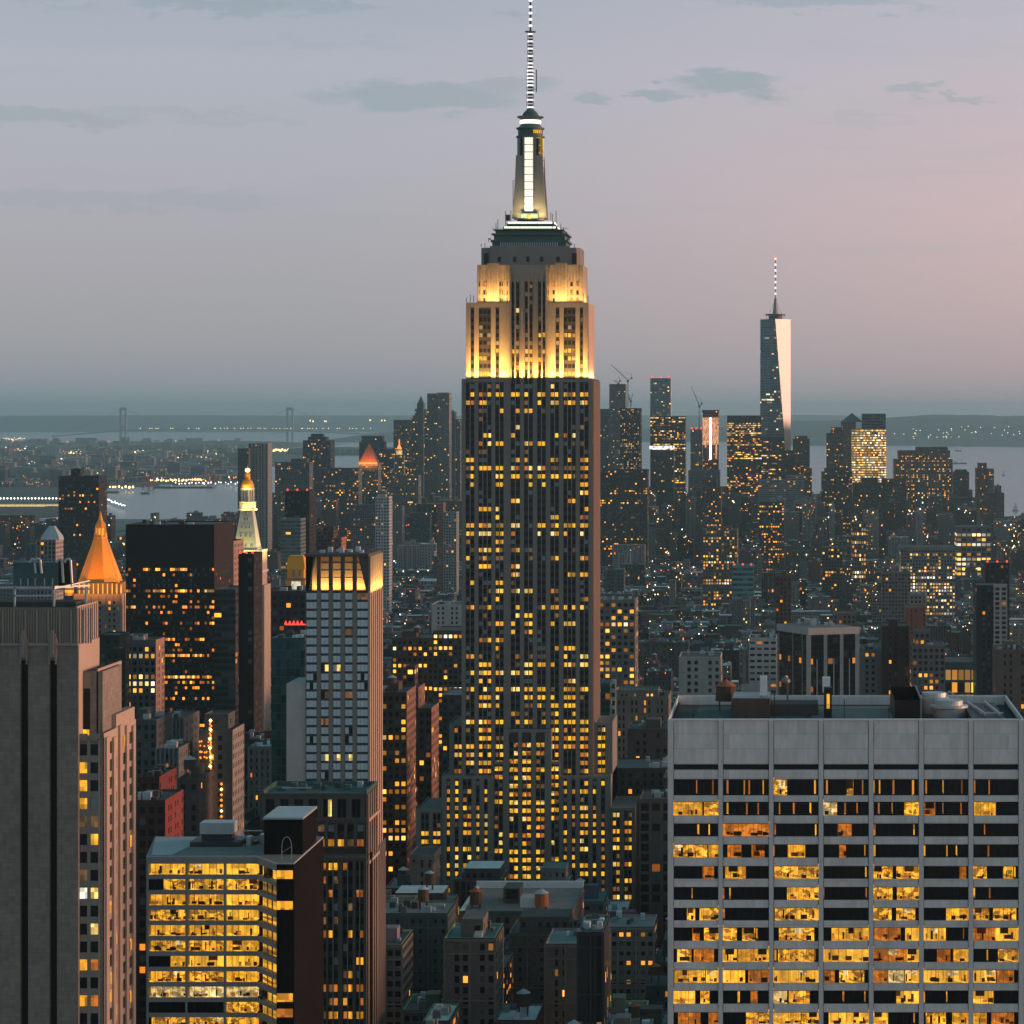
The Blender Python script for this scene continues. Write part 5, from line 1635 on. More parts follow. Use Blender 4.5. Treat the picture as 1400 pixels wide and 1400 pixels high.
def lantern_block():
    D = 1445.
    x = lambda p: X(p, D)
    zz = lambda p: Z(p, D)
    root = thing('lantern_house', 'small rooftop pavilion glowing yellow under a coppery mansard roof', 'pavilion', (x(404), D + 6, zz(808)))
    b = MB()
    b.box(x(391), x(417), D, D + 10, zz(808), zz(791), 'gold_leaf')
    b.box(x(392.5), x(415), D + .6, D + 9, zz(791), zz(778), 'gold_leaf')
    b.box(x(390.5), x(417.5), D - .5, D + 10, zz(793), zz(791), 'limestone_pale')
    b.build('wall', root)
    m = MB()
    cx, cyy = x(404), D + 5
    m.lathe(cx, cyy, [(6.6, zz(778)), (5.4, zz(761.5))], 'gold_leaf', n=4, rot=math.pi / 4)
    m.box(x(394.5), x(413.5), cyy - 4.1, cyy + 4.1, zz(761.5), zz(760), 'gold_leaf')
    m.build('mansard_roof', root)
    wn = Wins()
    wn.add((x(398.6), D - .1), (x(411), D - .1), zz(808), zz(795), 'win_white')
    wn.add((x(399.6), D + .5), (x(410.5), D + .5), zz(790), zz(779), 'win_dim')
    wn.finish(root)
    L = bpy.data.lights.new('pavilion_light', 'AREA'); L.shape = 'RECTANGLE'; L.size = 9; L.size_y = .6; L.energy = 1500; L.color = (1, .6, .15)
    o = bpy.data.objects.new('pavilion_light', L); COL.objects.link(o); o.parent = root
    o.location = (0, -9, -1); o.rotation_euler = Vector((0, .35, 1)).to_track_quat('-Z', 'Y').to_euler()


lantern_block()

r = tower('apartment_tower', 'grey tower wrapped in strings of orange worksite bulbs', 'tower', 1150, 272, 318, 998, 24, (.10, .105, .105), .10, .5, tone=.1, side=(.30, .27, .25), tiers=((280, 312, 976, 5, 14),), seed=55)
b = MB()
rg = random.Random(9)
for k in range(58):
    z_ = Z(985 + k * 2.5, 1149)
    a = X(288.2 + rg.uniform(-1.2, 1.2), 1149)
    sz = .42 if k % 5 else .7
    b.lathe(a, 1148.6, [(.1, z_ - sz), (sz, z_), (.1, z_ + sz)], 'lamp_orange' if k % 5 else 'lamp_warm', n=6)
for k in range(62):
    a = X(rg.uniform(272.5, 285), 1149); z_ = Z(rg.choice((1072, 1078, 1084, 1090, 1096, 1102, 1108, 1014, 1020, 1028, 1036)) + rg.uniform(-1, 1), 1149)
    b.lathe(a, 1149.4, [(.1, z_ - .35), (.38, z_), (.1, z_ + .35)], 'lamp_orange', n=5)
for k in range(12):
    z_ = Z(1072 + k * 7.4, 1149)
    b.lathe(X(302.4, 1149), 1149.4, [(.1, z_ - .6), (.6, z_), (.1, z_ + .6)], 'lamp_warm' if k % 4 == 1 else 'lamp_orange', n=6)
b.build_each('worksite_bulb', r[0])
o_ = bpy.data.objects[b and r[0].name]
tower('red_building', 'red brick building with a bright red west wall, beside the tan tower', 'building', 950, 176, 226, 1094, 28, (.07, .03, .026), .05, .6, tone=.1, side=(.24, .05, .042), slit=0, extra='p', seed=61)
tower('red_building', 'smaller dark red block behind the bright red wall', 'building', 1010, 190, 218, 1062, 28, (.06, .025, .022), .04, .5, tone=.2, side=(.20, .045, .04), extra='p')
tower('stone_building', 'grey-green ribbed building left of the bulb-strung tower', 'building', 1290, 212, 251, 982, 34, (.10, .115, .115), .03, .45, tone=.4, side=(.26, .22, .20), ribs=8, ribcol=(.16, .17, .17), extra='p')
tower('stone_building', 'dark flat-roofed block at the foot of the yellow-windowed tower', 'building', 1230, 176, 214, 984, 30, (.07, .085, .085), .02, .5, tone=.3, roofc=(.05, .07, .07), extra='pb')
tower('stone_building', 'grey-blue block with white pilasters below the ribbed building', 'building', 1130, 214, 244, 1023, 26, (.13, .14, .14), .06, .4, tone=.5, ribs=5, extra='p')
tower('brown_building', 'brown brick apartment house between the bulb-strung tower and red wall', 'apartment house', 1060, 243, 272, 1064, 26, (.09, .07, .06), .05, .4, tone=.3, extra='bt')
tower('stone_building', 'dark green-grey base block under the black campanile shaft', 'building', 1330, 322, 364, 1010, 30, (.05, .065, .065), .05, .5, tone=.4, extra='p')
# --- between the slim tower and the great skyscraper
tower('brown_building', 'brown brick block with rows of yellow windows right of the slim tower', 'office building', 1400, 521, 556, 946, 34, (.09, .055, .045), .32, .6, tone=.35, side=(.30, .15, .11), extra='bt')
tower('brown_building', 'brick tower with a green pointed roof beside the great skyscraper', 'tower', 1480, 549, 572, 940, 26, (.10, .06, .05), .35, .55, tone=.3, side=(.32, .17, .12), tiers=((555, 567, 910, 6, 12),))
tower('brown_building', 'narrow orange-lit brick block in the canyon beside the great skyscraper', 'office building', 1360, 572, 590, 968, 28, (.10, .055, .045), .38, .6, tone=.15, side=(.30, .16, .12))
tower('office_building', 'dark block with two full rows of yellow windows left of the shaft', 'office building', 1850, 592, 640, 862, 40, (.08, .065, .06), .75, .62, tone=.35, par=2, seed=71)
tower('office_building', 'long brown loft building with a yellow top row', 'loft building', 1900, 536, 592, 872, 40, (.085, .07, .065), .30, .55, tone=.35, extra='bt')
tower('white_building', 'white loft building with punched windows just left of the shaft', 'loft building', 2250, 590, 640, 826, 40, (.42, .43, .43), .04, .45, tone=.5, extra='p')
tower('stone_building', 'dark slab behind the left shoulder of the great skyscraper', 'office building', 1600, 604, 640, 950, 40, (.05, .05, .05), .06, .5, tone=.3, roofc=(.16, .17, .17))
tower('stone_building', 'pale blank stone block with flat cap in front of the skyscraper wing', 'building', 1180, 562, 592, 1172, 22, (.24, .20, .18), .0, .3, tone=.3, side=(.40, .27, .22), tiers=((560, 594, 1168, -.5, 23),))
# --- right of the great skyscraper
tower('hotel_building', 'arched stone building with bright yellow windows touching the skyscraper shaft', 'hotel', 1950, 818, 868, 820, 40, (.17, .16, .15), .60, .62, .55, 4.5, 4.4, .45, side=(.16, .14, .13), extra='p', seed=93)
tower('green_glass_block', 'green glass block pressed against the right side of the skyscraper', 'office building', 1480, 821, 834, 934, 30, (.05, .12, .11), .06, .9, .8, 2.6, 3.6, .35, .8)
tower('stone_building', 'stone building with arched top floor and green mansard right of the skyscraper', 'hotel', 1560, 838, 914, 952, 34, (.20, .18, .15), .12, .45, .6, 2.4, 4.2, .35, roofc=(.06, .12, .12), extra='p', seed=33, tiers=((842, 900, 943, 8, 20),))
tower('stone_building', 'dark teal-roofed building at the left corner of the white slab', 'building', 1400, 858, 914, 996, 30, (.09, .085, .075), .10, .45, tone=.3, roofc=(.05, .09, .09), extra='pb')
tower('stone_building', 'low dark building with teal roof and white skylight behind the right wing', 'building', 1330, 836, 918, 1050, 40, (.07, .065, .06), .05, .45, tone=.3, roofc=(.05, .10, .10), extra='p')
tower('brick_building', 'brown brick building with large arched panes between skyscraper wing and white slab', 'building', 1240, 874, 920, 1092, 30, (.15, .11, .09), .05, .7, .72, 4.6, 4.4, .2, roofc=(.10, .07, .06), extra='p')
r = tower('sign_tower', 'thin white slatted vertical sign board beside the right wing', 'sign', 1500, 835.5, 842, 929, 2, (.62, .62, .60), .0, .55, .55, 2.6, 4.4, .3, slit=0)
tower('white_building', 'white stone corner building with yellow windows behind the slab roof', 'loft building', 1800, 928, 985, 898, 40, (.40, .39, .37), .28, .5, .55, 4.2, 4.4, .35, extra='p', seed=17)
tower('white_building', 'white tiled low building with dark window bands near the ribbed black tower', 'building', 2150, 1024, 1062, 872, 36, (.50, .48, .46), .05, .7, .4, 5, 4.6, .3, extra='p')
tower('glass_tower', 'small bright teal glass box with red roof lights in the middle distance', 'office building', 3300, 1001, 1030, 773, 40, (.10, .27, .28), .02, .95, .5, 6, 6, .3, .3, extra='r')
tower('brick_building', 'red brick tower with darker sides in the middle distance', 'tower', 2500, 1060, 1082, 787, 30, (.13, .06, .05), .08, .5, tone=.3, side=(.3, .13, .1), extra='b')
tower('brown_building', 'dark brown brick tower with a dotted column of orange lamps', 'tower', 1780, 1206, 1243, 856, 34, (.055, .035, .03), .10, .4, tone=.1, extra='b', seed=47)
tower('stone_building', 'stepped beige apartment tower with setback terraces right of the orange-lamp tower', 'apartment tower', 1750, 1247, 1292, 882, 34, (.17, .155, .145), .16, .55, tone=.2, tiers=((1250, 1272, 862, 8, 16),), extra='p', seed=48)
tower('stone_building', 'light stone block with a row of yellow windows right of the ribbed black tower', 'building', 1800, 1173, 1206, 888, 34, (.22, .21, .20), .22, .5, tone=.4, extra='pt', seed=49)
tower('dark_tower', 'tall dark tower near the right edge', 'tower', 2200, 1347, 1380, 769, 40, (.03, .027, .026), .03, .5, tone=.2, extra='r')
tower('dark_tower', 'dark tower with a white latticed strip at the right edge', 'tower', 1900, 1335, 1362, 800, 36, (.035, .042, .042), .06, .5, tone=.3, side=(.05, .05, .05))
tower('dark_tower', 'narrow lattice-fronted white strip tower at right', 'tower', 1890, 1359, 1377, 799, 8, (.40, .36, .33), .03, .62, .62, 4.3, 3.2, .3)
tower('brick_building', 'brown brick building with arches at the right edge behind the slab', 'building', 1500, 1362, 1402, 888, 30, (.14, .105, .09), .14, .4, tone=.2, extra='pb')
tower('station_hall', 'low curved hall with a glowing row of square windows at right', 'hall', 2050, 1292, 1336, 905, 50, (.06, .08, .08), .95, .8, .8, 4.4, 9, .6, seed=44, par=5)
tower('red_tank_house', 'round red brick rooftop drum', 'building', 2450, 1238, 1266, 830, 30, (.26, .09, .06), .0, .3, tone=.3, side=(.3, .1, .06))
tower('stone_building', 'dark tower with rusty upper part right of the drum', 'tower', 2300, 1140, 1170, 838, 30, (.16, .13, .12), .1, .5, tone=.3, extra='t')

# --- downtown skyline and the far districts (distance, left, right, top)
def sky(label, D, a, b, t, dep, col, lit, nm='office_tower', **k):
    k.setdefault('cat', 'tower')
    cat = k.pop('cat')
    k.setdefault('pitch', 3.3); k.setdefault('fh', 3.8); k.setdefault('wf', .6)
    return tower(nm, label, cat, D, a, b, t, dep, col, lit, **k)


SLATE, STEEL, PALE = (.055, .075, .08), (.10, .12, .125), (.24, .24, .24)
sky('black block with spotted dim windows left of the orange pyramid tip', 3300, 80, 135, 651, 40, (.03, .03, .034), .10, tiers=((97, 110, 641, 10, 16),), tone=.5)
sky('dark-capped narrow slab of the ribbed pair above the golden lantern', 4600, 325, 340, 613, 30, (.10, .11, .115), .02, tone=.8)
sky('tall pale ribbed slab of the pair above the golden lantern', 4620, 340, 366, 606, 40, PALE, .02, ribs=6, ribcol=(.34, .33, .33), tone=.8)
sky('stepped dark courthouse tower alone against the bay', 5600, 414, 452, 602, 50, SLATE, .12, tiers=((425, 441, 593, 10, 20), (421, 446, 597, 6, 30)), tone=.6)
sky('flat-topped grey slab left of the stepped courthouse', 5000, 376, 423, 632, 40, STEEL, .12, tiers=((398, 420, 627, 8, 20),), tone=.8)
sky('long pale slab with yellow floor below the stepped courthouse', 4800, 440, 490, 640, 40, (.08, .10, .105), .20, tone=.4)
sky('dark trapezoid tower behind the small orange pyramid', 6300, 491, 525, 604, 40, SLATE, .05, tiers=((494, 523, 596, 5, 30),))
sky('low speckled block to the right of the small orange pyramid', 6000, 516, 540, 614, 40, SLATE, .30, tone=.5)
sky('wide colonnaded block under the gold-statue tower', 5200, 532, 572, 650, 40, (.14, .15, .15), .14, tiers=((540, 552, 622, 12, 12),), tone=.7)
sky('grey grid office tower left of the green spire', 6300, 538, 563, 574, 40, STEEL, .16, tone=.6)
sky('stepped tower rising to a pointed green spire', 6200, 563, 585, 568, 40, (.08, .10, .105), .16, tiers=((567, 582, 559, 6, 24), (570, 580, 551, 10, 16)), tone=.7)
r = sky('rippled steel apartment tower, taller right half of a pair', 5700, 597, 614, 536.7, 40, (.17, .165, .165), .07, side=(.42, .32, .30), tone=.9)
sky('rippled steel apartment tower, left half of a pair', 5710, 584, 597.5, 537.8, 36, (.15, .15, .155), .07, side=(.36, .27, .26), tone=.9)
sky('gable-topped tower just left of the great skyscraper', 6400, 614, 629, 573, 40, SLATE, .08, tiers=((616, 623, 563, 6, 20),), tone=.7)
sky('small white residential tower in the low district', 3500, 513, 532, 679, 26, (.42, .43, .44), .04, tiers=((516, 527, 676, 6, 12),), tone=.7)
sky('black slab with red corner lights behind the slim tower', 2900, 389.5, 423, 671, 40, (.022, .02, .022), .02, extra='r')
sky('pale banded glass block leaning on the black slab', 2860, 384, 411, 709, 30, (.14, .18, .17), .10, wf=.96, gl=.7, pitch=5, tone=.7)
sky('red brick block with white rooftop lamps', 3000, 425, 456, 725, 30, (.09, .05, .045), .05, tiers=((441, 456, 720, 6, 12),))
sky('lit red brick block right of the rooftop lamps', 2950, 453, 467, 735, 30, (.20, .09, .07), .05, side=(.45, .18, .12))
sky('salmon brick slab in the low district', 3900, 597, 606, 688, 26, (.24, .12, .10), .03)
sky('grey concrete slab pair left of the shaft', 3800, 606, 624, 700, 30, (.24, .26, .26), .03)
sky('beige long block left of the courthouse pyramid', 4300, 480, 532, 690, 40, (.11, .11, .11), .08)
sky('grey box tower hugging the right side of the shaft', 5600, 818, 834, 559, 40, STEEL, .05, tone=.8)
sky('speckled tower under construction left of the black one', 5500, 833, 855, 525, 40, (.12, .13, .135), .30, tiers=(), tone=.95, wf=.4, hf=.3)
sky('black tower under construction with pink site lamps', 5400, 848, 876, 558, 40, (.022, .022, .026), .40, tone=.75, wf=.4, hf=.4)
sky('wide black block with rows of yellow windows', 4500, 820, 885, 642, 50, (.03, .034, .036), .16, tone=.4, wf=.7)
sky('tall pale-sided twin slab with red roof lights', 5900, 889, 917, 517, 50, (.16, .25, .28), .07, gl=.6, wf=.9, side=(.62, .44, .42), extra='r', tone=.9)
sky('mid tower with glowing yellow floors in front of the twin slab', 5700, 889, 937, 569, 50, SLATE, .34, tiers=(), tone=.55, wf=.85)
r = sky('small black tower with a brilliant white lit belt', 5300, 889, 921, 616, 40, (.03, .034, .036), .05, tone=.9)
b = MB(); b.box(X(888, 5299), X(922, 5299), 5298, 5299.5, Z(614.5, 5299), Z(609.5, 5299), 'site_belt', faces='frtd'); b.build('lit_floor', r[0])
sky('slender grey tower left of the glowing construction', 5500, 944, 960, 587, 36, (.14, .15, .15), .08, extra='r', tone=.7)
r = sky('tower under construction with vertical strips of white light', 5600, 961, 982, 563, 40, (.12, .055, .04), .10, tone=.2, tiers=((960, 983, 560.5, -1, 42),))
b = MB()
for a in (963.6, 970.2, 978.0):
    b.box(X(a, 5598), X(a + 2.4, 5598), 5597, 5599, Z(628 if a > 965 else 612, 5598), Z(571, 5598), 'hoarding_light' if a != 970.2 else 'lamp_white', faces='flrt')
b.box(X(960.5, 5598), X(982.5, 5598), 5597.3, 5599, Z(608, 5598), Z(571, 5598), 'hoarding_light', faces='f')
b.build_each('site_light', r[0])
sky('grey block under the glowing construction tower', 5200, 941, 984, 643, 40, (.10, .115, .12), .05)
sky('dark office tower with rows of gold floors left of the tallest glass tower', 5600, 994, 1041, 568, 50, (.035, .045, .045), .42, gl=.3, wf=.9, tone=.4, par=14)
sky('slim dark office block at the foot of the glass tower', 5500, 1041, 1072, 598, 40, (.03, .042, .046), .38, gl=.3, wf=.9, tone=.6, par=3)
sky('dark cube at the right foot of the glass tower', 5400, 1068, 1087, 616, 40, (.035, .036, .038), .08)
sky('pale striped low block below the glass tower', 5000, 1036, 1100, 656, 40, (.20, .23, .24), .10, wf=.97, hf=.45, gl=.2, tiers=((1075, 1099, 650, 5, 30),), tone=.45)
sky('dark block with gold windows below the striped block', 4300, 1038, 1072, 686, 40, (.05, .055, .056), .30, tone=.3)
sky('stepped brown tower with gold windows, left of the dark office tower', 4600, 952, 986, 667, 40, (.09, .075, .07), .12, tiers=((960, 980, 655, 6, 20),), tone=.4)
sky('broad terraced yellow-lit block in the low district', 3600, 961, 1008, 724, 50, (.14, .13, .12), .55, tone=.4, tiers=((967, 1000, 720, 6, 30),))
sky('tower with rounded shoulders right of the tallest glass tower', 5900, 1084, 1107, 600, 40, (.065, .07, .075), .16, tiers=((1087, 1104, 596, 5, 30), (1080, 1110, 640, -5, 8)), tone=.5)
sky('stepped tower carrying a green pyramid roof', 5800, 1130, 1166, 592, 50, (.07, .085, .085), .12, tiers=((1136, 1164, 584, 8, 36), (1150, 1164, 576, 8, 36)), tone=.35)
sky('blazing gold-lit office tower', 5700, 1165, 1211.5, 586, 50, (.30, .22, .10), 9., wf=.9, hf=.55, pitch=3.3, fh=4.9, tone=.4, side=(.2, .15, .1), tiers=())
sky('dark louvred top of the gold-lit tower', 5735, 1178.5, 1211, 565.5, 30, (.09, .10, .105), .0, wf=.98, hf=.4, pitch=6, fh=6)
sky('black twin tower in front of the green pyramid', 5200, 1123, 1165, 645, 40, (.03, .034, .037), .12, tiers=((1127, 1160, 640, 5, 30),), tone=.6)
sky('dark brick wall of apartments below the gold-lit tower', 4900, 1166, 1212, 660, 40, (.06, .045, .042), .06, tiers=((1178, 1200, 653, 5, 20),))
sky('broad stepped bank headquarters with rows of orange windows', 5400, 1222, 1302.5, 628, 60, (.13, .11, .10), .34, tiers=((1228, 1299, 616, 5, 50), (1253, 1296, 611, 3, 56)), tone=.35, wf=.5)
sky('dark block filling the gap right of the gold-lit tower', 5300, 1206, 1240, 655, 40, (.045, .05, .05), .06)
sky('small grey office block right of the bank headquarters', 5500, 1303, 1325, 645, 40, SLATE, .05, tiers=((1306, 1322, 642, 5, 20),))
sky('brick riverside tower with a lit top corner', 5300, 1334.7, 1350, 640, 36, (.14, .085, .07), .10, tiers=((1337, 1349, 633, 6, 20),), tone=.4)
sky('grey half of the riverside brick tower', 5310, 1350, 1359, 641, 36, (.14, .15, .15), .12)
sky('turreted brick apartment block by the river', 5200, 1347, 1373, 674, 40, (.12, .08, .07), .08, tiers=((1360, 1369, 664, 6, 14),), tone=.4)
sky('long pale building with four rows of white-gold windows', 3300, 1232, 1306, 748, 60, (.19, .18, .175), .85, tone=.7, wf=.6, par=3)
sky('low hall with two rows of yellow windows', 4100, 1308, 1355, 720, 60, (.10, .11, .11), .95, tone=.55, wf=.75, pitch=7, fh=7)
sky('orange-lit low block left of the long pale building', 4000, 1165, 1184, 714, 40, (.10, .09, .08), .9, tone=.45, fh=6)
sky('beige slab apartment block in the middle distance', 2900, 1206, 1245, 782, 30, (.19, .15, .13), .05, extra='p', side=(.24, .18, .15))
sky('pink stone apartment slab near the beige slab', 2600, 1244, 1266, 812, 30, (.27, .22, .19), .03, extra='p')
sky('tiered orange-lit factory roof in the middle distance', 3400, 1124, 1152, 748, 40, (.07, .075, .075), .30, tone=.5)


# crowned tops and special shapes
def pyramid(root, D, a, b, zb, zt, mat, name='pyramid_roof', dep=None, glow=None):
    x0, x1 = X(a, D), X(b, D)
    m = MB()
    c = (x0 + x1) / 2
    r_ = (x1 - x0) / 2 * math.sqrt(2)
    m.lathe(c, D + (x1 - x0) / 2, [(r_, Z(zb, D)), (.3, Z(zt, D))], mat, n=4, rot=math.pi / 4, cap=False)
    if glow:
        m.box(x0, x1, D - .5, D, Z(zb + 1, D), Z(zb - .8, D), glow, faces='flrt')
    return m.build(name, root)


D = 5500.
r = sky('courthouse tower under a glowing orange pyramid roof', D, 490.5, 517, 633, 40, (.16, .13, .12), .14, side=(.34, .24, .2), tone=.4)
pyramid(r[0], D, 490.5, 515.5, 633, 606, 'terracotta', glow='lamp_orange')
L = bpy.data.lights.new('roof_light', 'AREA'); L.shape = 'RECTANGLE'; L.size = 34; L.size_y = 4; L.energy = 26000; L.color = (1, .35, .06)
o = bpy.data.objects.new('roof_light', L); COL.objects.link(o); o.parent = r[0]
o.location = (0, -34, Z(636, D)); o.rotation_euler = Vector((0, .8, 1)).to_track_quat('-Z', 'Y').to_euler()
D = 5350.
r = sky('tapering municipal tower crowned by a small gold statue', D, 539, 552, 640, 20, (.15, .16, .155), .08, tone=.6)
m = MB(); cx = X(545, D)
m.lathe(cx, D + 9, [(11, Z(641, D)), (8, Z(625, D)), (5.4, Z(623, D)), (5.2, Z(615, D)), (5.8, Z(614.5, D))], 'grey_concrete', n=10)
m.lathe(cx, D + 9, [(5.5, Z(622, D)), (5.5, Z(616, D))], 'win_pale', n=10, cap=False)
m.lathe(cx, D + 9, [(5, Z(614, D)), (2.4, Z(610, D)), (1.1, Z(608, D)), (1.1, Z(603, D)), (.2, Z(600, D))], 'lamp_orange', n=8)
m.build('cupola', r[0])
r = sky('slim green-spired stone tower in the financial cluster', 6150, 571, 579, 552, 12, (.09, .12, .12), .0)
pyramid(r[0], 6150, 570.5, 579.5, 552, 541, 'copper_green', 'spire')
r = sky('pointed gable tower half hidden beside the shaft', 6390, 615, 622, 566, 14, SLATE, .0)
pyramid(r[0], 6390, 614.5, 623, 566, 560, 'copper_green', 'spire')
r = sky('green pyramid-capped upper stage of the financial centre', 5790, 1152, 1170, 577, 30, (.09, .11, .105), .1)
pyramid(r[0], 5790, 1150, 1180, 577, 564.5, 'copper_green')
r = sky('little turret on the riverside apartment block', 5195, 1361, 1368, 668, 10, (.12, .09, .08), 0.)
pyramid(r[0], 5195, 1361, 1368, 668, 661, 'copper_green', 'spire')
r = sky('grey mausoleum-like stone tower behind the tan tower', 2450, 50, 76, 738, 26, (.15, .15, .15), .05, ribs=5, ribcol=(.28, .27, .27), side=(.42, .36, .34))
m = MB()
cx = X(66, 2450); m.lathe(cx, 2463, [(11.5, Z(739, 2450)), (10.6, Z(734, 2450)), (4.2, Z(722, 2450)), (3.4, Z(720, 2450))], 'zinc', n=4, rot=math.pi / 4)
m.build('stepped_roof', r[0])


def glass_skyscraper():
    D = 5800.
    s = D / F
    root = thing('glass_skyscraper', 'tallest glass tower on the horizon with tapering mirrored faces and white spire', 'skyscraper', (X(1060, D), D + 31, 0))
    cx, cyy, hw = X(1060, D), D + 31., 31.
    zb, zt = 55., Z(436, D)
    B = [(cx - hw, cyy - hw), (cx + hw, cyy - hw), (cx + hw, cyy + hw), (cx - hw, cyy + hw)]
    Tp = [(cx, cyy - hw), (cx + hw, cyy), (cx, cyy + hw), (cx - hw, cyy)]
    w_ = MB()
    w_.style((.09, .15, .175), (.16, 3, .86), (1.25, .5, .85))
    fh = 4.6 * s * .8
    n = (zt - zb) / fh
    def tri(a, b, c, mat='facade'):
        def uvp(p):
            return ((p[0] - cx + (p[1] - cyy) * .6) / 4.2, (p[2] - zt - 8) / fh)
        w_.face([a, b, c], mat, [uvp(a), uvp(b), uvp(c)])
    lo = [(*p, zb) for p in B]
    hi = [(*p, zt) for p in Tp]
    tri(lo[0], lo[1], hi[0])                      # north
    tri(lo[3], lo[0], hi[3])
    tri(lo[0], hi[0], hi[3])
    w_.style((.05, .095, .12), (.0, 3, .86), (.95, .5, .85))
    tri(lo[1], hi[1], hi[0], 'west_sky_glass')
    tri(lo[1], lo[2], hi[1], 'west_sky_glass')
    tri(lo[2], hi[2], hi[1], 'wtc_glass')
    tri(lo[2], lo[3], hi[2], 'wtc_glass')
    tri(lo[3], hi[3], hi[2], 'wtc_glass')
    w_.face(hi, 'roof_tar')
    w_.box(cx - hw, cx + hw, cyy - hw, cyy + hw, 0, zb, 'wtc_glass')
    w_.build('glass_wall', root)
    r_ = MB()
    r_.lathe(cx, cyy, [(14, zt), (14, Z(431, D)), (20.5, Z(430.6, D)), (20.5, Z(428.8, D)), (13, Z(428.6, D))], 'steel_dark', n=24)
    for a in (-17, -11, -5, 5, 11, 17):
        r_.bar((cx + a, cyy - 14, zt), (cx + a * 1.1, cyy - 16, Z(429, D)), .5, 'aluminium')
    r_.build('ring_platform', root)
    sp_ = MB()
    sp_.lathe(cx, cyy, [(6.2, Z(429, D)), (4.6, Z(421, D)), (2.6, Z(409, D))], 'aluminium', n=10)
    sp_.lathe(cx, cyy, [(2.6, Z(409, D)), (2.6, Z(407.6, D)), (1.0, Z(407, D))], 'steel_dark', n=10)
    for a in (-1, 1):
        sp_.bar((cx + a * 13, cyy, Z(429, D)), (cx + a * 1.5, cyy, Z(411, D)), .35, 'steel_dark')
    for k in range(7):
        t0 = 407 - k * 8
        sp_.lathe(cx, cyy, [(1.0, Z(t0, D)), (.9, Z(t0 - 4.6, D))], 'steel_dark', n=6)
        sp_.lathe(cx, cyy, [(.9, Z(t0 - 4.6, D)), (1.9, Z(t0 - 5.2, D)), (1.9, Z(t0 - 7.4, D)), (.8, Z(t0 - 8, D))], 'antenna_lit', n=8)
    sp_.lathe(cx, cyy, [(.5, Z(351, D)), (1.7, Z(350.5, D)), (1.7, Z(348.8, D)), (.2, Z(348, D))], 'lamp_red', n=8)
    sp_.build('spire', root)
    occupy(cx - 33, cx + 33, D - 2, D + 66, 436)


glass_skyscraper()


def crane(D, pm, yb, yt, jx, jy, kx, label):
    root = thing('tower_crane', label, 'crane', (X(pm, D), D + 10, Z(yb, D)))
    p = lambda a, b: (X(a, D), D + 10., Z(b, D))
    m = MB()
    for dx in (-1.1, 1.1):
        m.bar((X(pm, D) + dx, D + 10, Z(yb, D)), (X(pm, D) + dx, D + 10, Z(yt, D)), .42, 'steel_dark')
    n = 9
    for k in range(n):
        za, zb = Z(yb + (yt - yb) * k / n, D), Z(yb + (yt - yb) * (k + 1) / n, D)
        m.bar((X(pm, D) - 1.1, D + 10, za), (X(pm, D) + 1.1, D + 10, zb), .25, 'steel_dark')
    m.build('mast', root)
    j = MB()
    j.bar(p(pm, yt), p(jx, jy), .6, 'steel_dark'); j.bar(p(pm, yt - 1.4), p(jx, jy), .35, 'steel_dark')
    j.build('jib', root)
    c = MB()
    c.bar(p(pm, yt), p(kx, yt - 3), .7, 'steel_dark'); c.bar(p(kx, yt - 3), p(kx - .6, yt - 9), .45, 'steel_dark'); c.bar(p(kx - .6, yt - 9), p((pm + jx) / 2, (yt + jy) / 2 - 1), .22, 'steel_dark')
    c.box(X(kx - .8, D), X(kx + 1.2, D), D + 8, D + 12, Z(yt - 2, D), Z(yt - 4.4, D), 'steel_dark')
    c.build('counter_jib', root)
    k = MB(); k.box(X(pm, D) - 2, X(pm, D) + 2, D + 8, D + 12, Z(yt + 2, D), Z(yt - .5, D), 'steel_dark'); k.build('cab', root)


crane(5500, 858, 557, 520, 834.5, 498, 863, 'luffing tower crane above the black tower under construction')
crane(5450, 862, 557, 548, 865, 537, 860, 'low stubby crane perched on the black construction tower')
crane(5600, 956, 590, 555, 944.5, 528, 959, 'luffing tower crane left of the light-striped construction tower')
crane(5520, 845, 527, 524, 838, 519.5, 847, 'small rooftop derrick on the speckled construction tower')


# ================================================================== THE SETTING: bay, shores, hills, bridge
def sheet(name, pts, z, mat):
    m = MB()
    m.face([(a, b, z) for a, b in pts], mat)
    o = m.build(name, loc=(0, 0, 0))
    o['kind'] = 'structure'
    return o


def G(px, py):
    """ground point seen at that place of the photograph"""
    D = H * F / (py - HY)
    return (X(px, D), D)


sheet('bay_water', [(-60000, -2000), (60000, -2000), (60000, 90000), (-60000, 90000)], -1.2, 'bay_water')
# Manhattan: narrow towards the south, rivers on both sides
sheet('ground', [(-2400, -500), (1300, -500), (1300, 3800), (900, 5000), (560, 6050), (500, 7300), (120, 7900), (-420, 8000), (-900, 7700), (-1350, 7000), (-1700, 6000), (-2300, 5200), (-2400, 4000)], 0, 'asphalt')


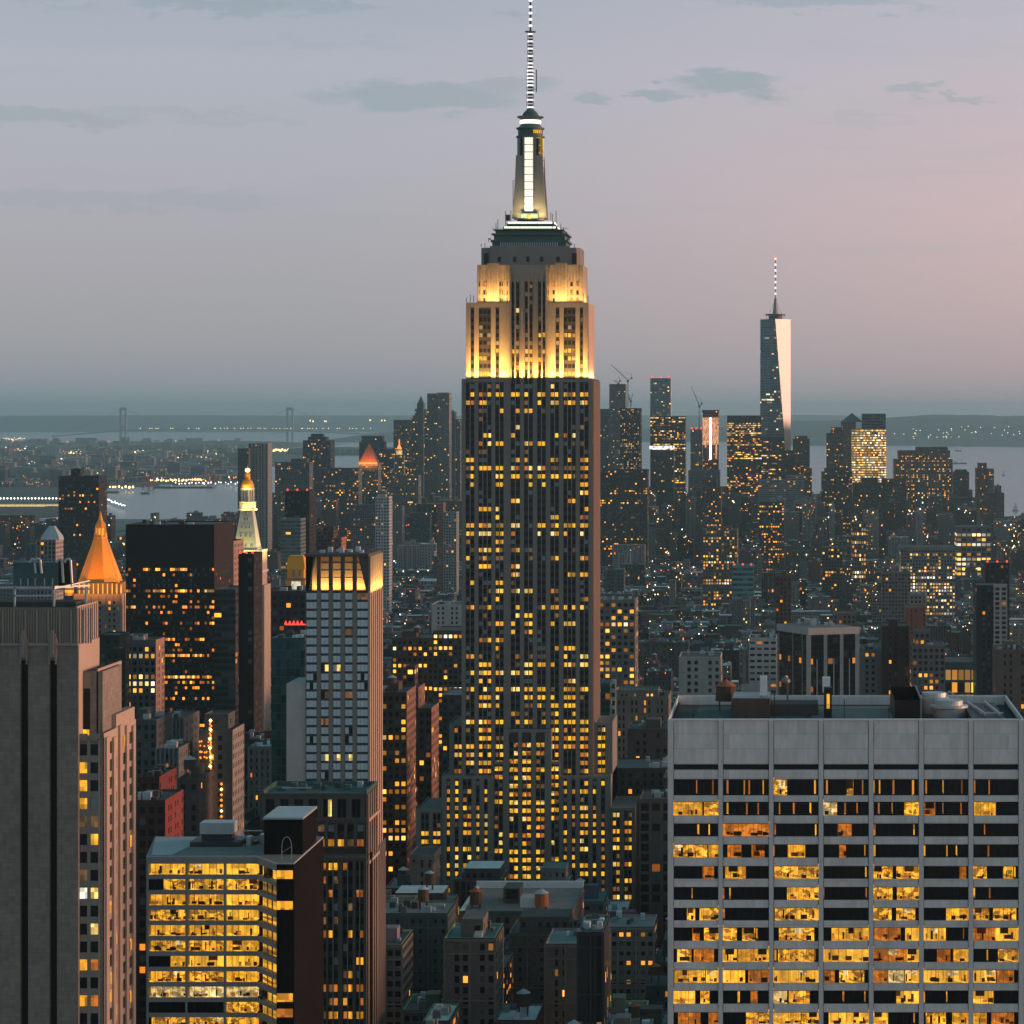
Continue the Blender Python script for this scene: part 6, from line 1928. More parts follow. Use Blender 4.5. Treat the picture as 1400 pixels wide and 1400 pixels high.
def land(name, outline, hgt, seed, D0=None):
    """far shore: low rolling land with an irregular top"""
    rng = random.Random(seed)
    m = MB()
    n = 60
    (xa, ya), (xb, yb), dep = outline
    rows = 7
    grid = []
    ph = [rng.uniform(0, 6) for _ in range(6)]
    for i in range(rows + 1):
        row = []
        for k in range(n + 1):
            t = k / n
            v = i / rows
            env = math.sin(math.pi * min(1, v * 1.1)) ** .7 if i < rows else 0
            edge = min(1, min(t, 1 - t) * 9 + .05)
            hh = hgt(t) * env * edge * (1 + .012 * math.sin(17 * t + ph[0] + i) + .01 * math.sin(41 * t + ph[1] + 2 * i) + .008 * rng.uniform(-1, 1))
            row.append((xa + (xb - xa) * t, ya + (yb - ya) * t + dep * v, -1.5 + max(0., hh) if 0 < i else -1.5))
        grid.append(row)
    for i in range(rows):
        for k in range(n):
            m.face([grid[i][k], grid[i][k + 1], grid[i + 1][k + 1], grid[i + 1][k]], 'far_land')
    o = m.build(name, loc=(0, 0, 0))
    for p in o.data.polygons: p.use_smooth = True
    o['kind'] = 'structure'
    return o


def W(px, D): return (X(px, D), D)
land('hill', (W(1030, 23500), W(1500, 23500), 7000), lambda t: 196 + 62 / (1 + math.exp(-(t - .42) / .07)) - 22 * math.exp(-((t - 1) / .2) ** 2), 3)
land('hill', (W(-700, 41000), W(1400, 41000), 9000), lambda t: 240, 5)
land('hill', (W(400, 26000), W(1080, 27000), 5000), lambda t: 75 + 60 * t, 6)
land('shore', (W(-200, 20500), W(345, 20500), 4500), lambda t: 22 + 26 * math.exp(-((t - .75) / .25) ** 2), 7)
land('island', (W(395, 18200), W(650, 18200), 1900), lambda t: 40, 8)
sheet('shore_flat', [G(-80, 688), G(82, 688), G(125, 676), G(128, 668), G(330, 660), G(338, 640), G(430, 634), (G(430, 622)[0], G(430, 622)[1]), G(345, 606), G(-80, 604)], -.6, 'far_land')
sheet('shore_flat', [G(-80, 720), G(80, 706), G(92, 694), G(-80, 692)], -.5, 'far_land')
sheet('shore_flat', [G(1280, 610), G(1460, 612), G(1460, 604), G(1280, 604)], -.6, 'far_land')

# far suspension bridge
def bridge():
    D = 24000.
    root = thing('suspension_bridge', 'long suspension bridge with two portal towers far across the bay', 'bridge', (X(282, D), D, 0))
    sB = D / F
    tw = []
    for px in (168, 396):
        t = MB()
        c = X(px, D)
        for dx in (-22, 22):
            t.box(c + dx - 7, c + dx + 7, D, D + 30, -3, Z(557.5, D), 'bridge_steel')
        t.box(c - 24, c + 24, D + 2, D + 28, Z(561, D), Z(557, D), 'bridge_steel'); t.box(c - 16, c + 16, D + 2, D + 28, Z(585, D), Z(583, D), 'bridge_steel')
        t.box(c - 45, c + 45, D - 10, D + 40, -3, 12, 'bridge_steel')
        t.build('bridge_tower', root)
        tw.append(c)
    d = MB()
    za = Z(588, D)
    xs = [X(70, D), tw[0], (tw[0] + tw[1]) / 2, tw[1], X(520, D)]
    zs = [Z(596, D), za, Z(585.5, D), za, Z(594, D)]
    for k in range(4):
        n = 16
        for q in range(n):
            t0, t1 = q / n, (q + 1) / n
            a = (xs[k] + (xs[k + 1] - xs[k]) * t0, zs[k] + (zs[k + 1] - zs[k]) * t0); b = (xs[k] + (xs[k + 1] - xs[k]) * t1, zs[k] + (zs[k + 1] - zs[k]) * t1)
            d.face([(a[0], D + 4, a[1] - 9), (b[0], D + 4, b[1] - 9), (b[0], D + 4, b[1]), (a[0], D + 4, a[1])], 'bridge_steel')
            d.face([(a[0], D + 4, a[1]), (b[0], D + 4, b[1]), (b[0], D + 24, b[1]), (a[0], D + 24, a[1])], 'bridge_steel')
    d.build('bridge_deck', root)
    c = MB()
    zt = Z(558, D)
    def cab(xa, z0, xb, z1, sag):
        n = 22
        pts = [(xa + (xb - xa) * k / n, z0 + (z1 - z0) * k / n - sag * 4 * (k / n) * (1 - k / n)) for k in range(n + 1)]
        for p, q in zip(pts, pts[1:]):
            c.bar((p[0], D + 14, p[1]), (q[0], D + 14, q[1]), 2.2, 'bridge_steel')
    cab(tw[0], zt, tw[1], zt, zt - Z(584, D)); cab(X(70, D), Z(596, D), tw[0], zt, 20); cab(tw[1], zt, X(520, D), Z(594, D), 20)
    c.build('main_cable', root)
    l = MB()
    rg = random.Random(2)
    for k in range(70):
        if rg.random() < .45: continue
        xx = X(190 + k * 4.6 + rg.uniform(-2, 2), D)
        zq = Z(587, D) + 6
        if xx > xs[-1]: break
        l.box(xx - 2.5, xx + 2.5, D - 2, D + 2, zq, zq + 5, 'lamp_warm')
    o = l.build('deck_lamp', root); o['kind'] = 'stuff'


bridge()


def far_lights():
    """harbour and street lamps on the far shores, too many to count"""
    rg = random.Random(77)
    m = MB()
    def dot(px, py, s, mat, up=12):
        x_, D_ = G(px, py)
        r = 1.6 * s * D_ / F
        m.lathe(x_, D_, [(r * .3, up - r), (r, up), (r * .3, up + r)], mat, n=5)
        m.box(x_ - .2, x_ + .2, D_ - .2, D_ + .2, -.5, up - r, 'steel_dark', faces='flr')
    for _ in range(620):
        px, py = rg.uniform(-10, 330), rg.choice((rg.uniform(604, 660), rg.uniform(610, 640)))
        dot(px, py, rg.choice((.35, .35, .5, .7)), rg.choices(('lamp_warm', 'lamp_orange', 'lamp_white'), (5, 3, 3))[0])
    for (a, b, py, n, mt, s) in ((5, 35, 601.5, 14, 'lamp_warm', .5), (95, 140, 622, 18, 'lamp_warm', .9), (60, 120, 624, 10, 'lamp_orange', .8), (230, 285, 628, 12, 'lamp_white', .5), (205, 330, 622, 14, 'lamp_warm', .8), (205, 285, 661, 26, 'lamp_warm', .9), (240, 330, 665, 20, 'lamp_white', .7),
                                 (150, 185, 671, 8, 'lamp_warm', 1.1), (120, 165, 660, 10, 'lamp_white', .6), (370, 416, 618, 30, 'lamp_warm', .9), (-5, 30, 660, 8, 'lamp_orange', 1), (30, 60, 655, 8, 'lamp_red', .8),
                                 (1305, 1350, 605.2, 26, 'lamp_warm', .7), (1310, 1345, 603.6, 8, 'lamp_white', 1.1), (1100, 1310, 605.4, 26, 'lamp_warm', .45), (1240, 1290, 604.6, 14, 'lamp_orange', .7), (1220, 1250, 606, 8, 'lamp_white', .6)):
        for k in range(n):
            dot(a + (b - a) * (k + rg.uniform(-.3, .3)) / n, py + rg.uniform(-1.2, 1.2), s * rg.uniform(.6, 1.1), mt)
    for k in range(16):
        dot(142 + k * 1.9 + rg.uniform(-.5, .5), 687 + k * .7 + rg.uniform(-1.5, 1.5), .55, 'lamp_white')
    for k in range(46):                                              # lamps on the hill side across the bay
        px = rg.choice((rg.uniform(1170, 1390), rg.uniform(1240, 1330)))
        D_ = 24600.
        z_ = rg.uniform(60, 160)
        m.lathe(X(px, D_), D_ - 1000, [(1, z_ - 3), (3.4, z_), (1, z_ + 3)], rg.choice(('lamp_warm', 'lamp_white')), n=5)
    for px, py in ((424, 575), (428, 576), (444, 575.5), (446, 576), (506, 574.5), (522, 575), (526, 575)):
        m.lathe(X(px, 30000), 30000, [(2, Z(py, 30000) - 9), (9, Z(py, 30000)), (2, Z(py, 30000) + 9)], 'lamp_warm', n=6)
    o = m.build('shore_lamps', loc=(0, 0, 0))
    tag(o, 'countless tiny harbour and street lamps along the far shores', 'lamps', kind='stuff')


far_lights()


def pier_shed():
    D = G(40, 694)[1]
    root = thing('lit_pier', 'long riverside viaduct strung with bright white lamps at far left', 'viaduct', (X(20, D), D, 0))
    m = MB()
    m.box(X(-60, D), X(83, D), D, D + 30, 0, 8, 'grey_concrete'); m.box(X(-60, D), X(83, D), D + 40, D + 60, 14, 20, 'grey_concrete')
    m.build('deck', root)
    l = MB()
    for k in range(30):
        xx = X(-58 + k * 4.8, D)
        l.lathe(xx, D + 42, [(.5, 22), (2.6, 24.5), (.5, 27)], 'lamp_white', n=6)
    l.build('deck_lamp', root)
    b = MB(); b.box(X(-60, D), X(83, D), D - 2, D, 5, 8.4, 'win_pale', faces='ft'); b.box(X(-60, D), X(70, D), D - 60, D - 58, 5, 8.4, 'win_pale', faces='ft'); b.box(X(-60, D), X(22, D), D - 420, D - 417, 4, 9, 'win_pale', faces='ft'); b.build('light_strip', root)


pier_shed()


def port_crane(px, py, hpx, label):
    x_, D_ = G(px, py)
    s = D_ / F
    root = thing('port_crane', label, 'crane', (x_, D_, 0), None)
    m = MB()
    h = hpx * s
    for dx in (-8, 8):
        for dy in (-10, 10):
            m.box(x_ + dx - 1.4, x_ + dx + 1.4, D_ + dy - 1, D_ + dy + 1, 0, h * .55, 'red_steel')
    m.box(x_ - 10, x_ + 10, D_ - 12, D_ + 12, h * .5, h * .56, 'red_steel')
    m.build('portal_frame', root)
    b = MB()
    b.bar((x_, D_, h * .5), (x_ + 3, D_, h), 1.6, 'bridge_steel'); b.bar((x_ - 4, D_, h * .55), (x_ + 9, D_, h * .98), 1.4, 'bridge_steel')
    b.build('raised_boom', root)


port_crane(199, 667, 28, 'container crane with raised boom beside the river, leftmost')
port_crane(207, 667, 27, 'container crane with raised boom, second from the left')
port_crane(281, 664, 30, 'tall red container crane right of the lit port quay')
port_crane(292, 664, 26, 'red container crane nearest the golden lantern')


def ship(px, py, wpx, label, nm='cargo_ship'):
    x_, D_ = G(px, py)
    s = D_ / F
    L_ = wpx * s
    root = thing(nm, label, 'ship', (x_, D_, -1))
    m = MB()
    m.poly([(x_ - L_ / 2, D_), (x_ + L_ / 2, D_), (x_ + L_ / 2 + 6, D_ + 6), (x_ + L_ / 2, D_ + 12), (x_ - L_ / 2, D_ + 12)], -1, 2 + s, 'steel_dark', top='roof_gravel')
    m.build('hull', root)
    m = MB(); m.box(x_ - L_ * .4, x_ - L_ * .2, D_ + 2, D_ + 10, 2 + s, 6 + 2 * s, 'white_paint'); m.build('deckhouse', root)
    m = MB(); m.bar((x_ + L_ * .1, D_ + 6, 2), (x_ + L_ * .1, D_ + 6, 8 + 2 * s), .4, 'white_paint'); m.build('mast', root)


ship(150, 673.5, 22, 'lit barge moored in the river left of the port')
ship(197, 675, 9, 'small red-lit boat in mid river')
ship(250, 667, 80, 'long dark barge under the port lights')
ship(1310, 617, 8, 'small ferry on the bay behind the bank headquarters')
ship(1312, 634, 18, 'low ferry on the bay right of the bank headquarters', 'ferry')


def sailboat(px, py, hpx, label):
    x_, D_ = G(px, py)
    h = hpx * D_ / F
    root = thing('sailboat', label, 'sailboat', (x_, D_, -1))
    m = MB(); m.poly([(x_ - h * .35, D_), (x_ + h * .35, D_), (x_ + h * .45, D_ + 2), (x_ + h * .35, D_ + 4), (x_ - h * .35, D_ + 4)], -1, .6, 'steel_dark', top='wood'); m.build('hull', root)
    m = MB(); m.bar((x_, D_ + 2, .5), (x_, D_ + 2, h), .25, 'aluminium'); m.build('mast', root)
    m = MB()
    for o_ in (0, .12):
        m.face([(x_ + .3, D_ + 1.9 + o_, 1.5), (x_ + h * .34, D_ + 1.9 + o_, 1.5), (x_ + .3, D_ + 1.9 + o_, h * .97)], 'white_paint')
        m.face([(x_ - .3, D_ + 1.9 + o_, 1.2), (x_ - .3, D_ + 1.9 + o_, h * .8), (x_ - h * .3, D_ + 1.9 + o_, 1.2)], 'white_paint')
    m.build('sail', root)


sailboat(1372, 650, 7, 'white sailboat on the bay, the farther of two')
sailboat(1388, 698, 12, 'larger sailboat nearer the riverside')

# ---- rooftops and landmarks of the near foreground
def skylight_roof():
    D = 1095.
    x = lambda p, d=D: X(p, d)
    zz = lambda p, d=D: Z(p, d)
    root = thing('loft_building', 'broad loft building with white-edged roof and skylight at the foot of the skyscraper', 'loft building', (x(705), D + 30, 0))
    w_ = MB(); w_.style((.15, .12, .10), (.10, 5, .5), (.15, .55, 0))
    zt = zz(1247)
    dep = 60.
    w_.box(x(628), x(782), D, D + dep, 0, zt, 'facade', pitch=3.4, fh=4.2, faces='flrb'); w_.build('wall', root)
    r_ = MB()
    r_.face([(x(628), D, zt - .5), (x(782), D, zt - .5), (x(782), D + dep, zt - .5), (x(628), D + dep, zt - .5)], 'roof_gravel'); r_.build('roof', root)
    c = MB()
    c.box(x(628), x(782), D + dep - 1.5, D + dep, zt - .5, zt + 2.2, 'white_paint'); c.box(x(628), x(628) + 1.2, D, D + dep - 1.5, zt - .5, zt + .6, 'white_paint')
    c.box(x(628), x(782), D - .3, D + .4, zt - .6, zt + .5, 'copper_green'); c.build('parapet', root)
    b = MB(); b.box(x(680), x(703), D + 22, D + 36, zt, zt + 5.5, 'dark_stone', top='roof_green'); b.build('bulkhead', root)
    b = MB(); b.box(x(707), x(742), D + 12, D + 22, zt - .4, zt + 3.4, 'white_paint', top='roof_silver')
    b.build('skylight', root)
    b = MB(); b.box(x(684), x(700), D + 21.6, D + 22, zt + 1.5, zt + 5, 'dark_glass'); b.build('vent_louvre', root)
    for px, dy, r, mt in ((738, 8, 2.7, 'terracotta'), (646, 12, 2.5, 'terracotta')):
        tank(root, x(px), D + dy, zt + 1, r, 5, 'terracotta' if px > 700 else 'wood', 'zinc' if px > 700 else 'terracotta')
    occupy(x(624), x(786), D - 2, D + dep + 3, 1207)


# (placed before the fill so that the blocks leave room)

skylight_roof()

# ================================================================== CITY BLOCKS BETWEEN THE LANDMARKS
RG = random.Random(2024)
# everything in front of a landmark keeps below this row of the photograph: (from, to, distance, row)
LIM = [(560, 885, 1290, 1198), (885, 915, 1290, 1150), (100, 190, 1925, 905), (165, 300, 1745, 975), (290, 330, 1640, 1000), (322, 368, 2085, 1015), (365, 392, 1250, 1075), (622, 790, 1094, 1262), (1000, 1031, 3300, 806), (520, 640, 1095, 1215), (780, 915, 1100, 1225), (388, 525, 1040, 1090), (356, 522, 840, 1420), (1062, 1176, 1640, 952),
       (0, 180, 3000, 770), (520, 640, 1350, 1130), (1200, 1300, 1740, 985), (1330, 1400, 1480, 985), (815, 1062, 1480, 1040), (915, 1400, 640, 1500), (0, 440, 700, 1480), (172, 330, 1140, 1128), (200, 440, 900, 1170)]
# no fill rises above this row at that distance, so that the skyline stays as photographed
def sky_row(px, D):
    if D < 1290: return 566
    if D < 1700: return 930
    if D < 2200: return 862
    if D < 2800: return 800
    if D < 3600: return 742
    if D < 4600: return 706
    if px < 130 or (130 <= px < 330): return 700
    if px < 376: return 690
    if px < 640: return 664
    if px < 830: return 640
    if px < 1100: return 652
    if px < 1335: return 668
    return 705


def clear(x0, x1, y0, y1):
    for (_, a, b, c, d, _y) in OCC:
        if x0 < b and x1 > a and y0 < d and y1 > c:
            return False
    return True


PAL = [((0.204, 0.182, 0.158), 'beige brick'), ((0.163, 0.147, 0.137), 'grey-beige stone'), ((0.088, 0.07, 0.061), 'brown brick'), ((0.136, 0.059, 0.047), 'red brick'), ((0.068, 0.07, 0.072), 'charcoal'), ((0.129, 0.14, 0.148), 'grey concrete'), ((0.272, 0.28, 0.281), 'pale painted'), ((0.061, 0.087, 0.094), 'slate green'), ((0.224, 0.21, 0.202), 'light stone'), ((0.102, 0.087, 0.079), 'taupe stone'), ((0.041, 0.038, 0.037), 'sooty dark')]
PW = [3, 4, 5, 1.6, 4, 4, 1.4, 3, 2, 4, 3.5]
ROOF = [((.07, .075, .075), 'black roof'), ((.26, .26, .26), 'gravel roof'), ((.72, .78, .80), 'silver roof'), ((.10, .22, .22), 'green roof'), ((.12, .125, .125), 'tar roof')]
RWT = [3, 3, 3, 2.8, 2]
lots = []
AVE = [-2260, -1980, -1750, -1500, -1240, -980, -740, -560, -380, -190, 112, 390, 670, 950, 1230]
row = 0
yb = 705.
while yb < 7900:
    for k in range(len(AVE) - 1):
        xa, xb = AVE[k] + 14, AVE[k + 1] - 14
        if yb > 3000:
            sh = RG.uniform(-30, 30)
            xa += sh; xb += sh
        for half in (0, 1):
            y0 = yb + half * 32
            x_ = xa
            while x_ < xb - 7:
                wd = RG.choice((7, 8, 10, 12, 16, 20, 26, 34, 50)) if yb > 1400 else RG.choice((8, 10, 13, 16, 20, 26))
                wd = min(wd, xb - x_)
                dep = RG.uniform(24, 31)
                D = y0
                px0, px1 = VX + x_ / D * F, VX + (x_ + wd) / D * F
                lo, hi = (-60, 1460)
                if px1 > lo and px0 < hi:
                    r0 = RG.random()
                    if D < 1300: h = RG.uniform(30, 78) if r0 < .8 else RG.uniform(78, 115)
                    elif D < 2300: h = RG.uniform(14, 42) if r0 < .94 else RG.uniform(42, 80)
                    elif D < 3400: h = RG.uniform(11, 30) if r0 < .95 else RG.uniform(30, 62)
                    elif D < 4700: h = RG.uniform(10, 24) if r0 < .94 else RG.uniform(26, 60)
                    else: h = RG.uniform(18, 48) if r0 < .78 else RG.uniform(48, 120)
                    if D > 6000: h = RG.uniform(15, 50)
                    # rows the landmarks need free
                    c0, c1 = px0 - 1, px1 + 1
                    yl = sky_row((px0 + px1) / 2, D) + RG.uniform(0, 22)
                    for (a, b, dd, yy) in LIM:
                        if D < dd and c1 > a and c0 < b:
                            yl = max(yl, yy + RG.uniform(0, 45) if dd < 1500 else yy + RG.uniform(0, 16))
                    hmax = Z(yl, D)
                    h = min(h, hmax)
                    ok_land = not (D > 5000 and (x_ < -1350 + (D - 7000) * -.1 or x_ > 470)) and not (x_ < -2250)
                    if D > 5000:                                     # stay on the island
                        t = (D - 5000) / 3000
                        if x_ < -2100 + 1000 * t or x_ + wd > 880 - 480 * t: ok_land = False
                    if h > 7 and ok_land and clear(x_, x_ + wd, y0, y0 + dep):
                        ci = RG.choices(range(len(PAL)), PW)[0]
                        ri = RG.choices(range(len(ROOF)), RWT)[0]
                        lit = RG.choice((.0, .01, .02, .04, .06, .1)) if RG.random() < .93 else RG.uniform(.2, .6)
                        if D < 1300: lit = RG.choice((0, .02, .04, .08, .16, .3))
                        lots.append(dict(x0=x_, x1=x_ + wd, y0=y0, y1=y0 + dep, h=h, ci=ci, ri=ri, lit=lit, seed=RG.uniform(0, 900), tone=RG.choice((0, .15, .3, .5, .9)), wf=RG.choice((.3, .38, .45, .55, .7)), hf=RG.choice((.42, .5, .55, .62, .98)),
                                         tank=RG.random() < (.55 if D < 1300 else .5 if D < 2600 else .25), bulk=RG.random() < .75, lamp=RG.random()))
                x_ += wd + RG.choice((0, 0, 0, 1.5, 4))
    yb += 80 if yb < 3000 else 72

# visible size of every lot, nearest first, against everything in front of it
SZ = 700
cover = np.zeros((SZ, SZ), bool)
def rect(px0, px1, pya, pyb):
    a, b = max(0, int(round(px0 / 2))), min(SZ, int(round(px1 / 2)))
    c, d = max(0, int(round(pya / 2))), min(SZ, int(round(pyb / 2)))
    return a, b, c, d
todo = [('o', o[0], o) for o in OCC] + [('l', l['y0'], l) for l in lots]
todo.sort(key=lambda t: t[1])
for kind, D, e in todo:
    if kind == 'o':
        a, b, c, d = rect(VX + e[1] / D * F, VX + e[2] / D * F, e[5], 1400)
        cover[c:d, a:b] = True
    else:
        a, b, c, d = rect(VX + e['x0'] / D * F, VX + e['x1'] / D * F, HY + (H - e['h']) / (D + 28) * F, 1400)
        e['vis'] = int((~cover[c:d, a:b]).sum()) if b > a and d > c else 0
        if b > a and d > c:
            e['row'] = (c + int(np.argmax((~cover[c:d, a:b]).any(axis=1)))) * 2
            cover[c:d, a:b] = True
lots.sort(key=lambda e: -e['vis'])
NIND = 270
near = [e for e in lots[:NIND] if e['vis'] > 0]
rest = [e for e in lots[NIND:]]


def roof_bits(m, e, rng, far=False):
    """stair bulkheads, ducts and plant on one roof"""
    x0, x1, y0, y1, z = e['x0'], e['x1'], e['y0'], e['y1'], e['h']
    wd = x1 - x0
    if e['bulk'] and wd > 8:
        bx = x0 + wd * rng.uniform(.1, .55)
        m.style(tuple(c * rng.uniform(.7, 1.4) for c in PAL[e['ci']][0]))
        m.box(bx, bx + min(8, wd * .35), y0 + 9, y0 + 16, z - .6, z + rng.uniform(2.5, 5), 'roofing')
    for _ in range(0 if far else int(4 + wd / 4)):
        a = rng.uniform(x0 + .8, x1 - 2.5); b = rng.uniform(y0 + 2, y1 - 4)
        g = rng.choice(((.60, .66, .68), (.14, .14, .14), (.28, .33, .34), (.06, .06, .06)))
        m.style(g)
        m.box(a, a + rng.uniform(.8, 2.6), b, b + rng.uniform(1, 3.5), z - .6, z + rng.uniform(.3, 1.9), 'roofing')


def body(m, e, far=False):
    D = e['y0']
    col = PAL[e['ci']][0]
    big = 1.0 if D < 3000 else 1.25
    m.style(col, (e['lit'], e['seed'], e['wf']), (e['tone'], e['hf'], 0))
    x0, x1, y0, y1, z = e['x0'], e['x1'], e['y0'], e['y1'], e['h']
    if far:
        m.box(x0, x1, y0, y1, 0, z, 'facade', faces='frl', pitch=3.2 * big, fh=3.8 * big)
    else:
        m.box(x0, x1, y0, y1, 0, z, 'facade', faces='frlb', pitch=2.5, fh=3.4)
    m.style(tuple(min(1, c * 1.2) for c in col))


tower_kinds = [('brick_building', (0, 2, 3)), ('stone_building', (1, 8, 9)), ('concrete_building', (4, 5, 10)), ('painted_building', (6, 7))]
KIND = {i: n for n, l_ in tower_kinds for i in l_}
generic = []
for e in near:
    rng = random.Random(int(e['seed'] * 100))
    D = e['y0']
    x0, x1, y0, y1, z = e['x0'], e['x1'], e['y0'], e['y1'], e['h']
    cx, cyy = (x0 + x1) / 2, (y0 + y1) / 2
    root = thing(KIND[e['ci']], '', 'building', (cx, cyy, 0), 'buildings filling the city blocks')
    m = MB(); body(m, e)
    if D < 1500:                                                     # cornices, pilasters
        m.style(tuple(min(1, c * 1.25) for c in PAL[e['ci']][0]))
        m.box(x0 - .35, x1 + .35, y0 - .5, y0 + .2, z - 1.1, z - .3, 'roofing', faces='flrtd')
        n = max(2, int((x1 - x0) / 6.2))
        for k in range(n + 1):
            a = x0 + (x1 - x0) * k / n
            m.box(a - .35, a + .35, y0 - .28, y0, 0, z - 1.1, 'roofing', faces='flr')
        for q in (5.2, 20):
            m.box(x0 - .1, x1 + .1, y0 - .4, y0, z - q, z - q + .5, 'roofing', faces='ftd')
    m.build('wall', root)
    up, a0, a1 = 0, x0, x1
    if D < 2400 and x1 - x0 > 11 and rng.random() < .4:              # set-back upper storeys
        q = MB(); q.style(PAL[e['ci']][0], (e['lit'], e['seed'] + 2, e['wf']), (e['tone'], .52, 0))
        up = rng.uniform(3.5, 8)
        a0, a1 = x0 + (x1 - x0) * rng.uniform(.08, .3), x1 - (x1 - x0) * rng.uniform(.05, .3)
        q.box(a0, a1, y0 + 5, y1 - 6, z - .6, z + up, 'facade', pitch=3, fh=3.6)
        q.style(ROOF[(e['ri'] + 1) % 5][0]); q.face([(a0, y0 + 5, z + up + .02), (a1, y0 + 5, z + up + .02), (a1, y1 - 6, z + up + .02), (a0, y1 - 6, z + up + .02)], 'roofing')
        q.build('penthouse', root)
    r_ = MB()
    t = .4
    r_.style(ROOF[e['ri']][0])
    r_.face([(x0 + t, y0 + t, z - .7), (x1 - t, y0 + t, z - .7), (x1 - t, y1 - t, z - .7), (x0 + t, y1 - t, z - .7)], 'roofing')
    r_.style(tuple(min(.6, c * rng.choice((1.2, 1.6, 2.6)) + .04) for c in PAL[e['ci']][0]))
    for bx in ((x0, x1, y0, y0 + t), (x0, x1, y1 - t, y1), (x0, x0 + t, y0 + t, y1 - t), (x1 - t, x1, y0 + t, y1 - t)):
        r_.box(*bx, z - .7, z, 'roofing')
    r_.build('roof', root)
    p = MB(); roof_bits(p, e, rng, far=D > 2600); (p.build_each if D < 2300 else p.build)('roof_plant', root)
    cap = None
    if e['tank'] and x1 - x0 > 9 and D < 3200:
        cap = rng.choice(('zinc', 'zinc', 'zinc', 'terracotta'))
        tank(root, (a0 + (a1 - a0) * rng.uniform(.3, .7)), y0 + (rng.uniform(9, 15) if up else rng.uniform(7, 14)), z + 2.6 + up, rng.uniform(1.9, 2.6), rng.uniform(3, 4.4), 'wood', cap)
    e['cap'] = cap
    e['root'] = root
    generic.append(e)

# the remaining thousands as one mass
m = MB()
for e in rest:
    body(m, e, far=True)
    x0, x1, y0, y1, z = e['x0'], e['x1'], e['y0'], e['y1'], e['h']
    m.style(ROOF[e['ri']][0])
    m.face([(x0, y0, z), (x1, y0, z), (x1, y1, z), (x0, y1, z)], 'roofing')
    rng = random.Random(int(e['seed'] * 100))
    e['h'] += .6
    roof_bits(m, e, rng, far=e['y0'] > 3600)
    e['h'] -= .6
    if e['tank'] and y0 < 3600:
        a, b = x0 + (x1 - x0) * .6, y0 + 9
        m.style((.09, .06, .045)); m.lathe(a, b, [(2, z + 2), (2, z + 5.4)], 'roofing', n=7)
        m.style((.45, .5, .5)); m.lathe(a, b, [(2.2, z + 5.4), (.1, z + 6.8)], 'roofing', n=7, cap=False)
# low houses of the far borough across the river
rg = random.Random(11)
for _ in range(2600):
    px, py = rg.uniform(-40, 335), 604 + 62 * rg.random() ** .9
    if py > 641 and px > 130 and py > 660 - (px - 130) * .02: continue
    x_, D = G(px, py)
    if D < 10600 and px > 125: continue
    wd, dep, hh = rg.uniform(25, 90), 40, rg.uniform(9, 22) if rg.random() < .93 else rg.uniform(30, 60)
    col = rg.choice(PAL)[0]
    m.style(col, (rg.choice((.02, .05, .12, .3)), rg.uniform(0, 900), .5), (rg.choice((.2, .4, .7)), .5, 0))
    m.box(x_, x_ + wd, D, D + dep, -1, hh, 'facade', faces='frl', pitch=7, fh=6)
    m.style(rg.choice(ROOF)[0]); m.face([(x_, D, hh), (x_ + wd, D, hh), (x_ + wd, D + dep, hh), (x_, D + dep, hh)], 'roofing')
for _ in range(420):
    px, py = rg.uniform(1180, 1400), rg.uniform(603.2, 607.5)
    x_, D = G(px, py)
    hh = rg.uniform(12, 34)
    m.style(rg.choice(PAL)[0], (.2, rg.uniform(0, 900), .5), (.5, .5, 0)); m.box(x_, x_ + rg.uniform(30, 120), D, D + 40, -1, hh, 'facade', faces='frlt', pitch=9, fh=8)
o = m.build('distant_buildings', loc=(0, 0, 0))
tag(o, 'thousands of small far-off buildings merging into the dusk', 'buildings', kind='stuff')

sl_ = MB()
rg2 = random.Random(5)
cand = [e for e in lots if e['vis'] > 0 and 1350 < e['y0'] < 6800]
for _ in range(1500):
    e = rg2.choice(cand)
    D = e['y0']; r = D / F * rg2.choice((.35, .45, .6, .85))
    a = rg2.uniform(e['x0'], e['x1']); z_ = e['h'] * rg2.uniform(.55, 1.0) + (2.5 if rg2.random() < .25 else 0)
    z_ = max(z_, Z(e.get('row', 800) + rg2.uniform(1, 16), D))
    if z_ > e['h'] + 3: continue
    sl_.lathe(a, D - .7 - r, [(r * .3, z_ - r), (r, z_), (r * .3, z_ + r)], rg2.choices(('lamp_warm', 'lamp_orange', 'lamp_white', 'lamp_red'), (6, 5, 4, 1))[0], n=5)
o = sl_.build('city_lamps', loc=(0, 0, 0))
tag(o, 'countless small lamps on walls and roofs through the city', 'lamps', kind='stuff')

for px0, px1, py, hh, lab in ((42, 64, 610, 60, 'hazy cluster of apartment slabs on the far left shore'), (103, 131, 609, 62, 'hazy apartment cluster left of the bridge tower'), (185, 243, 622, 26, 'long low pink-lit warehouse on the far shore'), (100, 135, 628, 28, 'orange-lit depot on the far shore'), (140, 158, 660, 60, 'beige warehouse block by the river')):
    D = H * F / (py - HY)
    r = tower('shore_building', lab, 'building', D, px0, px1, HY + (H - hh) / D * F, 60, (.16, .14, .13) if 'pink' not in lab else (.4, .2, .17), .25, .5, .5, 9, 8, .3)

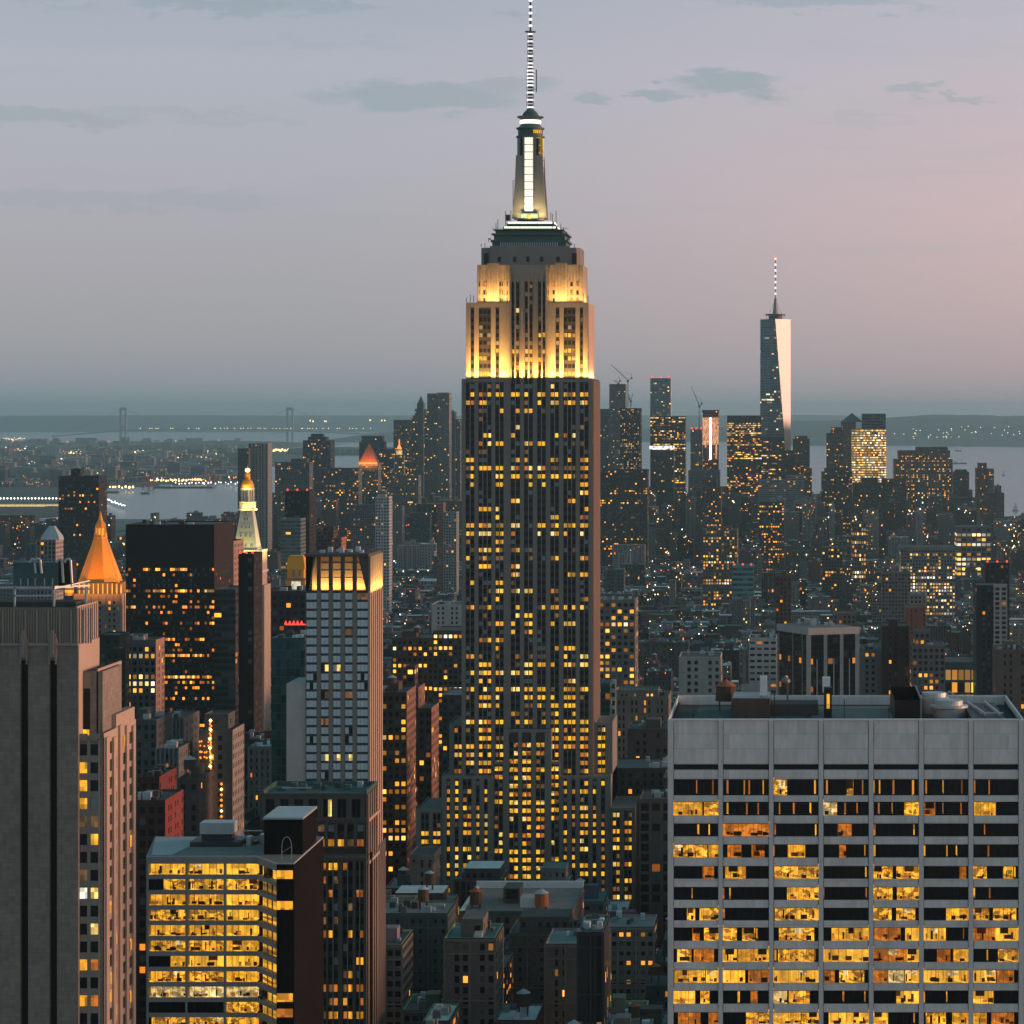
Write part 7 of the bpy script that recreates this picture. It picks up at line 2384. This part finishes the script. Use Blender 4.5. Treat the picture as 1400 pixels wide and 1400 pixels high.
# treetops of the far park and the harbour island
tm = MB()
for _ in range(900):
    if rg.random() < .5: px, D, zb = rg.uniform(395, 640), rg.uniform(18000, 18900), 20
    else: px, D, zb = rg.uniform(140, 335), rg.uniform(19500, 21500), 12
    x_ = X(px, D)
    r0 = rg.uniform(10, 22)
    tm.lathe(x_, D, [(r0 * .7, zb - 14), (r0, zb), (r0 * .8, zb + r0 * .5), (r0 * .3, zb + r0 * .9)], 'far_land', n=6, rot=rg.uniform(0, 1), cap=True)
o = tm.build('distant_woods', loc=(0, 0, 0))
tag(o, 'dark far-off woods on the harbour shores', 'trees', kind='stuff')



# ================================================================== pavements under the blocks
m = MB()
yb = 705.
while yb < 7000:
    for k in range(len(AVE) - 1):
        m.box(AVE[k] + 9, AVE[k + 1] - 9, yb - 4, yb + 66, 0, .15, 'pavement', faces='flrt')
    yb += 80 if yb < 3000 else 72
o = m.build('pavement', loc=(0, 0, 0)); o['kind'] = 'structure'

# ================================================================== labels of the many buildings
def screen(e):
    D = e['y0']
    return VX + (e['x0'] + e['x1']) / 2 / D * F, HY + (H - e['h']) / D * F


MARK = [('the skyscraper', 725, 1130, 90), ('the orange pyramid', 140, 780, 40), ('the marble campanile', 341, 730, 24), ('the slim blue-windowed tower', 460, 880, 50), ('the white slab', 1157, 1000, 240), ('the ribbed black tower', 1118, 900, 54),
        ('the glass tower', 1060, 620, 22), ('the gold-lit tower', 1188, 620, 24), ('the bank headquarters', 1262, 650, 40), ('the small orange pyramid', 503, 640, 14), ('the orange-lamp tower', 1224, 900, 18), ('the teal glass box', 1015, 790, 15),
        ('the arched yellow-lit hotel', 843, 850, 26), ('the bulb-strung tower', 295, 1060, 22), ('the red-walled building', 205, 1150, 26), ('the riverside brick tower', 1345, 660, 12), ('the yellow-floored office', 315, 1250, 115), ('the tan tower', 70, 900, 90)]
def size_word(e):
    hpx = e['h']
    wd = e['x1'] - e['x0']
    a = 'broad' if wd > 34 else ('narrow' if wd < 15 else 'medium-width')
    b = 'low' if hpx < 28 else ('mid-rise' if hpx < 60 else 'tall')
    return f'{a} {b}'


desc = {}
for e in generic:
    px, py = screen(e)
    best = min(MARK, key=lambda k: (abs(px - k[1]) / 1.0) + abs(py - k[2]) * 1.0)
    dx, dy = px - best[1], py - best[2]
    if abs(dx) > abs(dy) * .7 or best[0] == 'the skyscraper': rel = 'right of' if dx > 0 else 'left of'
    else: rel = 'below' if dy > 0 else 'above'
    lw = 'unlit' if e['lit'] < .03 else ('dimly lit' if e['lit'] < .15 else 'brightly lit')
    feat = ('with ' + ('red' if e['cap'] == 'terracotta' else 'grey') + '-capped tank') if e['cap'] else f"with {ROOF[e['ri']][1]}"
    parts = [size_word(e), lw, PAL[e['ci']][1], 'building', feat + ',', rel, best[0]]
    base = ' '.join(parts)
    desc.setdefault(base, []).append((px, py, e))
ORD = ['first', 'second', 'third', 'fourth', 'fifth', 'sixth', 'seventh', 'eighth', 'ninth', 'tenth']
for base, l_ in desc.items():
    l_.sort(key=lambda t: t[0])
    for k, (px, py, e) in enumerate(l_):
        if len(l_) == 1: lab = base
        else: lab = base + ', ' + (ORD[k] if k < 10 else str(k + 1) + 'th') + ' from left'
        wds = lab.split()
        if len(wds) > 16: lab = lab.replace('medium-width ', '')
        if len(lab.split()) > 16: lab = lab.replace('dimly lit ', 'dim ').replace('brightly lit ', 'bright ')
        if len(lab.split()) > 16: lab = lab.replace(' building', '')
        if len(lab.split()) > 16: lab = lab.replace('low ', '').replace('mid-rise ', '').replace('tall ', '')
        if len(lab.split()) > 16: lab = lab.replace(' from left', '')
        e['root']['label'] = lab

# ================================================================== haze
m = MB()
x0, x1, y0, y1, z0, z1 = -24000., 24000., -400., 62000., -4., 474.
m.face([(x0, y0, z0), (x1, y0, z0), (x1, y0, z1), (x0, y0, z1)], 'haze'); m.face([(x1, y0, z0), (x1, y1, z0), (x1, y1, z1), (x1, y0, z1)], 'haze')
m.face([(x1, y1, z0), (x0, y1, z0), (x0, y1, z1), (x1, y1, z1)], 'haze'); m.face([(x0, y1, z0), (x0, y0, z0), (x0, y0, z1), (x0, y1, z1)], 'haze')
m.face([(x0, y0, z1), (x1, y0, z1), (x1, y1, z1), (x0, y1, z1)], 'haze'); m.face([(x0, y1, z0), (x1, y1, z0), (x1, y0, z0), (x0, y0, z0)], 'haze')
MATS['haze'] = hz
o = m.build('haze', loc=(0, 0, 0))
import bmesh
bm = bmesh.new(); bm.from_mesh(o.data); bmesh.ops.remove_doubles(bm, verts=bm.verts, dist=1.); bmesh.ops.recalc_face_normals(bm, faces=bm.faces); bm.to_mesh(o.data); bm.free()
o['kind'] = 'stuff'
